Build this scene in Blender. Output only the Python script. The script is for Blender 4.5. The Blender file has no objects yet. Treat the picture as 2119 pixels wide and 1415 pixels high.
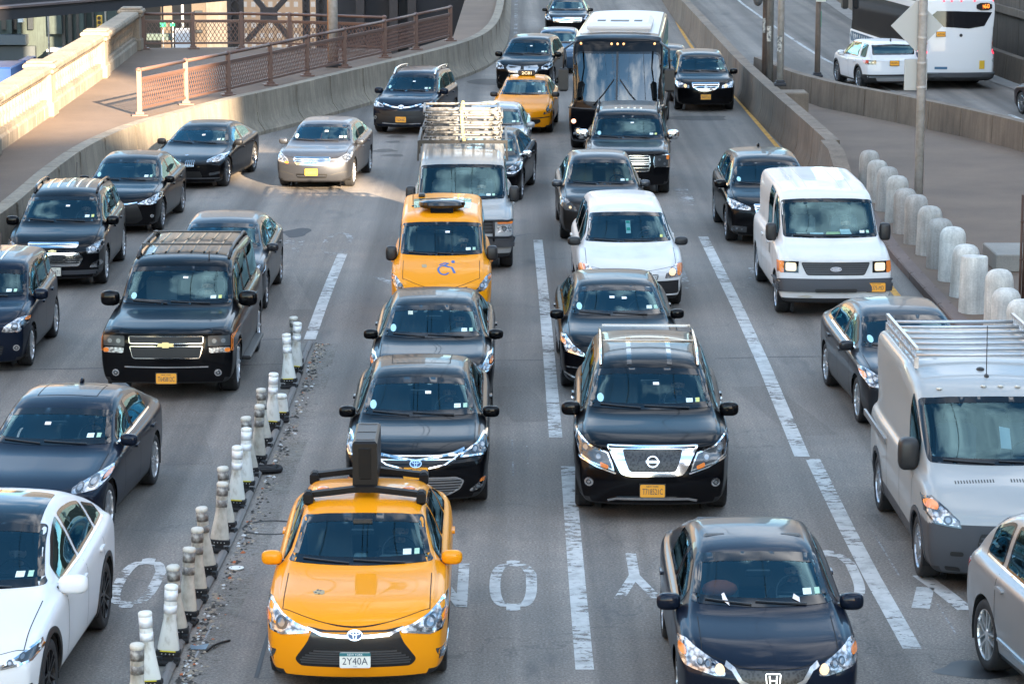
import bpy, math, random
import numpy as np
from mathutils import Vector, Matrix
from mathutils.bvhtree import BVHTree
from mathutils.geometry import delaunay_2d_cdt
random.seed(7); RS = np.random.RandomState(5)
R = math.radians
S = bpy.context.scene
COL = S.collection

# ---------------------------------------------------------------- camera
FPX, CH = 5850.0, 8.4
TH = math.atan(1051/FPX)
cam = bpy.data.cameras.new('camera'); camo = bpy.data.objects.new('camera', cam); COL.objects.link(camo)
cam.sensor_width = 36; cam.lens = 36*FPX/2119; cam.clip_end = 4000; cam.clip_start = .5
camo.location = (0, 0, CH); camo.rotation_euler = (math.pi/2-TH, 0, 0)
S.camera = camo

# ---------------------------------------------------------------- daylight
SUN_EL, SUN_AZ = 16.0, 156.0            # degrees; azimuth clockwise from +Y
W = bpy.data.worlds.new('World'); S.world = W; W.use_nodes = True
nt = W.node_tree; nt.nodes.clear()
out = nt.nodes.new('ShaderNodeOutputWorld'); bg = nt.nodes.new('ShaderNodeBackground')
sky = nt.nodes.new('ShaderNodeTexSky'); sky.sky_type = 'NISHITA'; sky.sun_disc = False
sky.sun_elevation = R(SUN_EL); sky.sun_rotation = R(SUN_AZ); sky.air_density = .9; sky.dust_density = .3; sky.ozone_density = 1.5
tc = nt.nodes.new('ShaderNodeTexCoord'); mp = nt.nodes.new('ShaderNodeMapping'); mp.inputs['Scale'].default_value = (1, 1, 1.6)
mp.inputs['Location'].default_value = (3.1, 1.7, .4)
nz = nt.nodes.new('ShaderNodeTexNoise'); nz.inputs['Scale'].default_value = 3.2; nz.inputs['Detail'].default_value = 9; nz.inputs['Roughness'].default_value = .58
rp = nt.nodes.new('ShaderNodeValToRGB'); rp.color_ramp.elements[0].position = .50; rp.color_ramp.elements[1].position = .72
mx = nt.nodes.new('ShaderNodeMixRGB'); mx.inputs[2].default_value = (11.5, 11.2, 11.0, 1)
mul = nt.nodes.new('ShaderNodeMath'); mul.operation = 'MULTIPLY'; mul.inputs[1].default_value = .75
L_ = nt.links.new
L_(tc.outputs['Generated'], mp.inputs[0]); L_(mp.outputs[0], nz.inputs['Vector']); L_(nz.outputs['Fac'], rp.inputs[0])
L_(rp.outputs[0], mul.inputs[0]); hs = nt.nodes.new('ShaderNodeHueSaturation'); hs.inputs['Saturation'].default_value = 1.15; hs.inputs['Hue'].default_value = .488; L_(sky.outputs[0], hs.inputs['Color'])
L_(mul.outputs[0], mx.inputs[0]); L_(hs.outputs[0], mx.inputs[1])
L_(mx.outputs[0], bg.inputs['Color']); bg.inputs['Strength'].default_value = .088; L_(bg.outputs[0], out.inputs[0])
sl = bpy.data.lights.new('sun', 'SUN'); sl.energy = 5.0; sl.angle = R(.4); sl.color = (1, .78, .54)
so = bpy.data.objects.new('sun', sl); COL.objects.link(so)
sd = Vector((math.sin(R(SUN_AZ))*math.cos(R(SUN_EL)), math.cos(R(SUN_AZ))*math.cos(R(SUN_EL)), math.sin(R(SUN_EL))))
so.rotation_euler = sd.to_track_quat('Z', 'Y').to_euler(); so.location = sd*200
S.view_settings.view_transform = 'Standard'; S.view_settings.look = 'None'; S.view_settings.exposure = 2.98; S.view_settings.gamma = 1
S.cycles.max_bounces = 8; S.cycles.transparent_max_bounces = 16; S.cycles.caustics_reflective = False; S.cycles.caustics_refractive = False
S.cycles.sample_clamp_indirect = 6

# ---------------------------------------------------------------- helpers
_c, _s = math.cos(TH), math.sin(TH)
def at(px, py, z=0.0):
    """the point at height z that the photograph shows at this place (survey from the photo to the ground)"""
    u, v = px-1059.5, py-707.5
    d = (u, FPX*_c-v*_s, -FPX*_s-v*_c); k = (z-CH)/d[2]
    return Vector((d[0]*k, d[1]*k, z))
_mats = {}
def mat(name, col=(.5, .5, .5), rough=.6, metal=0., coat=0., coatr=.03, spec=.5, emit=None, es=0.):
    if name in _mats: return _mats[name]
    m = bpy.data.materials.new(name); m.use_nodes = True; b = m.node_tree.nodes['Principled BSDF']
    b.inputs['Base Color'].default_value = (*col, 1); b.inputs['Roughness'].default_value = rough; b.inputs['Metallic'].default_value = metal
    b.inputs['Coat Weight'].default_value = coat; b.inputs['Coat Roughness'].default_value = coatr; b.inputs['Specular IOR Level'].default_value = spec
    if emit: b.inputs['Emission Color'].default_value = (*emit, 1); b.inputs['Emission Strength'].default_value = es
    _mats[name] = m; return m
def nodes(m): return m.node_tree.nodes, m.node_tree.links, m.node_tree.nodes['Principled BSDF']
def noise(m, scale, detail=6, rough=.6, coord='Object', sc=None, rot=None):
    n, l, b = nodes(m); t = n.new('ShaderNodeTexCoord'); mp = n.new('ShaderNodeMapping'); z = n.new('ShaderNodeTexNoise')
    if sc: mp.inputs['Scale'].default_value = sc
    if rot: mp.inputs['Rotation'].default_value = rot
    z.inputs['Scale'].default_value = scale; z.inputs['Detail'].default_value = detail; z.inputs['Roughness'].default_value = rough
    l.new(t.outputs[coord], mp.inputs[0]); l.new(mp.outputs[0], z.inputs['Vector']); return z.outputs['Fac']
def ramp(m, fac, stops):
    n, l, b = nodes(m); r = n.new('ShaderNodeValToRGB'); e = r.color_ramp.elements
    while len(e) < len(stops): e.new(.5)
    for k, (p, c) in enumerate(stops): e[k].position = p; e[k].color = (*c, 1) if len(c) == 3 else c
    l.new(fac, r.inputs[0]); return r.outputs[0]
def mix(m, a, b_, fac, mode='MIX'):
    n, l, b = nodes(m); x = n.new('ShaderNodeMixRGB'); x.blend_type = mode
    for k, v in ((0, fac), (1, a), (2, b_)):
        if isinstance(v, (int, float)): x.inputs[k].default_value = v
        elif isinstance(v, tuple): x.inputs[k].default_value = (*v, 1)
        else: l.new(v, x.inputs[k])
    return x.outputs[0]
def bump(m, h, strength=.3, dist=.01):
    n, l, b = nodes(m); u = n.new('ShaderNodeBump'); u.inputs['Strength'].default_value = strength; u.inputs['Distance'].default_value = dist
    l.new(h, u.inputs['Height']); l.new(u.outputs[0], b.inputs['Normal'])
def g(v): return (v, v, v)

def mk(name, V, F, m, parent=None, smooth=True, fm=None, extra=(), loc=None):
    me = bpy.data.meshes.new(name)
    V = np.asarray(V, dtype=np.float32).reshape(-1, 3)
    if isinstance(F, np.ndarray) and F.ndim == 2:
        n, k = F.shape; me.vertices.add(len(V)); me.vertices.foreach_set('co', V.ravel())
        me.loops.add(n*k); me.loops.foreach_set('vertex_index', F.ravel().astype(np.int32))
        me.polygons.add(n); me.polygons.foreach_set('loop_start', np.arange(0, n*k, k, dtype=np.int32))
        me.update(calc_edges=True)
    else:
        me.from_pydata([tuple(map(float, v)) for v in V], [], [tuple(map(int, f)) for f in F])
    me.materials.append(m)
    for x in extra: me.materials.append(x)
    if fm is not None: me.polygons.foreach_set('material_index', np.asarray(fm, dtype=np.int32))
    if len(me.polygons): me.polygons.foreach_set('use_smooth', [smooth]*len(me.polygons))
    me.validate(); me.update()
    o = bpy.data.objects.new(name, me); COL.objects.link(o)
    if parent: o.parent = parent
    if loc is not None: o.location = loc
    return o
def tag(o, label=None, cat=None, group=None, kind=None):
    if label: o['label'] = label
    if cat: o['category'] = cat
    if group: o['group'] = group
    if kind: o['kind'] = kind
    return o
def empty(name, loc=(0, 0, 0), rz=0, **k):
    o = bpy.data.objects.new(name, None); COL.objects.link(o); o.location = loc; o.rotation_euler = (0, 0, rz); o.empty_display_size = .3
    return tag(o, **k)
def copy_tree(o, parent=None):
    c = o.copy(); COL.objects.link(c); c.parent = parent
    for ch in list(o.children): copy_tree(ch, c)
    return c

class MB:
    """collects shapes into one mesh"""
    def __init__(s): s.V = []; s.F = []; s.M = []; s.k = 0
    def add(s, V, F, mi=None):
        n = len(s.V); s.V += [tuple(v) for v in V]; s.F += [tuple(i+n for i in f) for f in F]; s.M += [s.k if mi is None else mi]*len(F); return s
    def box(s, c, d, rot=0, taper=1., bev=0.):
        x, y, z = [q/2 for q in d]; cx, cy, cz = c; cr, sr = math.cos(rot), math.sin(rot); V = []
        if bev:
            for zz, f in ((-z, bev), (-z+bev, 0), (z-bev, 0), (z, bev)):
                t = taper if zz > 0 else 1
                for a, b in ((-x+f, -y+f), (x-f, -y+f), (x-f, y-f), (-x+f, y-f)): V.append((cx+(a*cr-b*sr)*t, cy+(a*sr+b*cr)*t, cz+zz))
            F = [(3, 2, 1, 0), (12, 13, 14, 15)]
            for r in range(3):
                for k in range(4): F.append((r*4+k, r*4+(k+1) % 4, r*4+4+(k+1) % 4, r*4+4+k))
            return s.add(V, F)
        for zz in (-z, z):
            t = taper if zz > 0 else 1
            for a, b in ((-x, -y), (x, -y), (x, y), (-x, y)): V.append((cx+(a*cr-b*sr)*t, cy+(a*sr+b*cr)*t, cz+zz))
        return s.add(V, [(3, 2, 1, 0), (4, 5, 6, 7), (0, 1, 5, 4), (1, 2, 6, 5), (2, 3, 7, 6), (3, 0, 4, 7)])
    def bar(s, a, b, w, h=None, up=(0, 0, 1)):
        a, b = Vector(a), Vector(b); h = h or w; d = (b-a).normalized(); u = Vector(up)
        if abs(d.dot(u)) > .95: u = Vector((0, 1, 0))
        r = d.cross(u).normalized(); u = r.cross(d)
        V = [p+r*(i*w/2)+u*(j*h/2) for p in (a, b) for i, j in ((-1, -1), (1, -1), (1, 1), (-1, 1))]
        return s.add(V, [(3, 2, 1, 0), (4, 5, 6, 7), (0, 1, 5, 4), (1, 2, 6, 5), (2, 3, 7, 6), (3, 0, 4, 7)])
    def tube(s, pts, r, n=8, cap=True, closed=False):
        P = [Vector(p) for p in pts]; V = []; F = []; m = len(P); rr = r if isinstance(r, (list, tuple)) else [r]*m
        pu = None
        for i, p in enumerate(P):
            if closed: d = (P[(i+1) % m]-P[i-1]).normalized()
            else: d = (P[min(i+1, m-1)]-P[max(i-1, 0)]).normalized()
            u = pu if pu is not None else (Vector((0, 0, 1)) if abs(d.z) < .9 else Vector((0, 1, 0)))
            a = d.cross(u).normalized(); u = a.cross(d); pu = u
            for k in range(n):
                t = 2*math.pi*k/n; V.append(p+(a*math.cos(t)+u*math.sin(t))*rr[i])
        for i in range(m if closed else m-1):
            j = (i+1) % m
            for k in range(n): F.append((i*n+k, i*n+(k+1) % n, j*n+(k+1) % n, j*n+k))
        if cap and not closed: F += [tuple(range(n))[::-1], tuple((m-1)*n+k for k in range(n))]
        return s.add(V, F)
    def lathe(s, prof, c=(0, 0, 0), n=24, axis='z', sx=1., sy=1.):
        V = []; F = []; m = len(prof)
        for (r, h) in prof:
            for k in range(n):
                t = 2*math.pi*k/n; a, b = r*math.cos(t)*sx, r*math.sin(t)*sy
                V.append((c[0]+a, c[1]+b, c[2]+h) if axis == 'z' else ((c[0]+h, c[1]+a, c[2]+b) if axis == 'x' else (c[0]+b, c[1]+h, c[2]+a)))
        for i in range(m-1):
            for k in range(n): F.append((i*n+k, i*n+(k+1) % n, (i+1)*n+(k+1) % n, (i+1)*n+k))
        if prof[-1][0] > 1e-4: F.append(tuple((m-1)*n+k for k in range(n)))
        if prof[0][0] > 1e-4: F.append(tuple(range(n))[::-1])
        return s.add(V, F)
    def ell(s, c, r, n=12, m=8, p=2.0):
        def sp(v): return math.copysign(abs(v)**(2/p), v)
        V = []; F = []
        for i in range(m+1):
            f = math.pi*i/m-math.pi/2
            for k in range(n):
                t = 2*math.pi*k/n
                V.append((c[0]+r[0]*sp(math.cos(f))*sp(math.cos(t)), c[1]+r[1]*sp(math.cos(f))*sp(math.sin(t)), c[2]+r[2]*sp(math.sin(f))))
        for i in range(m):
            for k in range(n): F.append((i*n+k, i*n+(k+1) % n, (i+1)*n+(k+1) % n, (i+1)*n+k))
        return s.add(V, F)
    def prism(s, loop, z0, z1, c=(0, 0)):
        n = len(loop); V = [(x+c[0], y+c[1], z0) for x, y in loop]+[(x+c[0], y+c[1], z1) for x, y in loop]
        return s.add(V, [tuple(range(n))[::-1], tuple(range(n, 2*n))]+[(k, (k+1) % n, n+(k+1) % n, n+k) for k in range(n)])
    def build(s, name, m, parent=None, smooth=False, extra=(), loc=None):
        o = mk(name, s.V, s.F, m, parent, smooth, s.M if extra else None, extra, loc)
        return o
def recess(o, ang=35):
    """round where the faces meet softly, hard where they meet sharply"""
    me = o.data; me.polygons.foreach_set('use_smooth', [True]*len(me.polygons))
    try: me.set_sharp_from_angle(angle=R(ang))
    except Exception: pass
    return o
def smooth_line(P, it=2, closed=False):
    P = [tuple(p) for p in P]
    for _ in range(it):
        Q = []; n = len(P)
        rng = range(n) if closed else range(n-1)
        if not closed: Q.append(P[0])
        for i in rng:
            a, b = P[i], P[(i+1) % n]
            Q.append(tuple(a[k]*.75+b[k]*.25 for k in range(len(a)))); Q.append(tuple(a[k]*.25+b[k]*.75 for k in range(len(a))))
        if not closed: Q.append(P[-1])
        P = Q
    return P
def resample(P, step, closed=False):
    Q = []; n = len(P)
    for i in range(n if closed else n-1):
        a, b = np.array(P[i], float), np.array(P[(i+1) % n], float); m = max(1, int(math.ceil(np.linalg.norm(b-a)/step)))
        for k in range(m): Q.append(tuple(a+(b-a)*k/m))
    if not closed: Q.append(tuple(P[-1]))
    return Q
def inpoly(X, Y, poly):
    r = np.zeros(len(X), bool); n = len(poly)
    for i in range(n):
        x0, y0 = poly[i]; x1, y1 = poly[(i+1) % n]
        if y0 == y1: continue
        c = ((y0 > Y) != (y1 > Y)) & (X < (x1-x0)*(Y-y0)/(y1-y0)+x0); r ^= c
    return r
def fill2d(loop, holes=(), step=.08):
    L = list(loop)
    if L[0] == L[-1]: L = L[:-1]
    vs = []; es = []
    for lp in [L]+[list(h) for h in holes]:
        q = resample(lp, step, True); n0 = len(vs); vs += q; es += [(n0+i, n0+(i+1) % len(q)) for i in range(len(q))]
    xs = [p[0] for p in L]; ys = [p[1] for p in L]
    gx, gy = np.meshgrid(np.arange(min(xs)+step/2, max(xs), step), np.arange(min(ys)+step/2, max(ys), step))
    gx, gy = gx.ravel(), gy.ravel()
    if len(gx):
        k = inpoly(gx, gy, L)
        for h in holes: k &= ~inpoly(gx, gy, h)
        B = np.array(vs)
        for x, y in zip(gx[k], gy[k]):
            if np.min((B[:, 0]-x)**2+(B[:, 1]-y)**2) > (step*.35)**2: vs.append((float(x), float(y)))
    r = delaunay_2d_cdt([Vector((float(x), float(y))) for x, y in vs], es, [], 0, 1e-6)
    V = [tuple(v) for v in r[0]]; F = [tuple(f) for f in r[2]]
    if not F: return V, []
    A = np.array(V); cx = np.array([A[list(f), 0].mean() for f in F]); cy = np.array([A[list(f), 1].mean() for f in F])
    k = inpoly(cx, cy, L)
    for h in holes: k &= ~inpoly(cx, cy, h)
    return V, [f for f, q in zip(F, k) if q]
def inset(loop, d):
    n = len(loop); A = np.array(loop, float); area = sum(A[i][0]*A[(i+1) % n][1]-A[(i+1) % n][0]*A[i][1] for i in range(n))
    sg = 1 if area > 0 else -1; Q = []
    for i in range(n):
        a, b, c = A[i-1], A[i], A[(i+1) % n]; d1 = (b-a)/(np.linalg.norm(b-a)+1e-9); d2 = (c-b)/(np.linalg.norm(c-b)+1e-9)
        n1 = np.array([-d1[1], d1[0]])*sg; n2 = np.array([-d2[1], d2[0]])*sg; m = n1+n2; l = np.linalg.norm(m)
        m = m/l if l > 1e-6 else n1; co = max(.45, m.dot(n1)); Q.append(tuple(b+m*d/co))
    return Q
def ribbon2d(P, w):
    n = len(P); A = np.array(P, float); Lf = []; Rt = []
    ww = w if isinstance(w, (list, tuple)) else [w]*n
    for i in range(n):
        d = A[min(i+1, n-1)]-A[max(i-1, 0)]; d = d/(np.linalg.norm(d)+1e-9); p = np.array([-d[1], d[0]])
        Lf.append(tuple(A[i]+p*ww[i]/2)); Rt.append(tuple(A[i]-p*ww[i]/2))
    return Lf+Rt[::-1]
def circ(x, y, r, n=16, ry=None):
    return [(x+r*math.cos(2*math.pi*k/n), y+(ry or r)*math.sin(2*math.pi*k/n)) for k in range(n)]

# ---------------------------------------------------------------- one seated figure, grown as one surface
def person_mesh():
    b = MB(); hz = .62
    b.tube([(0, .02, -.02), (0, .0, .12), (0, -.01, .28), (0, -.02, .40), (0, -.02, .46)], [.14, .145, .155, .15, .09], 14)
    b.ell((0, -.01, .34), (.195, .11, .13), 16, 10); b.ell((0, .02, .04), (.17, .13, .11), 16, 10)
    b.tube([(0, -.02, .44), (0, -.035, .54)], [.06, .052], 12)
    b.ell((0, -.05, hz+.01), (.078, .098, .115), 16, 12); b.ell((0, -.075, hz-.05), (.055, .07, .06), 14, 8)
    b.tube([(0, -.135, hz+.03), (0, -.162, hz-.015), (0, -.148, hz-.03)], [.012, .018, .014], 8)
    for s_ in (-1, 1):
        b.ell((s_*.08, -.045, hz), (.012, .022, .034), 8, 6); b.ell((s_*.03, -.128, hz+.028), (.02, .012, .008), 8, 6)
        b.tube([(s_*.17, -.01, .41), (s_*.235, -.06, .28), (s_*.25, -.14, .17), (s_*.22, -.26, .23), (s_*.17, -.36, .31), (s_*.155, -.40, .335)], [.062, .055, .046, .042, .032, .026], 10)
        b.ell((s_*.152, -.425, .35), (.036, .042, .024), 10, 6)
        for k, l in enumerate((.055, .066, .062, .05)):
            x = s_*(.128+.018*k); b.tube([(x, -.45, .36), (x, -.45-l*.55, .352), (x, -.45-l*.7, .33), (x, -.45-l*.35, .312)], [.010, .0095, .009, .008], 6)
        b.tube([(s_*.118, -.415, .352), (s_*.105, -.445, .345), (s_*.112, -.475, .335)], [.012, .0105, .009], 6)
        b.tube([(s_*.09, .0, .02), (s_*.12, -.40, .07), (s_*.12, -.44, .04), (s_*.12, -.55, -.28), (s_*.12, -.58, -.34)], [.095, .065, .062, .042, .04], 10); b.ell((s_*.12, -.65, -.36), (.045, .13, .04), 10, 6)
    o = mk('person', b.V, b.F, mat('skin', (.36, .21, .15), .55), None, True)
    m = o.modifiers.new('r', 'REMESH'); m.mode = 'VOXEL'; m.voxel_size = .0095; m2 = o.modifiers.new('s', 'SMOOTH'); m2.iterations = 3; m2.factor = .5
    dg = bpy.context.evaluated_depsgraph_get(); ev = o.evaluated_get(dg); me = bpy.data.meshes.new_from_object(ev); bpy.data.objects.remove(o); me.name = 'person'
    me.materials.clear(); me.materials.append(mat('skin', (.36, .21, .15), .55)); me.materials.append(mat('jacket', (.02, .022, .03), .85)); me.materials.append(mat('trousers', (.02, .02, .022), .85))
    n = len(me.polygons); co = np.zeros(len(me.vertices)*3, np.float32); me.vertices.foreach_get('co', co); co = co.reshape(-1, 3); idx = []
    for p in me.polygons:
        c = co[list(p.vertices)].mean(0); idx.append(0 if (c[2] > .50 or (c[1] < -.395 and c[2] > .2)) else (1 if c[2] > .02 and c[1] > -.40 and not (abs(c[0]) < .2 and c[1] < -.18 and c[2] < .13) else 2))
    me.polygons.foreach_set('material_index', idx); me.polygons.foreach_set('use_smooth', [True]*n); return me
PERSON = person_mesh()
_h = MB(); _h.ell((0, -.035, .675), (.086, .104, .085), 16, 10); _h.ell((0, .01, .62), (.08, .07, .09), 14, 8); _o = _h.build('hair', mat('dark_hair', (.012, .01, .009), .7), None, True); HAIR = _o.data; bpy.data.objects.remove(_o)
_h = MB(); [_h.ell((q*.031, -.141, .634), (.011, .006, .006), 8, 6) for q in (-1, 1)]; _o = _h.build('eyes', mat('eye_dark', (.02, .015, .015), .2), None, True); EYES = _o.data; bpy.data.objects.remove(_o)

# ---------------------------------------------------------------- materials of the setting
def asphalt(name, base=.105, seed=0):
    m = mat(name, g(base), .85); n, l, b = nodes(m)
    big = noise(m, .12, 5, .6, rot=(0, 0, seed)); mid = noise(m, 1.4, 6, .65); fine = noise(m, 34, 4, .8); lane = noise(m, 1.0, 4, .5, sc=(1.5, .025, 1))
    c = ramp(m, big, [(.3, (base*1.06, base*.93, base*.80)), (.7, (base*1.50, base*1.31, base*1.13))])
    c = mix(m, c, ramp(m, mid, [(.35, g(.7)), (.7, g(1.15))]), .65, 'MULTIPLY')
    c = mix(m, c, ramp(m, lane, [(.36, g(.55)), (.60, g(1.14))]), .85, 'MULTIPLY')
    c = mix(m, c, ramp(m, fine, [(.3, g(.35)), (.5, g(1.)), (.70, g(2.1))]), .85, 'MULTIPLY')
    # cracks and oil drops
    t = n.new('ShaderNodeTexCoord'); v = n.new('ShaderNodeTexVoronoi'); v.feature = 'DISTANCE_TO_EDGE'; v.inputs['Scale'].default_value = .17
    dz = n.new('ShaderNodeTexNoise'); dz.inputs['Scale'].default_value = .9; dz.inputs['Detail'].default_value = 6; ad = n.new('ShaderNodeMixRGB'); ad.blend_type = 'LINEAR_LIGHT'; ad.inputs[0].default_value = .9
    l.new(t.outputs['Object'], dz.inputs['Vector']); l.new(t.outputs['Object'], ad.inputs[1]); l.new(dz.outputs['Color'], ad.inputs[2]); l.new(ad.outputs[0], v.inputs['Vector'])
    c = mix(m, c, g(base*.35), ramp(m, v.outputs['Distance'], [(.0, g(.45)), (.0022, g(0))]))
    # oil down the middle of each lane, polished wheel paths either side of it
    sp = n.new('ShaderNodeSeparateXYZ'); l.new(t.outputs['Object'], sp.inputs[0])
    def mth(op, a, b_=None, c_=None):
        q = n.new('ShaderNodeMath'); q.operation = op
        for i_, v_ in enumerate((a, b_, c_)):
            if v_ is None: continue
            if isinstance(v_, (int, float)): q.inputs[i_].default_value = v_
            else: l.new(v_, q.inputs[i_])
        return q.outputs[0]
    u = mth('FRACT', mth('DIVIDE', mth('ADD', mth('MULTIPLY_ADD', sp.outputs[1], .0061, sp.outputs[0]), -.893+34.3), 3.43)); wob = noise(m, .35, 3, .5)
    u = mth('ADD', u, mth('MULTIPLY', mth('SUBTRACT', wob, .5), .16)); dc = mth('ABSOLUTE', mth('SUBTRACT', u, .5)); dt = mth('ABSOLUTE', mth('SUBTRACT', dc, .24))
    brk = noise(m, .6, 6, .7, sc=(1, .3, 1)); oilm = mth('MULTIPLY', ramp(m, dc, [(.02, g(1)), (.17, g(0))]), ramp(m, brk, [(.35, g(.15)), (.65, g(1))]))
    c = mix(m, c, g(.52), mth('MULTIPLY', oilm, .62), 'MULTIPLY'); c = mix(m, c, (1.22, 1.2, 1.17), mth('MULTIPLY', ramp(m, dt, [(.02, g(1)), (.13, g(0))]), .6), 'MULTIPLY')
    oil = noise(m, .8, 5, .6, sc=(1.4, .35, 1)); c = mix(m, c, g(base*.45), ramp(m, oil, [(.60, g(0)), (.70, g(.55))]))
    l.new(c, b.inputs['Base Color']); bump(m, fine, .35, .01)
    l.new(ramp(m, mid, [(.3, g(.72)), (.7, g(.92))]), b.inputs['Roughness']); return m
def concrete(name, col=(.30, .28, .25), streak=True, scale=1.):
    m = mat(name, col, .88); n, l, b = nodes(m)
    a = noise(m, .5*scale, 6, .65); f = noise(m, 30, 4, .7)
    c = mix(m, tuple(x*.72 for x in col), tuple(x*1.15 for x in col), ramp(m, a, [(.3, g(0)), (.7, g(1))]))
    if streak:
        s_ = noise(m, 5.5, 6, .75, sc=(1, 1, .09)); c = mix(m, c, ramp(m, s_, [(.38, g(.45)), (.60, g(1.1))]), .5, 'MULTIPLY')
    c = mix(m, c, ramp(m, f, [(.3, g(.7)), (.7, g(1.15))]), .6, 'MULTIPLY')
    l.new(c, b.inputs['Base Color']); bump(m, f, .25, .008); return m
def worn(name, col, cover=.5, scale=9.):
    """road paint that has flaked off the asphalt in places"""
    m = mat(name, col, .8); n, l, b = nodes(m); a = noise(m, scale, 7, .74, sc=(.6, 1.1, 1)); a2 = noise(m, .8, 4, .6); t = n.new('ShaderNodeMath'); t.operation = 'ADD'
    k = n.new('ShaderNodeMath'); k.operation = 'MULTIPLY_ADD'; k.inputs[1].default_value = .65; k.inputs[2].default_value = -.325; l.new(a2, k.inputs[0]); l.new(a, t.inputs[0]); l.new(k.outputs[0], t.inputs[1])
    r = ramp(m, t.outputs[0], [(cover-.04, g(0)), (cover+.03, g(1))]); sep = n.new('ShaderNodeMath'); sep.operation = 'MULTIPLY'; sep.inputs[1].default_value = .93; l.new(r, sep.inputs[0])
    d = noise(m, 3, 5, .7); l.new(mix(m, tuple(c*.55 for c in col), col, ramp(m, d, [(.3, g(0)), (.55, g(1))])), b.inputs['Base Color'])
    o = [x for x in n if x.type == 'OUTPUT_MATERIAL'][0]; x = n.new('ShaderNodeMixShader'); tr = n.new('ShaderNodeBsdfTransparent')
    l.new(sep.outputs[0], x.inputs[0]); l.new(tr.outputs[0], x.inputs[1]); l.new(b.outputs[0], x.inputs[2]); l.new(x.outputs[0], o.inputs[0]); return m
ASPH = asphalt('worn_asphalt', .137)
CONC = concrete('barrier_concrete', (.205, .155, .112)); CONC_L = concrete('weathered_concrete', (.265, .222, .165)); WALK = concrete('sidewalk_concrete', (.150, .102, .070), False, .6)
STONE = concrete('pale_stone', (.30, .245, .18), True, 1.5); PAINTW = worn('worn_white_paint', (.50, .50, .48), .425); PAINTY = worn('worn_yellow_paint', (.70, .36, .06), .38)
PAINTF = worn('faded_white_paint', (.40, .40, .39), .545)
GALV = mat('galvanised_steel', (.30, .30, .29), .5, .15); _z = noise(GALV, 6, 5); nodes(GALV)[1].new(ramp(GALV, _z, [(.3, (.36, .34, .31)), (.7, (.56, .55, .53))]), nodes(GALV)[2].inputs['Base Color'])
RAILP = mat('brown_rail_paint', (.125, .068, .050), .5); DARKST = mat('dark_steel', (.02, .02, .024), .6)

def sheet(name, poly, z, m, thick=.0, **k):
    v, f = fill2d(poly, (), 8.0); F = []
    for t in f:
        a, b, c = (v[i] for i in t[:3]); F.append(t if (b[0]-a[0])*(c[1]-a[1])-(b[1]-a[1])*(c[0]-a[0]) > 0 else t[::-1])
    V = [(x, y, z) for x, y in v]
    if thick:
        n = len(poly); k0 = len(V); V += [(x, y, z) for x, y in poly]+[(x, y, z-thick) for x, y in poly]; F += [(k0+i, k0+(i+1) % n, k0+n+(i+1) % n, k0+n+i) for i in range(n)]
    return tag(mk(name, V, F, m, None, False), **k)
def extrude(name, line, prof, m, joint=0, parent=None, jd=.045):
    """a wall: a section (offset to the right of the line, height) swept along a ground line, with joints between its blocks"""
    P = [Vector((p[0], p[1])) for p in line]; L = [0]
    for a, b in zip(P, P[1:]): L.append(L[-1]+(b-a).length)
    st = [(l, 0) for l in L]
    if joint:
        k = joint
        while k < L[-1]-.1: st += [(k-.03, 0), (k-.02, 1), (k+.02, 1), (k+.03, 0)]; k += joint
    st.sort(); V = []; F = []; n = len(prof); cx = sum(p[0] for p in prof)/n
    for l, j in st:
        i = max(0, min(len(P)-2, next((q for q in range(len(L)-1) if L[q+1] >= l), len(P)-2))); t = (l-L[i])/(L[i+1]-L[i]+1e-9); p = P[i].lerp(P[i+1], t)
        d0 = (P[i+1]-P[i]).normalized(); dn = (P[min(i+2, len(P)-1)]-P[i+1]); dp = (P[i]-P[max(i-1, 0)])
        if t > .5 and dn.length > 0: d = d0.lerp(dn.normalized(), (t-.5))
        elif t <= .5 and dp.length > 0: d = d0.lerp(dp.normalized(), (.5-t))
        else: d = d0
        d.normalize(); nr = Vector((d.y, -d.x))
        for o_, z in prof:
            if j: o_ = o_+(jd if o_ < cx else -jd); z = z-jd*(z > .2)
            q = p+nr*o_; V.append((q.x, q.y, z))
    for i in range(len(st)-1):
        for k in range(n): F.append((i*n+k, i*n+(k+1) % n, (i+1)*n+(k+1) % n, (i+1)*n+k))
    F += [tuple(range(n)), tuple(range((len(st)-1)*n, len(st)*n))[::-1]]
    o = mk(name, V, F, m, parent, False); return recess(o, 30)

# ---------------------------------------------------------------- ground and roads
ZS, ZL = .95, -14.0
wall_top = smooth_line([at(-330, 640, 1.15)+Vector((-1.5, -45, 0)), at(-330, 640, 1.15), at(-160, 545, 1.15), at(0, 445, 1.15), at(60, 398, 1.15), at(110, 352, 1.15), at(186, 298, 1.15), at(282, 256, 1.15), at(399, 226, 1.15), at(498, 200, 1.15), at(598, 179, 1.15), at(700, 153, 1.15), at(833, 122, 1.15), at(932, 97, 1.15), at(982, 81, 1.15), at(1016, 63, 1.15), at(1036, 37, 1.15), at(1044, 0, 1.15), at(1048, -60, 1.15), at(1046, -120, 1.15)], 2)
wt2 = [(p[0], p[1]) for p in wall_top]
sheet('road', [(wt2[0][0]-2, -30)]+[(x-.2, y) for x, y in wt2]+[(wt2[-1][0], 600), (160, 600), (160, -30)], 0, ASPH, kind='structure')
lowm = asphalt('street_asphalt', .07, 2); sheet('lower_street', [(-900, -200), (900, -200), (900, 1600), (-900, 1600)], ZL, lowm, kind='structure')
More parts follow.
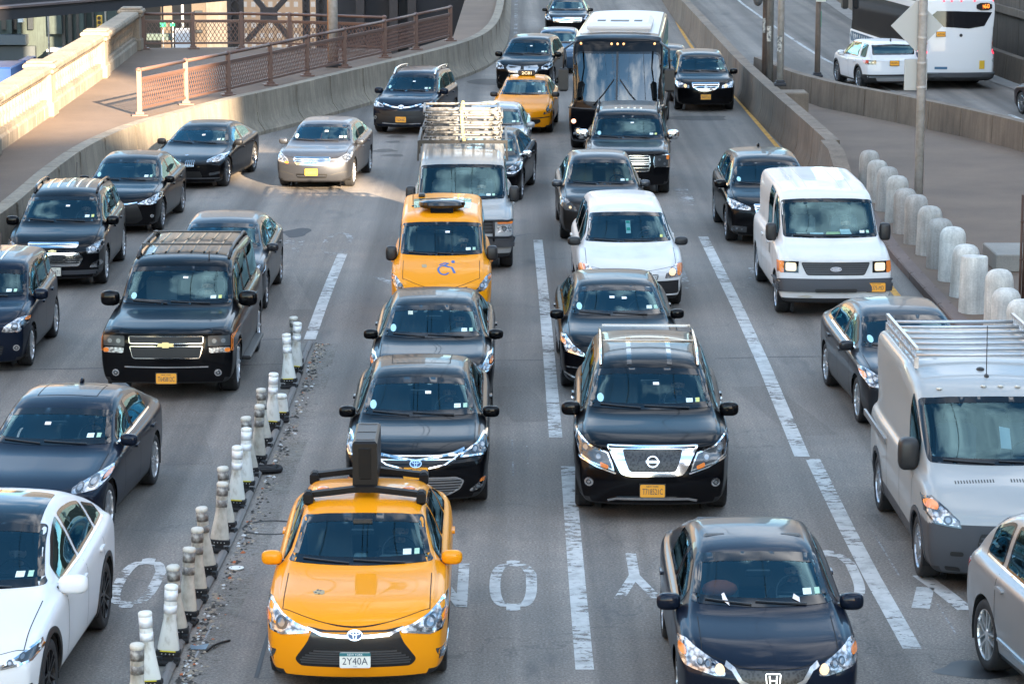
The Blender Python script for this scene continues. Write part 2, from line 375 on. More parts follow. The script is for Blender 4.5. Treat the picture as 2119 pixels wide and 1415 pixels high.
# raised sidewalk on the left
bal = [at(-260, 500, ZS), at(-120, 400, ZS), at(0, 314, ZS), at(105, 240, ZS), at(215, 161, ZS), at(286, 104, ZS)]
swl = [(x-.1, y) for x, y in wt2]
side = swl+[tuple(at(975, -70, ZS)[:2]), tuple(at(962, 0, ZS)[:2]), tuple(at(938, 76, ZS)[:2]), tuple(at(861, 99, ZS)[:2]), tuple(at(812, 112, ZS)[:2]), tuple(at(800, 102, ZS)[:2]), tuple(at(500, 98, ZS)[:2]), tuple(at(292, 100, ZS)[:2])]+[(p.x-.5, p.y) for p in bal[::-1]]
sheet('left_sidewalk', side, ZS, WALK, 1.2, kind='structure')
wl = tag(extrude('concrete_wall', wt2, [(0, 1.15), (.04, .62), (.08, .36), (.27, .10), (.27, -.1), (-.32, -.1), (-.32, 1.15)], CONC_L, 3.05), 'long curving concrete barrier wall holding up the left sidewalk', 'wall')
e = tag(mk('marker_plate', *(lambda b: (b.V, b.F))(MB().box((0, 0, 0), (.16, .02, .16))), mat('marker_green', (.02, .22, .15), .5), None, False, loc=at(518, 205, .98)+Vector((.12, -.05, 0))), 'small green square marker fixed on the left barrier wall', 'marker')
# right barrier of the main road
b1 = [at(1360, -60, 1.1), at(1396, -10, 1.1), at(1417, 12, 1.1), at(1470, 70, 1.1), at(1515, 120, 1.1), at(1552, 155, 1.1), at(1590, 190, 1.1), at(1645, 238, 1.1), at(1702, 290, 1.1)]
b1 = smooth_line([tuple(p[:2]) for p in b1], 1); endp = at(1722, 345, .75)
tag(extrude('concrete_barrier', b1, [(-.08, 1.1), (-.05, .55), (-.03, .34), (.05, .12), (.05, -.02), (-.50, -.02), (-.45, .6), (-.42, 1.1)][::-1], CONC, 3.2), 'tall tan concrete barrier between the main road and the sidewalk island', 'barrier')
_e0 = Vector(b1[-1]); _d = (Vector(b1[-1])-Vector(b1[-2])).normalized(); _n = Vector((_d.y, -_d.x)); V = []
for k, (dd, h) in enumerate(((.01, 1.1), (1.6, 1.05), (3.6, .55), (4.4, .1))):
    p = _e0+_d*dd
    for o_, z in ((-.05, h), (-.09-.03, h*.5), (-.32, min(.12, h)), (-.32, -.02), (.42, -.02), (.32, h)): q = p-_n*o_; V.append((q.x, q.y, z))
F = [tuple(range(6)), tuple(range(18, 24))[::-1]]+[(i*6+k, i*6+(k+1) % 6, (i+1)*6+(k+1) % 6, (i+1)*6+k) for i in range(3) for k in range(6)]
tag(recess(mk('barrier_end', V, F, CONC, None, False), 30), 'sloping concrete end piece of the barrier behind the white van', 'barrier')
# second barrier, along the far roadway
b2 = smooth_line([tuple(at(x, y, .9)[:2]) for x, y in ((1560, 118), (1592, 131), (1628, 147), (1692, 164), (1739, 175), (1838, 193), (1889, 203), (2000, 226), (2119, 254), (2350, 315))], 1)
tag(extrude('concrete_barrier', b2, [(.0, .9), (.04, .12), (.04, -.02), (-.34, -.02), (-.30, .9)], CONC, 2.1), 'straight concrete block barrier between the sidewalk island and the far roadway', 'barrier')
# sidewalk island
kerb = [at(1722, 352), at(1770, 420), at(1805, 475), at(1843, 531), at(1880, 573), at(1914, 612), at(1985, 690), at(2080, 790), at(2300, 1020)]
kl = smooth_line([tuple(p[:2]) for p in kerb], 2)
isl = [tuple(at(x, y, .14)[:2]) for x, y in ((1600, 175), (1650, 205), (1700, 223), (1838, 251), (2028, 291), (2119, 314), (2350, 380))]+[(p[0]+9, p[1]) for p in kl[::-1][:1]]+[(p[0]+.1, p[1]) for p in kl[::-1]]
sheet('island_sidewalk', isl, .14, WALK, .2, kind='structure')
tag(extrude('curb', kl, [(.0, .15), (.03, .13), (.04, -.02), (-.22, -.02), (-.22, .15)], concrete('kerb_granite', (.17, .12, .10), False), 1.8), kind='structure')
# far roadway retaining wall and kerb
rw = [tuple(at(x, y)[:2]) for x, y in ((1665, -60), (1702, 0), (1760, 40), (1900, 108), (2060, 172), (2119, 192), (2500, 330))]
far_m = concrete('retaining_concrete', (.13, .105, .082))
t = empty('retaining_wall', (rw[3][0], rw[3][1], 0), label='high dark concrete retaining wall behind the buses with ledges', cat='wall')
def child(o, t): o.parent = t; o.matrix_parent_inverse = Matrix.Translation(-t.location); return o
child(extrude('wall_face', rw, [(-1.3, 5.2), (-1.3, -.02), (-2.2, -.02), (-2.2, 5.2)], far_m, 3.4), t)
child(extrude('ledge', rw, [(-1.15, 2.35), (-1.15, 2.1), (-1.32, 2.1), (-1.32, 2.35)], CONC), t)
child(extrude('parapet', rw, [(-.7, .85), (-.62, -.02), (-1.0, -.02), (-1.0, .85)], CONC, 2.4), t)
sheet('far_walkway', [(x-.05+.0, y) for x, y in rw]+[(x+1.5, y+.6) for x, y in rw[::-1]], .02, concrete('pale_gutter', (.33, .30, .27), False), kind='structure')

# ---------------------------------------------------------------- road markings
def stripe(name, pts, w, m, label_kind='structure', z=.004, sm=1):
    P = smooth_line([tuple(p[:2]) for p in pts], sm) if len(pts) > 2 else [tuple(p[:2]) for p in pts]
    lp = ribbon2d(resample(P, 1.2), w); v, f = fill2d(lp, (), 50)
    return tag(mk(name, [(x, y, z) for x, y in v], [t if True else t for t in f], m, None, False), kind=label_kind)
stripe('lane_line', [at(709, 525), at(675, 607), at(641, 702)], .2, PAINTW)
stripe('lane_line', [at(1113, 497), at(1128, 640), at(1150, 905)], .19, PAINTW); stripe('lane_line', [at(1175, 965), at(1192, 1180), at(1210, 1385)], .19, PAINTW)
stripe('lane_line', [at(1455, 490), at(1560, 705), at(1660, 945)], .21, PAINTW); stripe('lane_line', [at(1682, 950), at(1780, 1150), at(1888, 1342)], .2, PAINTW)
stripe('edge_line', [at(1383, 10), at(1415, 75), at(1455, 130), at(1519, 197), at(1604, 299), at(1680, 385), at(1760, 490), at(1850, 605), at(1900, 660)], .13, PAINTY)
stripe('edge_line', [at(1500, -30), at(1525, 0), at(1575, 36), at(1640, 82), at(1725, 135), at(1850, 190)], .14, PAINTW); stripe('edge_line', [at(2090, 238), at(2130, 255)], .14, PAINTW)
stripe('edge_line', [at(1068, -10), at(1068, 60), at(1062, 110)], .16, PAINTF); stripe('edge_line', [at(560, 275), at(640, 252), at(700, 240)], .1, PAINTF)
tar = mat('tar_seam', (.012, .012, .013), .6)
for a, b_, c in (((-10, 766), (300, 760), (650, 752)), ((1020, 746), (1150, 745), (1260, 742)), ((1480, 742), (1620, 738), (1720, 738)), ((1000, 345), (1120, 343), (1180, 342)), ((330, 700), (520, 705), (600, 700)), ((1060, 490), (1110, 482), (1175, 487)), ((530, 1402), (550, 1330), (560, 1300))):
    stripe('road_joint', [at(*a), at(*b_), at(*c)], .045, tar, z=.003)
scr = worn('road_scratch', (.33, .33, .33), .5, 14)
for a, b_ in (((375, 1415), (440, 1290)), ((490, 1140), (520, 1090)), ((1750, 1090), (1800, 1160)), ((1800, 1090), (1860, 1190)), ((1940, 1250), (1990, 1330)), ((1060, 910), (1062, 985)), ((1090, 920), (1092, 960))):
    stripe('road_scratch', [at(*a), at(*b_)], .022, scr, z=.0035)
m_oil = mat('wet_patch', (.02, .02, .021), .35)
def patch(px, py, rx, ry, m, z=.003, nm='road_patch'):
    c = at(px, py); k = [(c.x+rx*(1+.25*math.sin(3*a+px))*math.cos(a), c.y+ry*(1+.2*math.cos(2*a+py))*math.sin(a)) for a in [2*math.pi*i/18 for i in range(18)]]
    v, f = fill2d(k, (), 5); tag(mk(nm, [(x, y, z) for x, y in v], f, m, None, False), kind='structure')
patch(2020, 1385, .42, .28, m_oil); mp_ = asphalt('dark_repair', .06, 1)
for px, py, rx, ry in ((820, 283, .25, .4), (815, 294, .2, .3), (795, 312, .35, .4), (815, 322, .3, .3), (1450, 245, .9, .9), (1010, 170, .6, 1.5), (1580, 1250, .1, .1)): patch(px, py, rx, ry, mp_)
pothole = mat('pothole_fill', (.04, .04, .042), .8); patch(615, 482, .28, .7, pothole)
man = MB(); man.tube([(.35*math.cos(k*.2244), .35*math.sin(k*.2244), .004) for k in range(28)], .01, 4, closed=True); tag(man.build('manhole_cover', mat('iron', (.05, .05, .05), .5, .6), loc=at(562, 1092)), 'faint round manhole rim in the lane beside the front taxi', 'manhole')
rep = asphalt('repair_patch', .112, 1); rep2 = asphalt('pale_patch', .155, 3)
for P_, m_ in ((((1030, 800), (1120, 798), (1128, 870), (1034, 874)), rep), (((1560, 800), (1640, 797), (1690, 900), (1590, 903)), rep), (((640, 1080), (560, 1085), (540, 1200), (628, 1196)), rep2), (((905, 470), (1000, 468), (1010, 500), (900, 503)), rep), (((330, 880), (440, 876), (420, 960), (300, 964)), rep), (((1390, 420), (1450, 419), (1470, 470), (1395, 472)), rep2), (((640, 560), (600, 562), (560, 640), (610, 640)), rep2), (((1950, 1060), (1790, 1064), (1830, 1120), (1990, 1115)), rep)):
    stripe('road_patch', [(at(*P_[0])+at(*P_[3]))/2, (at(*P_[1])+at(*P_[2]))/2], abs(at(*P_[0]).y-at(*P_[3]).y), m_, z=.002)
# ONLY lettering, read by the drivers (turned towards the far end)
def letters(txt, cx, cy, h, w, m=PAINTW, rot=math.pi):
    """stroke letters stretched along the road"""
    st = {'O': [[(0, .25), (0, .75), (.18, 1), (.62, 1), (.8, .75), (.8, .25), (.62, 0), (.18, 0), (0, .25)]], 'N': [[(0, 0), (0, 1)], [(0, 1), (.8, 0)], [(.8, 0), (.8, 1)]],
          'L': [[(0, 1), (0, 0), (.8, 0)]], 'Y': [[(0, 1), (.4, .5), (.8, 1)], [(.4, .5), (.4, 0)]], 'M': [[(0, 0), (0, 1), (.4, .4), (.8, 1), (.8, 0)]]}
    for i, ch in enumerate(txt):
        x0 = (i-(len(txt)-1)/2)*w*1.5-w*.4; V = []; F = []
        for s_ in st[ch]:
            P = smooth_line([(x*w, y*h) for x, y in s_], 2) if ch == 'O' else [(x*w, y*h) for x, y in s_]
            for a, b_ in zip(P, P[1:]):
                a, b_ = Vector(a), Vector(b_); d = b_-a; q = Vector((.062, 0)) if abs(d.y) > abs(d.x)*1.2 else Vector((0, .14)); k = len(V)
                V += [a-q, a+q, b_+q, b_-q]; F.append((k, k+1, k+2, k+3))
        vv = []
        for v in V:
            x, y = v.x+x0, v.y-h/2; c_, s__ = math.cos(rot), math.sin(rot); vv.append((cx+x*c_-y*s__, cy+x*s__+y*c_, .0045+.0004*(len(vv) % 7)))
        tag(mk('road_lettering', vv, F, m, None, False), kind='structure')
o1 = at(1062, 1210); letters('ONLY', o1.x-1.5*.78, o1.y, 1.9, .52)
o2 = at(1760, 1190); letters('ONLY', o2.x-1.5*.78-.15, o2.y, 2.0, .52)
o3 = at(285, 1205); letters('ONLY', o3.x-1.5*.78, o3.y, 1.9, .52)
o4 = at(600, 500); letters('M', o4.x, o4.y, 3.0, .6, PAINTF); letters('O', o4.x+1.0, o4.y-.3, 3.0, .6, PAINTF)
def arrow(px, py, k=1., m=PAINTW):
    c = at(px, py); P = [(-.08, 0), (.08, 0), (.08, 1.6), (.35, 1.5), (0, 2.4), (-.35, 1.5), (-.08, 1.6)]
    tag(mk('road_arrow', [(c.x-x*k, c.y-y*k+1, .005) for x, y in P], [tuple(range(7))], m, None, False), kind='structure')
arrow(1412, 572, 1.1, PAINTF); arrow(1562, 565, 1., PAINTF); arrow(820, 560, 1.2, PAINTF)
stripe('lane_arrow', [at(1905, 1190), at(1950, 1222), at(2000, 1262)], .2, PAINTW); stripe('lane_arrow', [at(1915, 1215), at(1905, 1258)], .2, PAINTW)
stripe('lane_arrow', [at(1407, 390), at(1418, 408), at(1425, 425)], .35, PAINTF)

# ---------------------------------------------------------------- stone balustrade on the left sidewalk
t = empty('stone_balustrade', bal[3], label='pale carved stone balustrade with piers along the edge of the left sidewalk', cat='balustrade')
bp = [tuple(p[:2]) for p in bal]
def z_(pr, dz=ZS): return [(a, b+dz) for a, b in pr]
child(extrude('plinth', bp, z_([(.02, .0), (.02, .30), (-.03, .36), (-.38, .36), (-.42, .30), (-.42, 0)]), STONE, 1.5, jd=.01), t)
child(extrude('coping', bp, z_([(.06, 1.14), (.10, 1.20), (.10, 1.30), (.05, 1.36), (-.48, 1.36), (-.52, 1.30), (-.52, 1.20), (-.46, 1.14)]), STONE, 2.2, jd=.008), t)
child(extrude('lower_rail', bp, z_([(-.03, .36), (-.03, .46), (-.36, .46), (-.36, .36)]), STONE), t)
child(extrude('upper_rail', bp, z_([(-.03, 1.05), (-.03, 1.14), (-.36, 1.14), (-.36, 1.05)]), STONE), t)
def openwork(a, b_, idx):
    a, b_ = Vector(a), Vector(b_); L = (b_-a).length; n = max(1, round(L/.52)); d = (b_-a)/L; nr = Vector((d.y, -d.x)); b = MB(); w = L/n
    for k in range(n):
        c = a+d*(w*(k+.5))-nr*.2
        for q in (-1, 1):
            for r_ in (-1, 1):
                pts = []
                for i in range(10):
                    an = 2*math.pi*i/10; pts.append((c.x+d.x*(q*w*.23+w*.25*math.cos(an)), c.y+d.y*(q*w*.23+w*.25*math.cos(an)), ZS+.755+r_*.15+.155*math.sin(an)))
                b.tube(pts, .035, 4, closed=True)
        e_ = a+d*(w*k)-nr*.2; b.box((e_.x, e_.y, ZS+.755), (.07, .12, .6), math.atan2(d.y, d.x))
    o = b.build('openwork_panel', STONE); child(o, t); tag(o, kind='stuff') if False else None
for i in range(len(bal)-1): openwork(bal[i][:2], bal[i+1][:2], i)
for p, i in ((bal[0], 0), (bal[1], 1), (bal[2]+(bal[1]-bal[2])*.15, 1), (bal[3], 3), (bal[4], 4), (bal[5], 4)):
    d = (bal[min(i+1, 5)]-bal[min(i, 4)]); a = math.atan2(d.y, d.x); b = MB(); n = Vector((d.y, -d.x, 0)).normalized(); c = p-n*.2
    b.box((c.x, c.y, ZS+.2), (.95, .72, .4), a, bev=.03).box((c.x, c.y, ZS+.78), (.82, .60, .77), a).box((c.x, c.y, ZS+1.22), (.95, .76, .14), a, bev=.03).box((c.x, c.y, ZS+1.36), (1.08, .88, .14), a, bev=.04).box((c.x, c.y, ZS+1.46), (.92, .72, .07), a, bev=.03)
    child(b.build('pier', STONE), t)

# ---------------------------------------------------------------- brown lattice railings
def railing(pts, label, h=1.22):
    P = [Vector(p) for p in pts]; t = empty('lattice_railing', P[0], label=label, cat='railing', group='brown lattice railings on the left sidewalk')
    up = Vector((0, 0, 1))
    for p in P:
        b = MB(); b.box(p+up*(h/2), (.13, .13, h), .2).box(p+up*.02, (.42, .34, .05), .2, bev=.01).box(p+up*.07, (.22, .2, .08), .2).ell(p+up*(h+.01), (.085, .085, .07), 10, 6)
        child(b.build('post', RAILP), t)
    for a, c in zip(P, P[1:]):
        d = (c-a).normalized(); b = MB(); b.tube([a+up*h, c+up*h], .05, 8); child(b.build('handrail', RAILP, smooth=True), t)
        b = MB(); b.bar(a+up*(h-.24), c+up*(h-.24), .05, .07); child(b.build('mid_rail', RAILP), t)
        b = MB(); b.bar(a+up*.2, c+up*.2, .05, .07); child(b.build('bottom_rail', RAILP), t)
        b = MB(); z0, z1 = .25, h-.29; L = (c-a).length-.2; a2 = a+d*.1; H_ = z1-z0
        b.bar(a2+up*z0, a2+up*z1, .03, .03).bar(a2+d*L+up*z0, a2+d*L+up*z1, .03, .03)
        b.bar(a2+up*(z1), a2+d*L+up*(z1), .03, .03)
        s_ = .145; x = -H_*.62
        while x < L:
            for sg in (1, -1):
                p0, p1 = (x, 0 if sg > 0 else H_), (x+H_*.62, H_ if sg > 0 else 0); (xa, za), (xb, zb) = p0, p1
                if xa < 0: za += (zb-za)*(-xa)/(xb-xa); xa = 0
                if xb > L: zb = za+(zb-za)*(L-xa)/(xb-xa); xb = L
                if xb-xa > .02: b.bar(a2+d*xa+up*(z0+za), a2+d*xb+up*(z0+zb), .012, .021)
            x += s_
        child(b.build('lattice_panel', RAILP), t)
railing([at(x, y, ZS) for x, y in ((289, 240), (385, 217), (473, 198), (560, 177), (636, 158), (713, 140), (796, 120), (861, 103), (932, 85))], 'nearer brown lattice railing that runs from the sunlit patch along the barrier wall')
railing([at(x, y, ZS) for x, y in ((297, 102), (400, 101.5), (500, 101), (600, 103), (695, 106), (796, 110))], 'farther brown lattice railing across the end of the left sidewalk')

# ---------------------------------------------------------------- city around the road
SDH = Vector((math.sin(R(SUN_AZ)), math.cos(R(SUN_AZ)))); SPH = Vector((-SDH.y, SDH.x))      # towards the sun, and across it
if SPH.x < 0: SPH = -SPH
def facade_mat(name, col, wx=1.9, wz=3.2, glassc=(.03, .04, .05), fx=.45, fz=.55):
    m = mat(name, col, .85); n, l, b = nodes(m); t = n.new('ShaderNodeTexCoord'); s_ = n.new('ShaderNodeSeparateXYZ'); l.new(t.outputs['Object'], s_.inputs[0])
    def cell(o, size, frac):
        a = n.new('ShaderNodeMath'); a.operation = 'DIVIDE'; a.inputs[1].default_value = size; l.new(o, a.inputs[0]); f = n.new('ShaderNodeMath'); f.operation = 'FRACT'; l.new(a.outputs[0], f.inputs[0])
        c = n.new('ShaderNodeMath'); c.operation = 'LESS_THAN'; c.inputs[1].default_value = frac; l.new(f.outputs[0], c.inputs[0]); return c.outputs[0]
    ad = n.new('ShaderNodeMath'); ad.operation = 'ADD'; l.new(s_.outputs[0], ad.inputs[0]); l.new(s_.outputs[1], ad.inputs[1])
    mu = n.new('ShaderNodeMath'); mu.operation = 'MULTIPLY'; l.new(cell(ad.outputs[0], wx, fx), mu.inputs[0]); l.new(cell(s_.outputs[2], wz, fz), mu.inputs[1])
    z = noise(m, .4, 5); base = mix(m, tuple(c*.75 for c in col), tuple(c*1.15 for c in col), z)
    l.new(mix(m, base, glassc, mu.outputs[0]), b.inputs['Base Color']); r = n.new('ShaderNodeMapRange'); r.inputs['To Min'].default_value = .85; r.inputs['To Max'].default_value = .15; l.new(mu.outputs[0], r.inputs[0]); l.new(r.outputs[0], b.inputs['Roughness'])
    return m
def tower(q0, q1, h, depth, label, m, A=95., z0=ZL, nm='building'):  # unseen sun blockers, added and sized to shape the lit patches
    c = SPH*((q0+q1)/2)+SDH*(A+depth/2); a = math.atan2(SPH.y, SPH.x); t = empty(nm, (c.x, c.y, z0), a, label=label, cat='building')
    MB().box((0, 0, (h-z0)/2), (q1-q0, depth, h-z0)).build('wall', m, t); MB().box((0, 0, h-z0+.3), (q1-q0+.0, depth+.4, .6)).build('roof', CONC, t); return t
BR = facade_mat('brown_brick_facade', (.22, .13, .09)); TN = facade_mat('tan_brick_facade', (.38, .29, .20), 2.3, 3.3); GY = facade_mat('grey_stone_facade', (.27, .26, .25), 2.6, 3.5)
tower(-4, 12.5, 74, 14, 'dark brown brick tower beyond the near end of the road', BR)
tower(12.5, 22, 47.2, 12, 'lower tan brick block between the brick towers', TN)
tower(22, 24.8, 43.7, 12, 'narrow grey stone block between the brick towers', GY)
tower(24.8, 27.6, 74, 14, 'slim tan brick tower beyond the near end of the road', TN)
tower(27.6, 31.4, 40.6, 12, 'low grey stone block under the high skybridge', GY)
tower(27.6, 31.4, 74, 12, 'high skybridge block joining two brick towers', BR, z0=42.2)
tower(31.4, 95, 74, 14, 'wide grey stone tower beyond the near end of the road', GY)
def block(name, c, d, label, m, rz=0):
    t = empty(name, (c[0], c[1], c[2]), rz, label=label, cat='building'); MB().box((0, 0, d[2]/2), d).build('wall', m, t)
    MB().box((0, 0, d[2]+.4), (d[0]+.8, d[1]+.8, .8)).build('cornice', CONC, t); return t
GOLD = facade_mat('warm_stone_facade', (.52, .36, .22), 2.4, 3.6, (.06, .05, .04), .42, .55)
block('building', (-62, 12, ZL), (26, 50, 56), 'long warm stone block left of the ramp', GOLD); block('building', (-66, 82, ZL), (26, 70, 44), 'second warm stone block left of the ramp', GOLD); block('building', (62, 70, ZL), (26, 120, 40), 'long brown brick block right of the roadways', BR)
FG = facade_mat('far_grey_facade', (.12, .125, .14), 2.6, 3.5); FB = facade_mat('far_slate_facade', (.08, .085, .10), 2.2, 3.3)  # unseen skyline, added to darken low reflections on the cars
for i, (x, y, w, h, m) in enumerate(((-230, 400, 60, 90, FG), (-160, 380, 50, 120, FB), (-95, 420, 55, 80, TN), (-35, 400, 48, 128, FG), (22, 430, 46, 100, FB), (78, 400, 50, 140, FG), (140, 420, 60, 95, FG), (215, 390, 64, 120, FB))):
    block('building', (x, y, ZL), (w, 24, h), ['far grey stone tower, westmost of the skyline', 'far slate tower, second of the skyline', 'far tan brick tower, third of the skyline', 'far grey stone tower above the left lanes', 'far slate tower above the road', 'tallest far grey tower', 'far grey stone tower right of the tallest one', 'far slate tower, eastmost of the skyline'][i], m)

# upper left: the street under the bridge
def P3(px, py, D):
    """point at distance D (along the road axis) seen at this pixel of the photo"""
    u, v = px-1059.5, py-707.5; d = Vector((u, FPX*_c-v*_s, -FPX*_s-v*_c)); k = D/d.y; return Vector((d.x*k, D, CH+d.z*k))
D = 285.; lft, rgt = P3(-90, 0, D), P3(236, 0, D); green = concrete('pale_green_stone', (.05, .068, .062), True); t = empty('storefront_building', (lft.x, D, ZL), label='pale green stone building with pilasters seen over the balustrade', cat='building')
def bx(nm, x0, x1, z0, z1, y0, y1, m, par=t):
    o = MB().box(((x0+x1)/2, (y0+y1)/2, (z0+z1)/2), (x1-x0, y1-y0, z1-z0)).build(nm, m); return child(o, par)
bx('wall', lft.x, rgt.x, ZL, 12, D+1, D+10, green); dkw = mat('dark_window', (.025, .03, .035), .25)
for i, (x0, x1) in enumerate(((2, 12), (23, 34), (57, 68), (127, 134), (140, 148), (157, 163), (172, 178), (190, 194))):
    a, b_ = P3(x0, 100, D).x, P3(x1, 100, D).x; bx('window', a, b_, ZL+3.0 if x0 < 100 else ZL+1.2, 6, D+.6, D+1.05, dkw)
for x0, x1 in ((12, 23), (34, 42), (100, 126), (163, 172)): bx('pilaster', P3(x0, 0, D).x, P3(x1, 0, D).x, ZL+2.6, 8, D-.1, D+.9, green)
bx('cornice', P3(-80, 0, D).x, P3(55, 0, D).x, P3(0, 92, D).z, P3(0, 72, D).z, D-1, D+.6, mat('slate_band', (.07, .085, .095), .7))
bx('shop_front', P3(-80, 0, D).x, P3(70, 0, D).x, ZL, P3(0, 96, D).z, D-.2, D+.7, mat('shop_dark', (.04, .05, .055), .6))
bx('awning', P3(102, 0, D).x, P3(140, 0, D).x, P3(0, 104, D).z, P3(0, 99, D).z, D-2.5, D+.6, mat('awning_white', (.5, .5, .5), .6)); bx('doorway', P3(92, 0, D).x, P3(142, 0, D).x, ZL, P3(0, 104, D).z, D-.1, D+.8, dkw)
b = MB(); p = P3(45, 41, D); b.box((p.x, D-.4, p.z), (.5, .9, .5), bev=.03); child(b.build('air_conditioner', mat('ac_box', (.42, .45, .45), .5)), t)
for px in (99, 218): p = P3(px, 10, 270); tag(MB().tube([(p.x, 270, ZL), (p.x, 270, 6)], .09, 8).build('street_lamp' if px < 100 else 'signal_pole', GALV, smooth=True), 'thin grey pole %s' % ('in front of the pale green building' if px < 100 else 'standing right of the pale green building'), 'pole')
def signal(px, py, D, label):
    p = P3(px, py, D); t = empty('traffic_light', p, label=label, cat='traffic light'); MB().box((0, 0, 0), (.42, .3, 1.15), bev=.04).build('housing', mat('signal_yellow', (.55, .32, .03), .5), t)
    for k, c in enumerate(('red', 'amber', 'green')): MB().lathe([(.15, 0), (.15, -.12), (.13, -.12), (.13, -.02), (0.01, -.02)], (0, -.15, .36-.36*k), 12, 'y').build('signal_lens', mat('lens_dark', (.03, .02, .02), .3), t)
    MB().tube([(0, .2, -.5), (0, .2, ZL-p.z)], .07, 8).build('pole', GALV, t)
signal(206, 47, 230, 'small yellow traffic light above the end of the balustrade'); signal(292, 60, 200, 'yellow traffic light hanging beside the first railing post')
# blue truck box down in the street
p = P3(0, 190, 92); t = empty('box_truck', (-17.6, 93.5, ZL), label='plain blue box trailer with a white round emblem beyond the balustrade', cat='truck'); BL = mat('trailer_blue', (.01, .045, .16), .4)
p0, p1 = P3(-120, 140, 100), P3(22, 140, 100); zt = P3(0, 140, 100).z; t.location = ((p0.x+p1.x)/2, 102, ZL)
child(recess(MB().box(((p0.x+p1.x)/2, 101.5, (zt+ZL)/2+.5), (p1.x-p0.x, 3, zt-ZL-1), bev=.05).build('box', BL)), t); q = P3(47, 132, 104)
child(recess(MB().box(((p1.x+q.x)/2+.02, 104.2, (zt+ZL)/2+.5), (q.x-p1.x, 2.2, zt-ZL-1.0), bev=.04).build('cab', mat('trailer_blue_side', (.012, .06, .21), .4))), t)
b = MB(); c = P3(34, 158, 103.0); b.lathe([(.3, 0), (.3, .02), (0.01, .02)], (c.x, c.y, c.z), 20, 'y', 1, .35); child(b.build('emblem', mat('emblem_white', (.45, .55, .62), .5)), t)
# steel girder across the top left corner
a, c = P3(-140, 38, 100), P3(440, -6, 114.5); zb = 1.80; a.z = c.z = zb; a = P3(-140, 38, 100); d = (Vector((c.x, c.y, 0))-Vector((a.x, a.y, 0))).normalized(); n = Vector((-d.y, d.x, 0)); t = empty('steel_girder', (a.x, a.y, zb), label='dark steel bridge girder crossing the top left corner', cat='girder')
for nm, z0, z1, y0, y1, m in (('web', 1.72, 2.14, 0, .3, DARKST), ('flange', 2.14, 2.22, -.12, .6, mat('girder_brown', (.10, .075, .07), .7)), ('deck', 2.22, 2.5, .6, 4, DARKST)):
    b = MB(); A_ = Vector((a.x, a.y, (z0+z1)/2))+n*(y0+y1)/2-d*10; C_ = Vector((c.x, c.y, (z0+z1)/2))+n*(y0+y1)/2+d*3; b.bar(A_, C_, y1-y0, z1-z0); child(b.build(nm, m), t)
# steel bridge bents behind the far railing
def column(px0, px1, D, label, m=DARKST, z1=14, lace=True, rust=None):
    a, b_ = P3(px0, 50, D).x, P3(px1, 50, D).x; t = empty('steel_column', ((a+b_)/2, D, ZL), label=label, cat='column'); w = b_-a
    bx('flange', a, a+w*.28, ZL, z1, D, D+.6, m, t); bx('flange', b_-w*.28, b_, ZL, z1, D, D+.6, m, t); bx('web', a+w*.28, b_-w*.28, ZL, z1, D+.25, D+.35, m, t)
    if lace:
        b = MB(); z = ZL
        while z < z1: b.bar((a+w*.2, D-.02, z), (b_-w*.2, D-.02, z+w*.8), .05, .06); b.bar((b_-w*.2, D-.05, z), (a+w*.2, D-.05, z+w*.8), .05, .06); z += w*.8
        child(b.build('lacing', m), t)
    return t
column(470, 503, 150, 'wide black steel column left of the cross bracing'); column(626, 640, 150, 'narrow black riveted steel column right of the cross bracing'); column(654, 676, 151, 'riveted black steel column next to the grey lamp post')
t = empty('cross_bracing', P3(556, 20, 149), label='black steel X bracing behind the brown railings', cat='bracing')
for p, q in (((520, -12), (602, 82)), ((598, -10), (510, 86))): b = MB(); b.bar(P3(*p, 149), P3(*q, 149), .35, .28); child(b.build('brace', DARKST), t)
MBp = P3(556, 30, 148.6); child(MB().box((MBp.x, 148.7, MBp.z), (.9, .1, .7)).build('gusset_plate', DARKST), t)
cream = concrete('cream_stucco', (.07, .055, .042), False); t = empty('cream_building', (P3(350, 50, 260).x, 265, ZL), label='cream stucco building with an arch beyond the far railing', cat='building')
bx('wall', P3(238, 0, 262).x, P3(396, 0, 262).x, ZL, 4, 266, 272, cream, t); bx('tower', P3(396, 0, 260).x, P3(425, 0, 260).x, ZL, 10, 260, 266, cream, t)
bx('recess', P3(328, 0, 262).x, P3(396, 0, 262).x, P3(0, 45, 265).z, 4, 265.5, 266.1, concrete('brown_stucco', (.13, .10, .08), False), t)
for z0 in (22, 62, 103): p = P3(411, z0+3, 259.9); bx('window', p.x-.35, p.x+.35, p.z-.12, p.z+.12, 259.7, 260.05, dkw, t)
bx('green_awning', P3(300, 0, 250).x, P3(395, 0, 250).x, P3(0, 84, 250).z, P3(0, 71, 250).z, 250, 251, mat('dusty_green', (.05, .075, .07), .8), t)
stw = concrete('mottled_stone', (.12, .105, .09), True, 1.2); block('stone_pier', ((P3(426, 0, 240).x+P3(472, 0, 240).x)/2, 243, ZL), (P3(472, 0, 240).x-P3(426, 0, 240).x, 6, 30), 'mottled grey stone bridge pier beyond the far railing', stw)
BK = facade_mat('brick_mixed_facade', (.022, .018, .017), .9, 1.1, (.05, .06, .08), .5, .5); block('building', ((P3(500, 0, 300).x+P3(700, 0, 300).x)/2, 304, ZL), (P3(705, 0, 300).x-P3(495, 0, 300).x, 8, 34), 'mottled brick building seen through the steel bracing', BK)
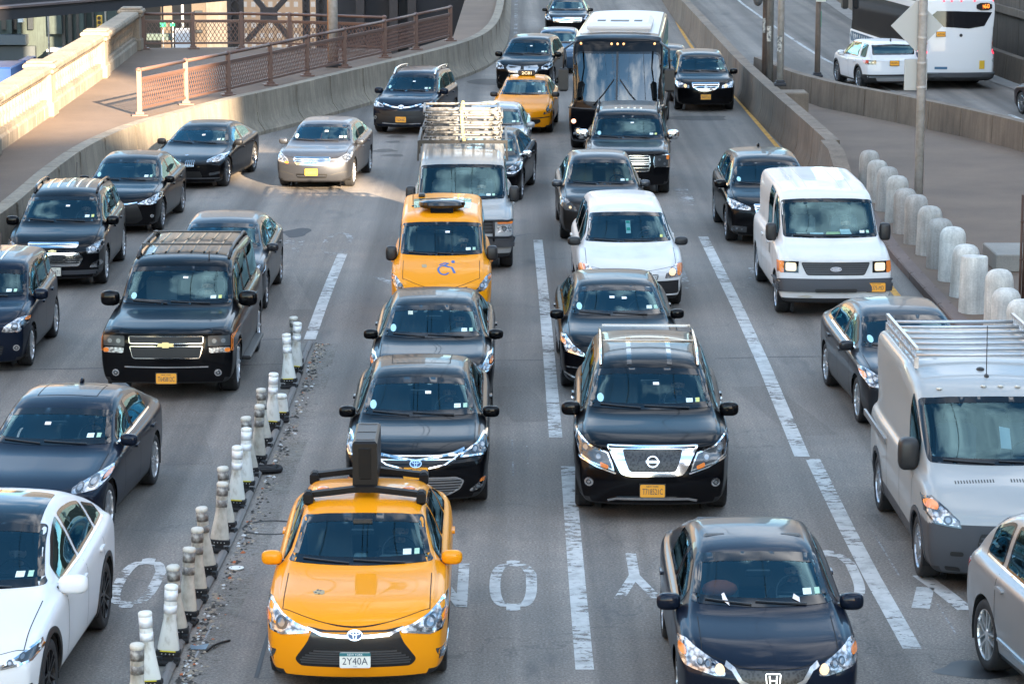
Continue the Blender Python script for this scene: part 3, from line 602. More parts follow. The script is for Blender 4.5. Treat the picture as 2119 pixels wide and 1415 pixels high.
pier = mat('bridge_shadow_steel', (.018, .019, .024), .7); t = block('bridge_pier', ((P3(700, 0, 170).x+P3(958, 0, 170).x)/2, 176, ZL), (P3(985, 0, 170).x-P3(700, 0, 170).x, 10, 40), 'massive dark bridge pier filling the gap behind the near railing', pier)  # black block stands in for the shade under the bridge
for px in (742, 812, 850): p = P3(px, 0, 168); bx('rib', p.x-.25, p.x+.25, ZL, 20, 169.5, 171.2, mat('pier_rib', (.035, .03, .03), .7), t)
# road signs down below
for px, py, w, h, c, lab in ((337, 52, 13, 9, (.0, .22, .12), 'green street sign on the left behind the far railing'), (357, 52, 10, 6, (.0, .22, .12), 'small green street sign behind the far railing')):
    p = P3(px, py, 190); s_ = 5850/190.; t = empty('street_sign', (p.x, p.y, ZL), label=lab, cat='sign'); child(MB().box((p.x, p.y, p.z), (w/s_, .06, h/s_)).build('panel', mat('sign_green', c, .5)), t); child(MB().tube([(p.x, p.y+.1, ZL), (p.x, p.y+.1, p.z+.3)], .05, 6).build('pole', GALV), t)
p = P3(378, 70, 185); t = empty('white_board', (p.x, p.y, ZL), label='blank white board behind the far railing', cat='board'); child(MB().box((p.x, p.y, p.z-.4), (1.0, .06, 1.5)).build('panel', mat('board_white', (.55, .58, .62), .5)), t); child(MB().tube([(p.x, p.y+.1, ZL), (p.x, p.y+.1, 5)], .09, 8).build('pole', GALV, smooth=True), t)
p = P3(373, 2, 185); child(MB().box((p.x, p.y, p.z), (.9, .06, .3)).build('name_plate', mat('board_white', (.55, .58, .62), .5)), t)
# overhead cables high above the road
cb = mat('cable_black', (.01, .01, .01), .6)
for i, (x0, x1, h) in enumerate(((-7.5, -5.5, 30), (-3.2, -2.4, 31), (-2.6, -2.0, 31.4), (.6, -.4, 29), (5.5, 6.5, 33))):
    pts = [(x0+(x1-x0)*k/20, -60+k*13, h-3*math.sin(math.pi*k/20)) for k in range(21)]
    tag(MB().tube(pts, .045, 5).build('overhead_cable', cb, smooth=True), ['leftmost high cable crossing above the left lanes', 'left one of the close pair of high cables', 'right one of the close pair of high cables', 'high cable above the middle lane', 'rightmost high cable above the van lane'][i], 'cable', 'overhead cables above the road')

# ---------------------------------------------------------------- bollards
BOLM = concrete('bollard_concrete', (.50, .48, .43), True, 4); BOLB = concrete('bare_bollard_concrete', (.42, .40, .36), True, 2.5)
ranks = ['first', 'second', 'third', 'fourth', 'fifth', 'sixth', 'seventh', 'eighth', 'ninth', 'tenth', 'eleventh', 'twelfth', 'thirteenth', 'fourteenth', 'fifteenth']
BOLW = concrete('whitewashed_bollard', (.66, .64, .58), True, 4)
def bollard(px, pt, k, flat=False, m=None, lean=0):
    h = .98; y = (pt+343)/(1-(h+.14)/CH)-343-3; y0 = (y+343)*(1-.14/CH)-343; p = at(px, y0, .14); r = .235; b = MB()
    top = [(r*.97, h-.03), (r*.9, h), (.01, h+.005)] if flat else [(r*1.0, h-.20), (r*.94, h-.12), (r*.8, h-.055), (r*.55, h-.015), (r*.25, h), (.01, h+.003)]
    b.lathe([(r*1.06, -.02), (r*1.05, .02), (r*1.02, .35)]+top, n=28); o = b.build('bollard', m or BOLM, smooth=True, loc=p); recess(o, 50); o.rotation_euler = (R(lean+1.3*math.sin(k*2.7)), R(1.2*math.cos(k*3.3)), k); o.scale = (1+.05*math.sin(k*5), 1+.05*math.sin(k*5), 1+.035*math.cos(k*3)); return o
tops = [(1796, 315), (1815, 330), (1834, 346), (1855, 366), (1873, 387), (1896, 406), (1921, 426), (1944, 450), (1969, 473), (1994, 502), (2013, 531), (2066, 558), (2080, 591), (2113, 622)]
for i, (px, pt) in enumerate(tops):
    fl = i in (10,); o = bollard(px, pt, i*1.3, fl, BOLB if i in (0, 2, 4, 5, 7) else (BOLW if i > 7 else BOLM), lean=(-2 if i in (9, 11) else 0))
    lb = {0: 'domed grey concrete bollard farthest up the row', 8: 'domed bollard with a rust streak, lit warm by the sun', 9: 'pale domed bollard right below the sunlit one with the rust streak', 10: 'flat topped white bollard with rough edges', 11: 'wide pale bollard right of the flat topped one', 12: 'flat pale bollard behind the roof rack of the silver van', 13: 'domed stone bollard at the right edge of the picture', 5: 'domed concrete bollard touching the base of the tall sign pole'}.get(i, 'domed concrete bollard, %s from the far end of the row' % ranks[i])
    tag(o, lb, 'bollard', 'concrete bollards along the curb')
# ---------------------------------------------------------------- poles and signs
def pole(px, py, r, h, label, z=0., m=None, base=.3, nm='lamp_pole', cat='pole'):
    p = at(px, py, z); t = empty(nm, p, label=label, cat=cat); b = MB(); b.tube([(0, 0, 0), (0, 0, h*.5), (0, 0, h)], [r, r*.93, r*.85], 16); b.build('pole', m or GALV, t, smooth=True)
    if base: recess(MB().box((0, 0, .05), (base, base, .1), bev=.02).box((0, 0, .13), (base*.75, base*.75, .08), bev=.02).build('base_plate', DARKST, t))
    return t
t = pole(1900, 436, .10, 14, 'tall galvanised pole with a diamond sign and a box sign seen from behind', .14, nm='sign_pole'); q = t.location
alum = mat('bare_aluminium', (.40, .41, .40), .5, .35)
def P3d(px, py, dy): return P3(px, py, q.y+dy)
c = P3d(1897, 54, .14); hd = .57; b = MB(); lp = smooth_line([(0, -hd), (hd, 0), (0, hd), (-hd, 0)], 0); b.add([(x, -.012, z) for x, z in lp]+[(x, .012, z) for x, z in lp], [(0, 1, 2, 3), (7, 6, 5, 4)]+[(k, k+4, (k+1) % 4+4, (k+1) % 4) for k in range(4)])
o = b.build('diamond_sign', alum, t); o.location = (c.x-q.x, .14, c.z-q.z)
c = P3d(1895, 155, .14); b = MB(); b.box((0, 0, 0), (.50, .06, .70), bev=.01); o = b.build('box_sign', alum, t); o.location = (c.x-q.x, .16, c.z-q.z)
for py in (30, 78, 130, 180): c = P3d(1898, py, 0); MB().lathe([(.105, -.02), (.112, -.02), (.112, .02), (.105, .02)], (0, 0, c.z-q.z), 16).build('clamp', GALV, t)
def paper(t, px, py, w, h, r):
    c = P3(px, py, t.location.y); s_ = FPX/t.location.y*1.01; V = []; F = []
    for k in range(7):
        a = -math.pi/2+(k/6-.5)*(w/s_/r)*.95
        for z in (-h/2/s_, h/2/s_): V.append((c.x-t.location.x+(r+.006)*math.cos(a), (r+.006)*math.sin(a), c.z-t.location.z+z))
    F = [(2*k, 2*k+2, 2*k+3, 2*k+1) for k in range(6)]; pm = mat('old_poster', (.42, .40, .35), .8); nodes(pm)[1].new(ramp(pm, noise(pm, 9, 4, .7), [(.42, (.08, .08, .08)), (.55, (.5, .48, .42))]), nodes(pm)[2].inputs['Base Color'])
    mk('sticker', V, F, pm, t)
t = pole(1614, 178, .10, 12, 'lamp pole with a paper sticker standing on the end of the tan barrier', 1.1, base=.34); paper(t, 1614, 91, 13, 34, .1)
t = pole(1691, 160, .10, 7.2, 'rusty pole with a small plate behind the block barrier', 0., concrete('rusty_steel', (.22, .18, .15), True, 3), .36); c = P3(1698, -2, t.location.y); MB().box((c.x-t.location.x, -.14, c.z-t.location.z), (.34, .03, .2)).build('small_sign', mat('sign_cream', (.5, .5, .42), .5), t); c = P3(1695, 40, t.location.y); MB().box((c.x-t.location.x+.06, 0, c.z-t.location.z), (.03, .1, .55)).build('green_strip', mat('dusty_green2', (.02, .18, .10), .5), t)
old = concrete('weathered_pole', (.22, .21, .19), True, 2.5)
t = pole(1592, 196, .11, 11, 'weathered grey green pole with a paper sticker', 0., old, 0); paper(t, 1592, 70, 13, 32, .11)
t = pole(1581, 190, .085, 11, 'slim rusty pole beside the weathered grey green pole', 0., concrete('rusty_steel2', (.20, .15, .12), True, 3), 0); paper(t, 1581, 53, 6, 30, .085)
c = P3(1568, 5, t.location.y); MB().ell((c.x-t.location.x, -.1, c.z-t.location.z+.15), (.17, .15, .28), 12, 8).build('bell_housing', mat('grey_box', (.1, .1, .1), .6), t, True)
t = pole(690, 139, .16, 9, 'thick pale grey lamp post with a rusty edge behind the brown railing', ZS, GALV, .5)
MB().box((-.15, -.0, 4.5), (.05, .12, 9)).build('rust_strip', mat('orange_rust', (.38, .17, .06), .8), t)
# blocks where the barrier meets the poles
p = at(1622, 190, 1.0); tag(recess(MB().box((0, 0, .5), (.8, 1.1, 1.06), bev=.03).build('concrete_block', CONC, loc=(p.x+.25, p.y-.2, 0))), 'concrete block beside the tan barrier under the lamp pole', 'block')
# rebar posts and stone kerb at the right edge
rb = mat('rusty_rebar', (.06, .03, .02), .7); p = at(2113, 668, .14)
t = empty('rebar_post', p, label='cluster of thin rusty steel bars standing at the right edge', cat='post')
for dx, dy in ((-.04, 0), (.02, .05), (.05, -.03)): MB().tube([(dx, dy, 0), (dx, dy, 2.25+dx)], .022, 6).build('bar', rb, t, smooth=True)
for z in (.4, 1.1, 1.75): MB().tube([(.06*math.cos(a*.785), .06*math.sin(a*.785), z) for a in range(8)], .012, 4, closed=True).build('hoop', rb, t, smooth=True)
p = at(2090, 560, .14); tag(recess(MB().box((.9, .6, .17), (2.4, 1.6, .34), bev=.02).build('stone_block', concrete('kerb_block', (.26, .24, .21), False), loc=p)), 'low stone block edging behind the bollards at the right', 'block')

# ---------------------------------------------------------------- flexible lane posts along the rubber curb
PW = mat('post_white', (.66, .66, .62), .5); _n = noise(PW, 5, 6, .6, sc=(1, 1, .5)); nodes(PW)[1].new(ramp(PW, _n, [(.30, (.34, .31, .25)), (.44, (.68, .68, .63))]), nodes(PW)[2].inputs['Base Color'])
PD = mat('post_dirty', (.5, .47, .4), .6); _n = noise(PD, 5, 6, .6, sc=(1, 1, .45)); nodes(PD)[1].new(ramp(PD, _n, [(.30, (.20, .18, .14)), (.52, (.54, .51, .44))]), nodes(PD)[2].inputs['Base Color'])
REF = mat('reflective_band', (.74, .75, .75), .3, .1); REFD = mat('worn_reflective_band', (.24, .23, .20), .6); _n = noise(REFD, 14, 5); nodes(REFD)[1].new(ramp(REFD, _n, [(.4, (.12, .11, .1)), (.7, (.45, .44, .4))]), nodes(REFD)[2].inputs['Base Color'])
BR_ = mat('black_rubber', (.006, .006, .007), .8)
def lane_post(dirty, short=False):
    t = bpy.data.objects.new('lane_post', None); COL.objects.link(t); pm = PD if dirty else PW; rf = REFD if dirty else REF; b = MB(); r = .066; H_ = .42 if short else .86
    n = 16; V = []; F = []; rows = [(.16, .112, .05), (.185, .114, .054), (.46, .072, .066), (.49, r, r), (H_-.05, r, r)]
    if short: rows = [(.16, .11, .06), (.3, .09, .06), (H_-.06, .08, .07)]
    for z, rx, ry in rows:
        for k in range(n): a = 2*math.pi*k/n; V.append((rx*math.cos(a), ry*math.sin(a), z))
    F = [(i*n+k, i*n+(k+1) % n, (i+1)*n+(k+1) % n, (i+1)*n+k) for i in range(len(rows)-1) for k in range(n)]+[tuple(range(n))[::-1]]
    b.add(V, F); recess(b.build('post_body', pm, t, True), 25)
    r2 = .085 if short else .071
    MB().lathe([(r2-.003, H_-.05), (r2, H_-.045), (r2, H_-.022), (r2*.86, H_-.008), (.01, H_+.003)], n=16).build('cap', pm, t, True)
    if not short:
        for z0, z1 in ((H_-.165, H_-.055), (.56, .645)): MB().lathe([(r+.003, z0), (r+.003, z1)], n=16).build('reflective_band', rf, t, True)
    b = MB(); b.box((0, 0, .135), (.25, .12, .06), bev=.01).box((0, 0, .085), (.10, .10, .06)).box((.0, 0, .04), (.24, .2, .05), bev=.012)
    for sx in (-1, 1): b.box((sx*.09, -.065, .06), (.045, .03, .06))
    b.build('rubber_base', BR_, t)
    b = MB()
    for x in (-.06, -.02, .02, .06): b.lathe([(.007, 0), (.007, -.008)], (x, -.061, .135), 6, 'y')
    b.build('base_bolts', WHITE_ := mat('bolt_steel', (.5, .5, .5), .3, .8), t)
    if not dirty: MB().box((0, -.064, .165), (.16, .006, .012)).build('yellow_label', mat('label_yellow', (.6, .5, .02), .5), t)
    return t
MB()
posts = [(284, 1317, 1), (312, 1256, 0), (347, 1199, 0), (368, 1157, 1), (385, 1125, 1), (407, 1082, 1), (429, 1039, 1), (453, 991, 1), (469, 958, 1), (488, 914, 0), (507, 880, 0), (518, 855, 1), (532, 830, 1), (546, 799, 1), (562, 766, 0), (581, 812, 2), (599, 687, 0), (610, 662, 0), (613, 650, 1)]
protos = {0: lane_post(False), 1: lane_post(True), 2: lane_post(False, True)}
for i, (px, pt, k) in enumerate(posts):
    H_ = .42 if k == 2 else .86; y = (pt+343)/(1-H_/CH)-343; o = copy_tree(protos[k]); o.location = at(px, y); sc = 1.0; o.rotation_euler = (R([3, -2, 1, 4, -3, 2][i % 6]), R([2, -3, 4, -2, 3][i % 5]), R(-6+3*(i % 4)))
    lb = ['bent dirty lane post with a chipped cap at the bottom of the row', 'clean white lane post, second from the bottom of the row', 'clean white lane post with a yellow base label, third from the bottom', 'dirty cream lane post, fourth from the bottom of the row', 'grimy grey banded lane post, fifth from the bottom', 'grimy lane post, sixth from the bottom of the row', 'grey banded lane post, seventh from the bottom of the row', 'grey banded lane post, eighth from the bottom of the row', 'dirty lane post, ninth from the bottom, beside a clean one', 'clean white lane post left of the tyre scrap', 'clean white lane post just above the tyre scrap', 'lower of the three grimy lane posts in the upper group', 'middle of the three grimy lane posts in the upper group', 'upper of the three grimy lane posts in the upper group', 'tall clean white lane post in the middle of the row', 'short stubby white lane post behind the tall clean one', 'clean white lane post in front of the farthest two', 'white lane post second from the far end of the row', 'farthest lane post, grey topped, where the lane line starts'][i]
    tag(o, lb, 'lane post', 'flexible lane posts along the rubber curb')
for o in protos.values():
    for ch in list(o.children): bpy.data.objects.remove(ch)
    bpy.data.objects.remove(o)
cl = smooth_line([tuple(at(x, y)[:2]) for x, y in ((340, 1460), (361, 1409), (392, 1330), (435, 1232), (500, 1104), (545, 990), (595, 870), (628, 785), (640, 740), (652, 712))], 2)
tag(extrude('rubber_curb', [(x-.04, y) for x, y in cl], [(.0, .0), (.0, .035), (-.03, .06), (-.07, .06), (-.1, .035), (-.1, .0)][::-1], mat('curb_rubber', (.16, .15, .14), .8), 1.0, jd=.01), 'long low dark rubber curb running beside the lane posts', 'curb strip')
tag(extrude('curb_bed', [(x-.25, y) for x, y in cl], [(.13, .0), (.12, .012), (-.12, .012), (-.14, .0)][::-1], concrete('curb_bed_mortar', (.20, .185, .16), False, 3)), kind='structure')
# grit and litter beside the curb
GR = [mat('grit_dark', (.05, .045, .04), .9), mat('grit_tan', (.30, .25, .19), .9), mat('grit_pale', (.55, .55, .53), .8), mat('grit_orange', (.42, .12, .04), .8)]
b = MB()
for k in range(1300):
    i = random.uniform(0, len(cl)-1.001); j = int(i); f = i-j; x = cl[j][0]*(1-f)+cl[j+1][0]*f; y = cl[j][1]*(1-f)+cl[j+1][1]*f; off = abs(random.gauss(0, .10))+.02; s_ = random.choice((.008, .012, .016, .022, .03))*(1.2 if off < .2 else .8)
    a = random.random()*6.28; h = s_*random.uniform(.2, .7); z = .004; V = []
    for q in range(4): V.append((x+off+s_*random.uniform(.6, 1.2)*math.cos(a+q*1.57), y+s_*random.uniform(.8, 1.6)*math.sin(a+q*1.57), z))
    V.append((x+off, y, z+h)); b.k = random.choices((0, 1, 2, 3), (42, 40, 10, 3))[0]; b.add(V, [(0, 1, 4), (1, 2, 4), (2, 3, 4), (3, 0, 4)])
tag(b.build('grit', GR[0], extra=GR[1:]), 'loose grit and litter strewn along the rubber curb', 'grit', kind='stuff')
gd = worn('grit_dust', (.20, .18, .15), .56, 14); stripe('dust_band', [Vector((x+.22, y, 0)) for x, y in cl], .36, gd, z=.0025)
def scrap(nm, px, py, build, m, label, cat):
    b = MB(); build(b); tag(recess(b.build(nm, m, loc=at(px, py))), label, cat)
def _t(b):
    for r, rr in ((.17, .035), (.10, .05)): b.tube([(r*1.25*math.cos(k*.35), r*.95*math.sin(k*.35), .04+.01*math.sin(k)) for k in range(18)], rr, 7, closed=True)
    for k in range(6): b.bar((0, 0, .04), (.18*math.cos(k*1.05), .15*math.sin(k*1.05), .04), .03)
scrap('rubber_ring', 548, 976, _t, BR_, 'round black rubber base lying loose beside the curb', 'rubber scrap')
scrap('paper_cup_lid', 489, 1177, lambda b: b.lathe([(.085, .005), (.09, .02), (.05, .022), (.01, .014)], n=18), PW, 'round white cup lid lying in the grit', 'lid')
scrap('metal_scrap', 412, 1342, lambda b: b.add([(-.1, -.05, .01), (.08, -.08, .02), (.1, .04, .05), (-.03, .08, .015), (-.09, .03, .04)], [(0, 1, 2, 3, 4)]), mat('scrap_blue', (.18, .22, .25), .35, .5), 'crumpled blue grey scrap near the lowest lane posts', 'scrap')
scrap('wire_scrap', 432, 1338, lambda b: b.tube([(0, -.2, .01), (.05, -.05, .03), (.12, .1, .02), (.2, .22, .01)], .012, 5), BR_, 'curved black strip lying by the blue scrap', 'scrap')

# ---------------------------------------------------------------- vehicle builder
def subdivide(V, F, T):
    """one step of Catmull-Clark on closed quads; T is carried by the child faces"""
    n = len(V); m = len(F); fp = V[F].mean(1)
    E = np.stack([F, np.roll(F, -1, 1)], -1).reshape(-1, 2); Es = np.sort(E, 1)
    key = Es[:, 0].astype(np.int64)*n+Es[:, 1]; uk, inv = np.unique(key, return_inverse=True)
    e0, e1 = (uk//n).astype(int), (uk % n).astype(int); ne = len(uk)
    ef = np.zeros((ne, 3)); np.add.at(ef, inv, np.repeat(fp, 4, 0)); ep = (V[e0]+V[e1]+ef)/4; em = (V[e0]+V[e1])/2
    val = np.zeros(n); np.add.at(val, F.ravel(), 1)
    Q = np.zeros((n, 3)); np.add.at(Q, F.ravel(), np.repeat(fp, 4, 0)); Q /= val[:, None]
    Rr = np.zeros((n, 3)); np.add.at(Rr, e0, em); np.add.at(Rr, e1, em); Rr /= val[:, None]
    vp = (Q+2*Rr+(val[:, None]-3)*V)/val[:, None]; inv = inv.reshape(m, 4); Fs = []
    for k in range(4): Fs.append(np.stack([F[:, k], n+inv[:, k], n+ne+np.arange(m), n+inv[:, (k-1) % 4]], 1))
    return np.vstack([vp, ep, fp]), np.vstack(Fs), np.tile(T, 4)
def itp(tab, t): return float(np.interp(t, [a for a, b in tab], [b for a, b in tab]))

BASE = dict(L=4.85, W=1.83, wb=2.78, fo=.95, r=.335, gc=.19, wt=.62, b0=.27, crown=.05,
            prof=[(0, .74), (.08, .82), (.5, .90), (1.2, .97), (1.22, .975), (2.05, 1.40), (2.35, 1.465), (2.9, 1.49), (3.4, 1.465), (3.8, 1.34), (4.35, 1.11), (4.7, 1.08), (4.85, 1.0)],
            tc=1.22, tf=2.05, tr=3.75, tb=4.3, belt=[(1.1, .92), (2.2, .955), (4.3, 1.04)], kz=1.1, win=[(1.62, 2.5), (2.58, 3.45), (3.52, 3.98)],
            nose=[(.1, .12), (.3, .03), (.5, 0), (.64, .02), (.80, .12)], tail=[(.2, -.1), (.5, 0), (.8, -.02), (1.1, -.12)])
GLASS = {}; CARS = []
def glass(name, tint, refl=1.0, gc=(.5, .88, 1)):
    if name in GLASS: return GLASS[name]
    m = bpy.data.materials.new(name); m.use_nodes = True; n = m.node_tree.nodes; l = m.node_tree.links; n.clear()
    o = n.new('ShaderNodeOutputMaterial'); x = n.new('ShaderNodeMixShader'); a = n.new('ShaderNodeBsdfTransparent'); b = n.new('ShaderNodeBsdfGlossy')
    f = n.new('ShaderNodeFresnel'); f.inputs['IOR'].default_value = 1.52; k = n.new('ShaderNodeMath'); k.operation = 'MULTIPLY'; k.inputs[1].default_value = refl; k.use_clamp = True
    a.inputs['Color'].default_value = (*tint, 1); b.inputs['Roughness'].default_value = 0.0; b.inputs['Color'].default_value = (*gc, 1)
    l.new(f.outputs[0], k.inputs[0]); l.new(k.outputs[0], x.inputs[0]); l.new(a.outputs[0], x.inputs[1]); l.new(b.outputs[0], x.inputs[2]); l.new(x.outputs[0], o.inputs[0])
    GLASS[name] = m; return m
def fillet(loop, r=.03, n=3):
    """round the corners of a closed outline with about this radius"""
    A = [Vector((p[0], p[1])) for p in loop]; Q = []; m = len(A)
    for i in range(m):
        a, b, c = A[i-1], A[i], A[(i+1) % m]; u, v = a-b, c-b; lu, lv = u.length, v.length
        if lu < 1e-6 or lv < 1e-6: continue
        d = min(r, lu*.45, lv*.45); p0, p1 = b+u/lu*d, b+v/lv*d
        for k in range(n+1): t = k/n; q = p0*(1-t)**2+b*2*t*(1-t)+p1*t*t; Q.append((q.x, q.y))
    return Q
def paint(name, col, metal=0., rough=.45, dirt=.0):
    if name in _mats: return _mats[name]
    m = mat(name, col, rough, metal, .31 if max(col) < .1 else .45, .02, .05); n, l, b = nodes(m)
    z = noise(m, 1.7, 4, .6); d = tuple(c*(1-.25)+.25*.12 for c in col)
    if dirt:
        l.new(mix(m, col, (.16, .14, .12), ramp(m, z, [(.5, g(0)), (.85, g(dirt))])), b.inputs['Base Color'])
    else:
        sx = n.new('ShaderNodeTexCoord'); sp = n.new('ShaderNodeSeparateXYZ'); l.new(sx.outputs['Object'], sp.inputs[0]); mr = n.new('ShaderNodeMapRange'); mr.inputs['From Min'].default_value = .75; mr.inputs['From Max'].default_value = .15; mr.inputs['To Max'].default_value = .035; l.new(sp.outputs[2], mr.inputs[0])
        dz = noise(m, 3.5, 6, .7); ml = n.new('ShaderNodeMath'); ml.operation = 'MULTIPLY'; l.new(mr.outputs[0], ml.inputs[0]); l.new(dz, ml.inputs[1]); l.new(mix(m, col, (.12, .10, .085), ml.outputs[0]), b.inputs['Base Color'])
    z2 = noise(m, 5, 5, .6); l.new(ramp(m, z2, [(.45, g(.02)), (.8, g(.09))]), b.inputs['Coat Roughness'])
    return m
BLACK = lambda: paint('black_paint', (.0018, .002, .003), 0, .3)
CHROME = lambda: mat('chrome', (.78, .79, .8), .12, 1.)
TRIM = lambda: mat('black_trim', (.012, .012, .013), .45)
GLOSSB = lambda: mat('gloss_black', (.004, .004, .005), .08)
def LAMP():
    if 'lamp_reflector' in _mats: return _mats['lamp_reflector']
    m = mat('lamp_reflector', (.5, .5, .5), .25, .8, 1., .02); n, l, b = nodes(m); v = n.new('ShaderNodeTexVoronoi'); v.inputs['Scale'].default_value = 22; t = n.new('ShaderNodeTexCoord'); mp = n.new('ShaderNodeMapping'); mp.inputs['Scale'].default_value = (1, .4, 1.3)
    l.new(t.outputs['Object'], mp.inputs[0]); l.new(mp.outputs[0], v.inputs['Vector']); l.new(ramp(m, v.outputs['Distance'], [(.2, (.60, .60, .60)), (.5, (.42, .42, .43)), (.72, (.12, .12, .125))]), b.inputs['Base Color']); return m
LAMPD = lambda: mat('lamp_dark', (.05, .055, .06), .2, .3, 1., .02)
AMBER = lambda: mat('amber_lens', (.75, .20, .03), .2, 0, 1.)
REDL = lambda: mat('red_lens', (.45, .01, .015), .2, 0, 1.)
LIT = lambda: mat('lit_lamp', (.5, .38, .24), .3, 0, 0, .03, .5, (1, .62, .32), .14)
RUB = lambda: mat('tyre_rubber', (.016, .016, .017), .75)
ALLOY = lambda: mat('alloy', (.42, .43, .45), .28, .9)
WHITE = lambda: mat('white_plastic', (.75, .76, .76), .4)
INTR = lambda: mat('dark_cabin_fabric', (.10, .11, .115), .8)

def rim_mesh(style, ns):
    key = ('rim', style, ns)
    if key in GLASS: return GLASS[key]
    b = MB(); Rr = .72                                     # unit tyre radius 1, axis x, outer face at x=0
    b.lathe([(Rr, -.02), (Rr-.03, -.01), (Rr-.05, -.06), (Rr-.07, -.30)], axis='x', n=32); b.F = b.F[:-2]
    if style == 'cap':
        b.lathe([(Rr-.05, -.05), (.5, -.03), (.3, -.10), (.28, -.02), (.05, .0)], axis='x', n=24)
        for k in range(8): a = k*math.pi/4; b.lathe([(.05, -.03), (.05, 0.02), (.0, .02)], c=(-.03, .42*math.cos(a), .42*math.sin(a)), axis='x', n=8)
    else:
        b.lathe([(.16, -.2), (.16, -.07), (.12, -.04), (.01, -.04)], axis='x', n=16)
        for k in range(ns):
            for s_ in ((-1, 1) if style == 'split' else (0,)):
                a = 2*math.pi*k/ns; a2 = a+s_*.42*(5/ns); w = .09 if style == 'split' else .17*(5/ns)**.6
                p = (-.09, .12*math.cos(a), .12*math.sin(a)); q = (-.045, (Rr-.03)*math.cos(a2), (Rr-.03)*math.sin(a2))
                b.bar(p, q, .06, w, up=(1, 0, 0))
    o = mk('rim', b.V, b.F, ALLOY(), None, False); me = o.data; bpy.data.objects.remove(o); GLASS[key] = me; return me
def tyre_mesh():
    if 'tyre' in GLASS: return GLASS['tyre']
    b = MB(); b.lathe([(.70, -.02), (.74, .0), (.86, .02), (.95, -.005), (.99, -.07), (1.0, -.12), (.985, -.2), (1.0, -.3), (1.0, -.38), (.985, -.42), (1.0, -.46), (.99, -.56), (.95, -.63), (.86, -.66), (.70, -.62)], axis='x', n=40)
    b.F = b.F[:-2]
    o = mk('tyre', b.V, b.F, RUB(), None, True); me = o.data; bpy.data.objects.remove(o)
    b = MB(); b.lathe([(.66, -.31), (.2, -.30), (.2, -.27), (0.01, -.27)], axis='x', n=24); o = mk('wheel', b.V, b.F, mat('brake_metal', (.06, .055, .05), .6, .3), None, True)
    GLASS['hub'] = o.data; bpy.data.objects.remove(o); GLASS['tyre'] = me; return me
def text_geo(txt, h, cx=0., cz=0., wide=None):
    cu = bpy.data.curves.new('t', 'FONT'); cu.body = txt; cu.align_x = 'CENTER'; cu.align_y = 'CENTER'; cu.size = h*1.4; cu.extrude = 0; cu.resolution_u = 2
    o = bpy.data.objects.new('t', cu); me = o.to_mesh(); V = [(v.co.x, v.co.y) for v in me.vertices]; F = [tuple(p.vertices) for p in me.polygons]
    o.to_mesh_clear(); bpy.data.objects.remove(o); bpy.data.curves.remove(cu)
    if V:
        xs = [v[0] for v in V]; ys = [v[1] for v in V]; w0 = max(xs)-min(xs); h0 = max(ys)-min(ys); mx_, my = (max(xs)+min(xs))/2, (max(ys)+min(ys))/2
        kx = (wide/w0) if wide else h/h0; V = [((x-mx_)*kx+cx, (y-my)*h/h0+cz) for x, y in V]
    return V, F

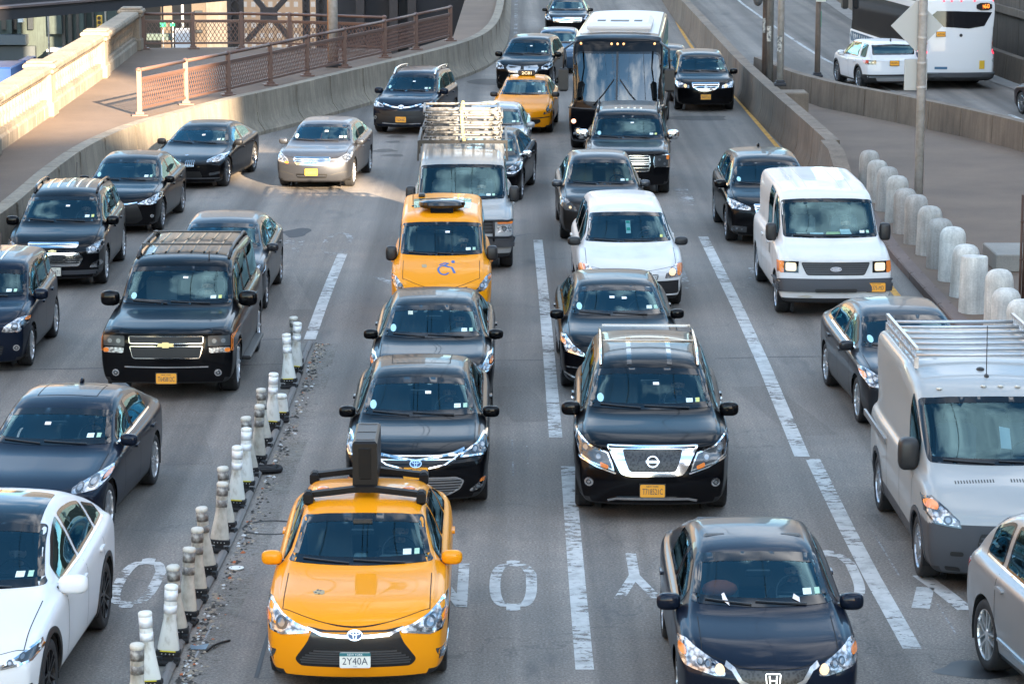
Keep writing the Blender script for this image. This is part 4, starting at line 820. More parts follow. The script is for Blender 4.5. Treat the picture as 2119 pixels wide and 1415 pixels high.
class Car:
    def __init__(s, name, label, cat, sp, side, px, py, yaw, group=None, lvl=2, body='body', away=False):
        P = dict(BASE); P.update(sp); s.P = P; s.L = P['L']; s.Wh = P['W']/2; s.lvl = lvl
        s.pm = P.get('paint') or BLACK()
        ax = P['fo']+P['wb'] if P.get('anchor') == 'rear' else P['fo']
        c = Vector((side*(s.Wh-.03), ax-s.L/2, 0)); M = Matrix.Rotation(R(yaw), 4, 'Z'); g_ = at(px, py)
        if side == 0: c.y = -s.L/2 if not away else s.L/2
        p = g_-M@c
        CARS.append(s); s.root = empty(name, p, R(yaw), label=label, cat=cat, group=group); s.pos = p; s.yaw = yaw
        s.make_body(body)
    # ---- tables
    def zc(s, t): return itp(s.P['prof'], t)
    def zs(s, t):
        P = s.P; z = s.zc(t)-P['crown']; b = P['belt']
        if t < b[0][0]: return z
        return min(itp(b, t), z)
    def w(s, t):
        L = s.L; f = s.P.get('wf', .89); return s.Wh*itp([(0, f), (.12, f+.08 if f < .9 else min(1, f+.03)), (.45, .985), (1., 1), (L-1.1, 1), (L-.35, .965), (L, .86)], t)
    def ringpts(s, t):
        P = s.P; w = s.w(t); zb = itp([(0, P['gc']-.01), (.35, P['gc']), (s.L-.4, P['gc']), (s.L, P['gc']+.1)], t); z = s.zc(t); zs = s.zs(t); h = z-zs
        hm = max(z_ for _, z_ in P['prof'])-itp(P['belt'], s.L/2); f = max(0, min(1, (h-.05)/(hm-.05))); ws = w-P.get('sh', .045)
        wr = (ws-.09)*(1-f)+P['wt']*f; ze = zs+h*(.62+(P.get('ek', .86)-.62)*f); bo = P.get('bulge', .02)*f
        return [(0, zb), (.5*w, zb), (.9*w, zb), (w-.035, zb+.07), (w, zb+(zs-zb)*.38), (w+.004, zs-.2*(zs-zb)), (w-.004, zs-.06*(zs-zb)-.01), (ws, zs), (ws-.05*f-.02, zs+.02*f+.008),
                ((ws-.05+wr)/2+bo, (zs+ze)/2+.01*f), (wr+.012*f, ze-.01*f), (wr-.07, ze+(z-ze)*.62), (.5*wr, z-.012), (0, z)]
    def Y(s, t, x, z):
        P = s.P; k = max(0, 1-t/P.get('nl', .5)); b0 = P['b0']
        bw = itp([(0, b0), (.5, b0*.5), (P['tc'], P.get('b1', .16)), (P['tf'], P.get('b1', .16)*.55), (P['tf']+.9, .02), (P['tr'], -.02), (P['tb'], -.10), (s.L, -.2)], t)
        y = t+bw*min(1.05, abs(x)/s.Wh)**2.7+itp(P['nose'], z)*k
        k2 = max(0, 1-(s.L-t)/.4); return y+itp(P['tail'], z)*k2
    def make_body(s, bname):
        P = s.P; ts = sorted(set([0, .06, .3]+[a for a, _ in P['prof']]+[P['tc'], P['tf'], s.L-.06])); T = [ts[0]]
        for t in ts[1:]:
            if t-T[-1] < .045: continue
            n = int(math.ceil((t-T[-1])/.42)); a = T[-1]; T += [a+(t-a)*k/n for k in range(1, n+1)]
        T[-1] = s.L
        V = []; F = []; TG = []; N = 14; RN = 26
        for t in T:
            h = s.ringpts(t); full = h+[(-x, z) for x, z in h[12:0:-1]]
            V += [(x, s.Y(t, x, z), z) for x, z in full]
        for i in range(len(T)-1):
            for k in range(RN):
                F.append((i*RN+k, i*RN+(k+1) % RN, (i+1)*RN+(k+1) % RN, (i+1)*RN+k)); TG.append((k if k < 13 else 25-k))
        def lft(i): return (RN-i) % RN
        for base, t, tg in ((0, 0, 100), ((len(T)-1)*RN, s.L, 200)):
            rows = []; h = s.ringpts(t)
            for j in range(2, 12):
                if j == 2: rows.append([lft(2), lft(1), 0, 1, 2])
                elif j == 11: rows.append([lft(11), lft(12), 13, 12, 11])
                else:
                    x, z = h[j]; ids = []
                    for q in (-.5, 0, .5): V.append((x*q, s.Y(t, x*q, z), z+(.5-abs(q))*P.get('dip', 0.0))); ids.append(len(V)-1-base)
                    rows.append([lft(j)]+ids+[j])
            for j in range(9):
                for q in range(4): F.append(tuple(base+v for v in (rows[j][q], rows[j][q+1], rows[j+1][q+1], rows[j+1][q]))); TG.append(tg+j+2)
        import bmesh
        bm = bmesh.new(); vs = [bm.verts.new(v) for v in V]
        for f in F: bm.faces.new([vs[i] for i in f])
        bm.verts.index_update(); bmesh.ops.recalc_face_normals(bm, faces=bm.faces[:]); bm.faces.ensure_lookup_table()
        F = [[v.index for v in f.verts] for f in bm.faces]; bm.free()
        V = np.array(V, float); V[:, 1] -= s.L/2; F = np.array(F); TG = np.array(TG)
        for _ in range(s.lvl): V, F, TG = subdivide(V, F, TG)
        s.V, s.F, s.TG = V, F, TG; s.bvh = BVHTree.FromPolygons([tuple(v) for v in V], [tuple(f) for f in F.tolist()])
        s.cut = []                                   # (mode, polygon, tmin, tmax)
        s.bname = bname
    # ---- projection on the body
    def hit(s, u, v, mode):
        L2 = s.L/2
        if mode == 'F': o, d = Vector((u, -L2-2, v)), Vector((0, 1, 0))
        elif mode == 'B': o, d = Vector((u, L2+2, v)), Vector((0, -1, 0))
        elif mode == 'R': o, d = Vector((3, u-L2, v)), Vector((-1, 0, 0))
        elif mode == 'L': o, d = Vector((-3, u-L2, v)), Vector((1, 0, 0))
        else: o, d = Vector((u, v-L2, 6)), Vector((0, 0, -1))
        p, n, i, dist = s.bvh.ray_cast(o, d)
        if p is None:
            q = o+d*(2.2 if mode in 'FB' else 2.2); q = Vector((q.x, q.y, q.z)); p, n, i, dist = s.bvh.find_nearest(q)
        return p, n
    def geo(s, loops, mode='F', off=.006, rnd=0, step=None, mirror=False, frac=True, holes=(), skirt=True):
        V = []; F = []
        step = step or (.05 if s.lvl > 2 else .09)
        for sg in ((1, -1) if mirror else (1,)):
            for lp in loops:
                md = mode; k = s.Wh if (frac and mode in 'FBT') else 1.0
                lp2 = [((p[0]*k), p[1]) for p in lp]; hs = [[(p[0]*k, p[1]) for p in h] for h in holes]
                if rnd: lp2 = fillet(lp2, .035*rnd); hs = [fillet(h, .035*rnd) for h in hs]
                v, f = fill2d(lp2, hs, step)
                if sg < 0:
                    if mode in 'FBT': v = [(-a, b) for a, b in v]
                    else: md = 'L' if mode == 'R' else 'R'
                n0 = len(V); nn = []
                for a, b in v:
                    p, n = s.hit(a, b, md); V.append(tuple(p+n*off)); nn.append(n)
                # orient outward
                for t in f:
                    a, b, c = (Vector(V[n0+i]) for i in t)
                    F.append(tuple(n0+i for i in (t if (b-a).cross(c-a).dot(nn[t[0]]) > 0 else t[::-1])))
                if skirt:
                    ec = {}
                    for t in F[-len(f):] if f else []:
                        for i in range(3):
                            e = (t[i], t[(i+1) % 3]); ec[tuple(sorted(e))] = None if tuple(sorted(e)) in ec else e
                    mp_ = {}
                    for e in ec.values():
                        if e is None: continue
                        for i in e:
                            if i not in mp_: V.append(tuple(Vector(V[i])-nn[i-n0]*(off+.012))); mp_[i] = len(V)-1
                        F.append((e[1], e[0], mp_[e[0]], mp_[e[1]]))
        return V, F
    def decal(s, name, loops, m, mode='F', parent=None, label=None, join=False, **k):
        if not join and (len(loops) > 1 or k.get('mirror')):
            mir = k.pop('mirror', False); o = None
            for lp in loops:
                o = s.decal(name, [lp], m, mode, parent, label, True, **k)
                if mir:
                    if mode in 'FBT': s.decal(name, [[(-a, b) for a, b in lp]], m, mode, parent, label, True, **{**k, 'holes': [[(-a, b) for a, b in h] for h in k.get('holes', ())]})
                    else: s.decal(name, [lp], m, 'L' if mode == 'R' else 'R', parent, label, True, **k)
            return o
        V, F = s.geo(loops, mode, **k)
        if not F: return None
        o = mk(name, V, F, m, parent or s.root, True); recess(o, 50)
        if label: o['label'] = label
        return o
    def strips(s, name, lines, w, m, mode='F', parent=None, frac=True, **k):
        kx = s.Wh if (frac and mode in 'FBT') else 1.0
        if frac and mode == 'F': lines = [s.kz(l) for l in lines]
        return s.decal(name, [ribbon2d([(p[0]*kx, p[1]) for p in ln], w) for ln in lines], m, mode, parent, frac=False, **k)
    # ---- openings
    def finish(s, tintw=(.72, .92, .95), tints=(.10, .12, .13), lower=None, seams=True, interior=True):
        P = s.P; L2 = s.L/2; Wh = s.Wh; near = s.lvl > 2
        fr = .055
        # windshield
        ts = np.linspace(P['tc']+.05, P['tf']-.02, 7); edge = []
        if P.get('ws'): wl = [(x*Wh, z) for x, z in P['ws']]; wl = wl+[(-x, z) for x, z in wl[::-1]]
        else:
            for t in ts:
                h = s.ringpts(t); edge.append((h[10][0]-.02, h[10][1]))
            z0 = s.zc(P['tc'])+.035; e0 = edge[0]
            z1 = s.zc(P['tf'])-.02; e1 = edge[-1]
            half = [(0, z0-.0), (e0[0]*.5, z0+.003), (e0[0]-.0, max(z0+.012, e0[1]))]+edge[2:-1]+[(e1[0]-.005, z1-.035), (e1[0]*.6, z1-.008), (0, z1+.0)]
            wl = half+[(-x, z) for x, z in half[::-1][1:-1]]
        wl = resample(fillet(wl, .07, 4), .09, True); s.wl = wl; inn = inset(wl, fr); mid = inset(wl, fr*.5)
        s.cut.append(('F', mid, -.1, P['tf']+.25))
        s.decal('windshield_frame', [wl], GLOSSB(), 'F', holes=[inn], off=.004, frac=False)
        s.wind = s.decal('windshield', [inset(wl, fr*.7)], glass('windshield_glass_%d' % int(tintw[0]*100), tintw, s.P.get('refl', 1.45)), 'F', off=.002, frac=False, skirt=False)
        if s.wind.data is None: pass
        # rear glass
        if P.get('rear', True):
            tsr = np.linspace(P['tr']+.06, P['tb']-.04, 5); ed = [(s.ringpts(t)[10][0]-.05, s.ringpts(t)[10][1]) for t in tsr]
            half = [(0, ed[0][1]+.03)]+ed+[(0, ed[-1][1])]; rl = resample(fillet(half+[(-x, z) for x, z in half[::-1][1:-1]], .07), .1, True)
            if rl and abs(ed[0][1]-ed[-1][1]) > .12:
                s.cut.append(('B', inset(rl, .03), P['tr']-.2, s.L+.1)); s.decal('rear_window_frame', [rl], GLOSSB(), 'B', holes=[inset(rl, .05)], off=.004, frac=False)
                s.decal('rear_window', [inset(rl, .035)], glass('tinted_glass', tints, 1.3), 'B', off=.002, frac=False, skirt=False)
        # side windows
        frames = []
        for (a, b) in P['win']:
            tt = np.linspace(a, b, 5); lo = [(t, s.zs(t)+.035) for t in tt]; hi = []
            for t in tt:
                h = s.ringpts(t); hi.append((t, h[10][1]-.035))
            hi = [p if p[1] > q[1]+.01 else (p[0], q[1]+.012) for p, q in zip(hi, lo)]
            lp = lo+hi[::-1]; lp = [(t+itp([(P['tc'], .08), (P['tf']+.5, .0), (s.L, 0)], t), z) for t, z in lp]
            lp = fillet(lp, .05)
            lp = resample(lp, .1, True); frames.append(lp); i1, i2 = inset(lp, .035), inset(lp, .02)
            for md in 'RL':
                s.cut.append((md, i2, 0, s.L))
            gm = glass('tinted_glass', tints, 1.3) if (a > P.get('tintfrom', 2.5) or P.get('tintall')) else glass('side_glass', (.55, .66, .68), 1.2)
            s.decal('side_window_frame', [lp], GLOSSB(), 'R', holes=[i1], off=.004, mirror=True)
            o = s.decal('side_window', [i2], gm, 'R', off=.0025, skirt=False)
            o = s.decal('side_window', [i2], gm, 'L', off=.0025, skirt=False)
        # extra openings handled, cull the body
        V, F, TG = s.V, s.F, s.TG; C = V[F].mean(1); keep = np.ones(len(F), bool)
        e1 = V[F[:, 1]]-V[F[:, 0]]; e2 = V[F[:, 3]]-V[F[:, 0]]; Nn = np.cross(e1, e2); Nn /= np.linalg.norm(Nn, axis=1)[:, None]+1e-9
        for md, poly, t0, t1 in s.cut:
            q = (C[:, 1]+L2 > t0) & (C[:, 1]+L2 < t1)
            if md == 'F': q &= (Nn[:, 1] < -.05) & inpoly(C[:, 0], C[:, 2], poly)
            elif md == 'B': q &= (Nn[:, 1] > .05) & inpoly(C[:, 0], C[:, 2], poly)
            elif md == 'R': q &= (Nn[:, 0] > .2) & inpoly(C[:, 1]+L2, C[:, 2], poly)
            else: q &= (Nn[:, 0] < -.2) & inpoly(C[:, 1]+L2, C[:, 2], poly)
            keep &= ~q
        Ra = P['r']+P.get('gap', .05); V = V.copy(); ays = [P['fo']-L2, P['fo']+P['wb']-L2]; az = P['r']
        for ay in ays:
            d = np.hypot(V[:, 1]-ay, V[:, 2]-az); ins = (d < Ra) & (np.abs(V[:, 0]) > Wh-.36); fi = ins[F].all(1); keep &= ~fi
            bv = ins & np.isin(np.arange(len(V)), F[~fi & keep].ravel())
            dd = np.maximum(d[bv], 1e-4)[:, None]; yz = V[bv][:, 1:]-np.array([ay, az]); V[bv, 1:] = np.array([ay, az])+yz/dd*Ra
        F = F[keep]; TG = TG[keep]; C = C[keep]
        def sub(mask, name, m):
            f = F[mask]
            if not len(f): return None
            u, iv = np.unique(f, return_inverse=True); return recess(mk(name, V[u], iv.reshape(-1, 4), m, s.root, True), 60)
        if lower is None: lower = TRIM()
        low = ((TG <= 2) | ((TG >= 100) & (TG < 103) & (C[:, 2] < P['gc']+P.get('lowz', .02))) | ((TG >= 200) & (TG < 203) & (C[:, 2] < P['gc']+.12)))
        for nm, mm, fn in P.get('zones', ()):
            k = fn(C, TG, L2, Wh) & ~low; sub(k, nm, mm); low2 = k; C, TG, F, low = C[~k], TG[~k], F[~k], low[~k]
        s.body = sub(~low, s.bname, s.pm); sub(low, 'underbody', lower)
        # inner lining of the cabin
        if interior:
            zf = P['prof'][0][1]; k = (C[:, 1]+L2 > P['tc']-.1) & (C[:, 1]+L2 < P['tb']+.1) & (TG > 4) & (TG < 14) & (C[:, 2] > P['gc']+.35)
            f = F[k]; e1 = V[F[:, 1]]-V[F[:, 0]]; vn = np.zeros_like(V); nn = np.cross(V[f[:, 2]]-V[f[:, 0]], V[f[:, 3]]-V[f[:, 1]])
            for q in range(4): np.add.at(vn, f[:, q], nn)
            vn /= np.linalg.norm(vn, axis=1)[:, None]+1e-9; u, iv = np.unique(f, return_inverse=True)
            mk('cabin_lining', (V-vn*.03)[u], iv.reshape(-1, 4)[:, ::-1].copy(), mat('cabin_lining_cloth', (.34, .36, .34), .9), s.root, True)
            s.cabin()
        s.wheels(ays)
        # wheel wells
        for ay in ays:
            for sg in (-1, 1):
                b = MB(); n = 14; V0 = []
                for k in range(n+1):
                    a = -.35+(math.pi+.7)*k/n; y, z = ay+Ra*math.cos(a), az+Ra*math.sin(a); V0 += [(sg*(Wh-.03), y, z), (sg*(Wh-.34), y, z)]
                V0.append((sg*(Wh-.34), ay, az)); b.add(V0, [(2*k, 2*k+1, 2*k+3, 2*k+2) for k in range(n)]+[(2*k+1, 2*n+2, 2*k+3) for k in range(n)])
                b.build('wheel_well', mat('wheel_well_dark', (.008, .008, .009), .9), s.root)
        if P.get('arch'):
            for ay, nm in zip(ays, 'ab'):
                lp = [(ay+L2+(Ra+.06)*math.cos(a), az+(Ra+.06)*math.sin(a)) for a in np.linspace(-.25, math.pi+.25, 22)]
                l2 = [(ay+L2+(Ra+.0)*math.cos(a), az+(Ra+.0)*math.sin(a)) for a in np.linspace(math.pi+.25, -.25, 22)]
                s.decal('wheel_arch_trim', [lp+l2], P['arch'], 'R', off=.012, mirror=True)
        if seams:
            sm = mat('panel_gap', (.004, .004, .004), .9); ln = []
            W_ = P['win']
            for t in P.get('doors', [W_[0][0]-.1, (W_[0][1]+W_[1][0])/2 if len(W_) > 1 else W_[0][1]]+([W_[1][1]+.03] if len(W_) > 1 else [])):
                ln.append([(t, P['gc']+.16), (t+.0, (s.zs(t)+.3)/2), (t-.0, s.zs(t)-.01)])
            s.strips('door_seam', ln, .010, sm, 'R', off=.0015, mirror=True, skirt=False)
            if near and P.get('hseam', True):
                hx = P.get('hx', .70)+.14; zc_ = P['tc']; s.strips('hood_seam', [smooth_line([(-hx, .36), (-hx*.7, .20), (-.3, .09), (0, .06), (.3, .09), (hx*.7, .20), (hx, .36)], 2)], .008, sm, 'T', off=.0015, skirt=False)
                hl = [(hx, .36), (hx+.0, .7), (hx+.0, zc_-.02)]
                s.strips('hood_seam', [hl], .009, sm, 'T', off=.0015, mirror=True, skirt=False)
            hs = []
            for t in P.get('handles', [W_[0][1]-.16]+([W_[1][1]-.12] if len(W_) > 1 else [])): hs.append(ribbon2d([(t-.1, s.zs(t)-.13), (t+.1, s.zs(t)-.125)], .035))
            s.decal('door_handle', hs, P.get('handlem', s.pm), 'R', off=.03, mirror=True, rnd=1)
        s.mirrors(); s.wipers()
        return s
    def cabin(s):
        P = s.P; L2 = s.L/2; zc = P.get('zdash', s.zc(P['tc'])); tcb = P.get('tcab', P['tc']); y0 = tcb-L2; s.seatp = (.38, tcb+1.06-L2, zc-.455); hw = s.Wh-.16; m = INTR()
        b = MB(); b.box((0, y0+.32, zc-.11), (hw*1.85, .62, .14), bev=.03).box((.38, y0+.5, zc-.03), (.42, .22, .1), bev=.03)
        recess(b.build('dashboard', mat('dashboard_vinyl', (.10, .11, .11), .7), s.root))
        b = MB(); c = Vector((.38, y0+.82, zc-.02)); n = 20; tl = .45
        b.tube([c+Vector((.185*math.cos(a), -.185*math.sin(a)*math.sin(tl)*-1, .185*math.sin(a)*math.cos(tl))) for a in [2*math.pi*k/n for k in range(n)]], .016, 6, closed=True)
        b.bar(c+Vector((-.17, 0, 0)), c+Vector((.17, 0, 0)), .04, .03).bar(c, c+Vector((0, -.05, -.16)), .04, .03)
        b.build('steering_wheel', mat('wheel_leather', (.02, .02, .02), .5), s.root, True)
        sm = P.get('seat', INTR()); st = tcb+1.28-L2; zt = zc-.02
        for x in (-.38, .38):
            b = MB(); b.box((x, st+.06, zt-.02), (.48, .16, .62), bev=.05).box((x, st+.1, zt+.38), (.26, .1, .18), bev=.04).box((x, st-.26, zt-.36), (.48, .56, .16), bev=.05)
            recess(b.build('seat', sm, s.root))
        if P.get('rearseat', True):
            b = MB(); b.box((0, st+1.0, zt-.05), (hw*1.6, .18, .6), bev=.05)
            for x in (-.4, .4): b.box((x, st+1.05, zt+.33), (.26, .1, .15), bev=.04)
            recess(b.build('rear_seat', sm, s.root))
        b = MB(); b.box((0, (P['tc']+P['tb'])/2-L2, P['gc']+.25), (hw*2, P['tb']-P['tc']+.2, .04)).build('cabin_floor', m, s.root)
        ph, pn = s.hit(0, s.wl and max(z for _, z in s.wl)-.13, 'F'); b = MB(); b.box((0, ph.y+.1, ph.z-.03), (.24, .04, .07), bev=.012)
        recess(b.build('rear_view_mirror', TRIM(), s.root))
    def wheels(s, ays):
        P = s.P; ty = tyre_mesh(); rm = rim_mesh(P.get('rim', 'split'), P.get('ns', 5)); r = P['r']
        for ay in ays:
            for sg in (1, -1):
                h = bpy.data.objects.new('wheel', GLASS['hub']); COL.objects.link(h); h.parent = s.root; h.location = (sg*(s.Wh-.03), ay, r); h.scale = (sg*r*1.02, r, r)
                if P.get('steer') and ay < 0: h.rotation_euler = (0, 0, R(P['steer']))
                for nm, me in (('tyre', ty), ('rim', rm)):
                    o = bpy.data.objects.new(nm, me); COL.objects.link(o); o.parent = h
                    if nm == 'rim' and P.get('rimm'): o.material_slots[0].link = 'OBJECT'; o.material_slots[0].material = P['rimm']
    def mirrors(s):
        P = s.P; ms = P.get('mir', (.22, .15, .11)); t = P['tc']+P.get('mt', .42); z = s.zs(t)+P.get('mz', .07); mm = P.get('mirm', s.pm)
        for sg in (1, -1):
            x = sg*(s.Wh-P.get('mo', .09)+ms[0]/2); b = MB(); b.ell((x, t-s.L/2, z), (ms[0]/2, ms[2]/2*1.1, ms[1]/2), 16, 10, P.get('mp', 3.0))
            o = b.build('mirror', mm, s.root, True); b = MB(); b.bar((sg*(s.Wh-.12), t-s.L/2+.02, z-.06), (x-sg*.02, t-s.L/2+.0, z-.035), .05, .06)
            b.build('mirror_arm', TRIM(), o)
            b = MB(); b.ell((x, t-s.L/2+ms[2]/2*.8, z), (ms[0]/2*.86, .015, ms[1]/2*.82), 12, 6, 2.6).build('mirror_glass', CHROME(), o, True)
    def wipers(s):
        P = s.P; xs = [p[0] for p in s.wl]; z0 = min(p[1] for p in s.wl); w = max(xs)
        b = MB(); lines = P.get('wip', [((-.80, .035), (-.16, .012)), ((-.10, .032), (.62, .008))])
        for a, c in lines:
            pts = []
            for k in range(5):
                u = a[0]+(c[0]-a[0])*k/4; v = a[1]+(c[1]-a[1])*k/4; p, n = s.hit(u*w, z0+v, 'F'); pts.append(p+n*.016)
            b = MB(); b.tube(pts, .008, 6)
            b.build('wiper', TRIM(), s.root)
    # ---- front details
    def kz(s, L, mode='F'):
        k = s.P.get('kz', 1.) if mode == 'F' else 1.
        return [(p[0], p[1]*k)+tuple(p[2:]) for p in L]
    def lamp(s, loop, mode='F', lamps=(), amber=None, lit=False, rnd=1, m=None, name='headlight', frame=None, both=True, off=.006):
        loop = s.kz(loop, mode); lamps = s.kz(lamps, mode); amber = s.kz(amber, mode) if amber else None
        for sg in ((1, -1) if both else (1,)):
            lp = [(p[0]*sg, p[1]) for p in loop]
            o = s.decal(name, [lp], m or LAMP(), mode, off=off, rnd=rnd*.6)
            if frame: s.decal('lamp_bezel', [lp], frame, mode, off=off+.003, rnd=0, holes=[inset([(x*s.Wh, z) for x, z in lp], .018) and [(x/s.Wh, z) for x, z in inset([(x*s.Wh, z) for x, z in lp], .018)]], parent=o)
            for L in lamps:
                x, z, r = L[:3]; k = L[3] if len(L) > 3 else 'p'; ring = circ(x*sg*s.Wh, z, r, 14)
                hit, n = s.hit(x*sg*s.Wh, z, mode)
                if k == 'p':
                    s.decal('lamp_ring', [ring], LAMPD(), mode, off=off+.004, frac=False, parent=o); s.decal('lamp_bulb', [circ(x*sg*s.Wh, z, r*.6, 12)], LIT() if lit else mat('projector_lens', (.22, .24, .26), .15, .6, 1), mode, off=off+.009, frac=False, parent=o)
                elif k == 'l': s.decal('lamp_bulb', [ring], LIT(), mode, off=off+.009, frac=False, parent=o)
                elif k == 'd': s.decal('lamp_ring', [ring], LAMPD(), mode, off=off+.006, frac=False, parent=o)
            if amber: s.decal('turn_signal', [[(p[0]*sg, p[1]) for p in amber]], AMBER(), mode, off=off+.006, rnd=1, parent=o)
    def grille(s, loop, bars=None, bw=.018, frame=None, fw=.03, m=None, rnd=1, name='grille', barm=None, off=.005, mode='F', vbars=None):
        loop = s.kz(loop, mode); lp = [(x, z) for x, z in loop]; full = lp+[(-x, z) for x, z in lp[::-1]]
        o = s.decal(name, [full], m or mat('grille_black', (.008, .008, .009), .4), mode, off=off, rnd=rnd)
        real = fillet([(x*s.Wh, z) for x, z in full], .035*rnd)
        if frame:
            s.decal('grille_frame', [real], frame, mode, off=off+.01, holes=[inset(real, fw)], frac=False, parent=o)
        if bars:
            L_s = []; zs_ = [z for _, z in real]; z0, z1 = min(zs_), max(zs_)
            for k in range(bars):
                z = z0+(z1-z0)*(k+1)/(bars+1); xs = np.linspace(0, s.Wh*1.02, 90); ok = inpoly(xs, np.full(90, z), real)
                if ok.any(): xm = xs[ok].max()-.01; L_s.append([(-xm, z), (-xm/2, z), (0, z), (xm/2, z), (xm, z)])
            if L_s: s.strips('grille_bar', L_s, bw, barm or CHROME(), mode, frac=False, off=off+.008, parent=o, join=True)
        if vbars:
            xs_ = [x for x, _ in real]; x1 = max(xs_); L_s = []
            for k in range(vbars):
                x = -x1+2*x1*(k+1)/(vbars+1); zz = np.linspace(min(z for _, z in real), max(z for _, z in real), 40); ok = inpoly(np.full(40, x), zz, real)
                if ok.any(): L_s.append([(x, zz[ok].min()+.01), (x, zz[ok].max()-.01)])
            s.strips('grille_bar', L_s, bw, barm or CHROME(), mode, frac=False, off=off+.008, parent=o, join=True)
        return o
    def mount(s, xf, z, mode='F', off=.02, name='badge'):
        p, n = s.hit(xf*s.Wh, z, mode); e = bpy.data.objects.new(name, None); return p, n
    def place(s, V2, F, name, m, xf, z, mode='F', off=.015, thick=.01, parent=None, upright=True, tilt=None):
        """a flat shape drawn in (x,z), stood on the body at (xf,z)"""
        p, n = s.hit(xf*s.Wh, z, mode)
        if mode == 'T': ux = Vector((1, 0, 0)); uz = n.cross(ux)*1; uz = Vector((0, 1, 0)) if abs(n.z) > .999 else (Vector((0, 0, 1))-n*n.z).normalized()
        else:
            nn = Vector((0, n.y, n.z)).normalized() if tilt is None else Vector((0, -math.cos(tilt) if mode == 'F' else math.cos(tilt), math.sin(tilt)))
            if upright: nn = Vector((0, -1 if mode == 'F' else 1, .06)).normalized()
            n = nn; ux = Vector((1, 0, 0)) if mode == 'F' else Vector((-1, 0, 0)); uz = (Vector((0, 0, 1))-n*n.z).normalized()
        V = [tuple(p+ux*a+uz*b+n*off) for a, b in V2]; k = len(V)
        if thick:
            ec = {}
            for f in F:
                for i in range(len(f)):
                    e = (f[i], f[(i+1) % len(f)]); kk = tuple(sorted(e)); ec[kk] = None if kk in ec else e
            V += [tuple(Vector(v)-n*thick) for v in V]; F = [tuple(f) for f in F]+[(e[1], e[0], e[0]+k, e[1]+k) for e in ec.values() if e]
        return mk(name, V, F, m, parent or s.root, False)
    def plate(s, txt, xf=0., z=.42, col=(.80, .36, .02), ink=(.01, .012, .06), mode='F', w=.305, h=.155, top='NEW YORK', off=.035, band=None, bot=None):
        z = s.kz([(0, z)], mode)[0][1]; lp = fillet([(-w/2, -h/2), (w/2, -h/2), (w/2, h/2), (-w/2, h/2)], .02)
        pm = mat('plate_%d_%d' % (int(col[0]*99), int(col[2]*99)), col, .45)
        o = s.place(lp, [tuple(range(len(lp)))], 'license_plate', pm, xf, z, mode, off, .02)
        im = mat('plate_ink_%d' % int(ink[2]*99), ink, .5)
        V, F = text_geo(txt, .072, 0, -.008, w*.82)
        if V: s.place(V, F, 'plate_number', im, xf, z, mode, off+.003, 0, o)
        if band: s.place([(-w/2, h*.26), (w/2, h*.26), (w/2, h*.48), (-w/2, h*.48)], [(0, 1, 2, 3)], 'plate_band', band, xf, z, mode, off+.002, 0, o)
        if top and s.lvl > 2:
            V, F = text_geo(top, .02, 0, h*.37, w*.5); s.place(V, F, 'plate_state', WHITE() if band else im, xf, z, mode, off+.004, 0, o)
        if bot:
            V, F = text_geo(bot, .013, 0, -h*.4, w*.12); s.place(V, F, 'plate_caption', im, xf, z, mode, off+.004, 0, o)
        if not band:
            s.place([(-w/2-.01, -h/2-.01), (w/2+.01, -h/2-.01), (w/2+.01, h/2+.01), (-w/2-.01, h/2+.01)], [(0, 1, 2, 3)], 'plate_holder', TRIM(), xf, z, mode, off-.006, .02, o)
    def badge(s, kind, z, xf=0., sz=.12, mode='F', m=None, off=.02, parent=None):
        z = s.kz([(0, z)], mode)[0][1]; V, F = badge2d(kind, sz); o = s.place(V, F, 'badge', m or CHROME(), xf, z, mode, off, .012, upright=False, parent=parent)
        if kind == 'three_ovals':
            o2 = s.place(circ(0, 0, sz*.5, 20, sz*.34), [tuple(range(20))], 'badge_field', mat('badge_blue', (.01, .05, .16), .35, 0, .2), xf, z, mode, off-.004, .004, upright=False, parent=o)
        if kind in ('oval',): s.place(circ(0, 0, sz*.47, 20, sz*.2), [tuple(range(20))], 'badge_field', mat('badge_darkblue', (.02, .04, .10), .3, 0, 1), xf, z, mode, off-.004, .004, upright=False, parent=o)
        if kind == 'roundel': s.place(circ(0, 0, sz*.3, 20), [tuple(range(20))], 'badge_field', mat('badge_blue', (.01, .05, .16), .35, 0, .2), xf, z, mode, off-.004, .004, upright=False, parent=o)
        return o
    def fog(s, xf, z, r=.045, ring=CHROME):
        z *= s.P.get('kz', 1.)
        for sg in (1, -1):
            o = s.decal('fog_light', [circ(xf*sg*s.Wh, z, r, 14)], ring(), 'F', off=.008, frac=False); s.decal('lamp_bulb', [circ(xf*sg*s.Wh, z, r*.62, 12)], LAMPD(), 'F', off=.013, frac=False, parent=o)
            s.decal('lamp_bulb', [circ(xf*sg*s.Wh, z, r*.3, 8)], CHROME(), 'F', off=.017, frac=False, parent=o)
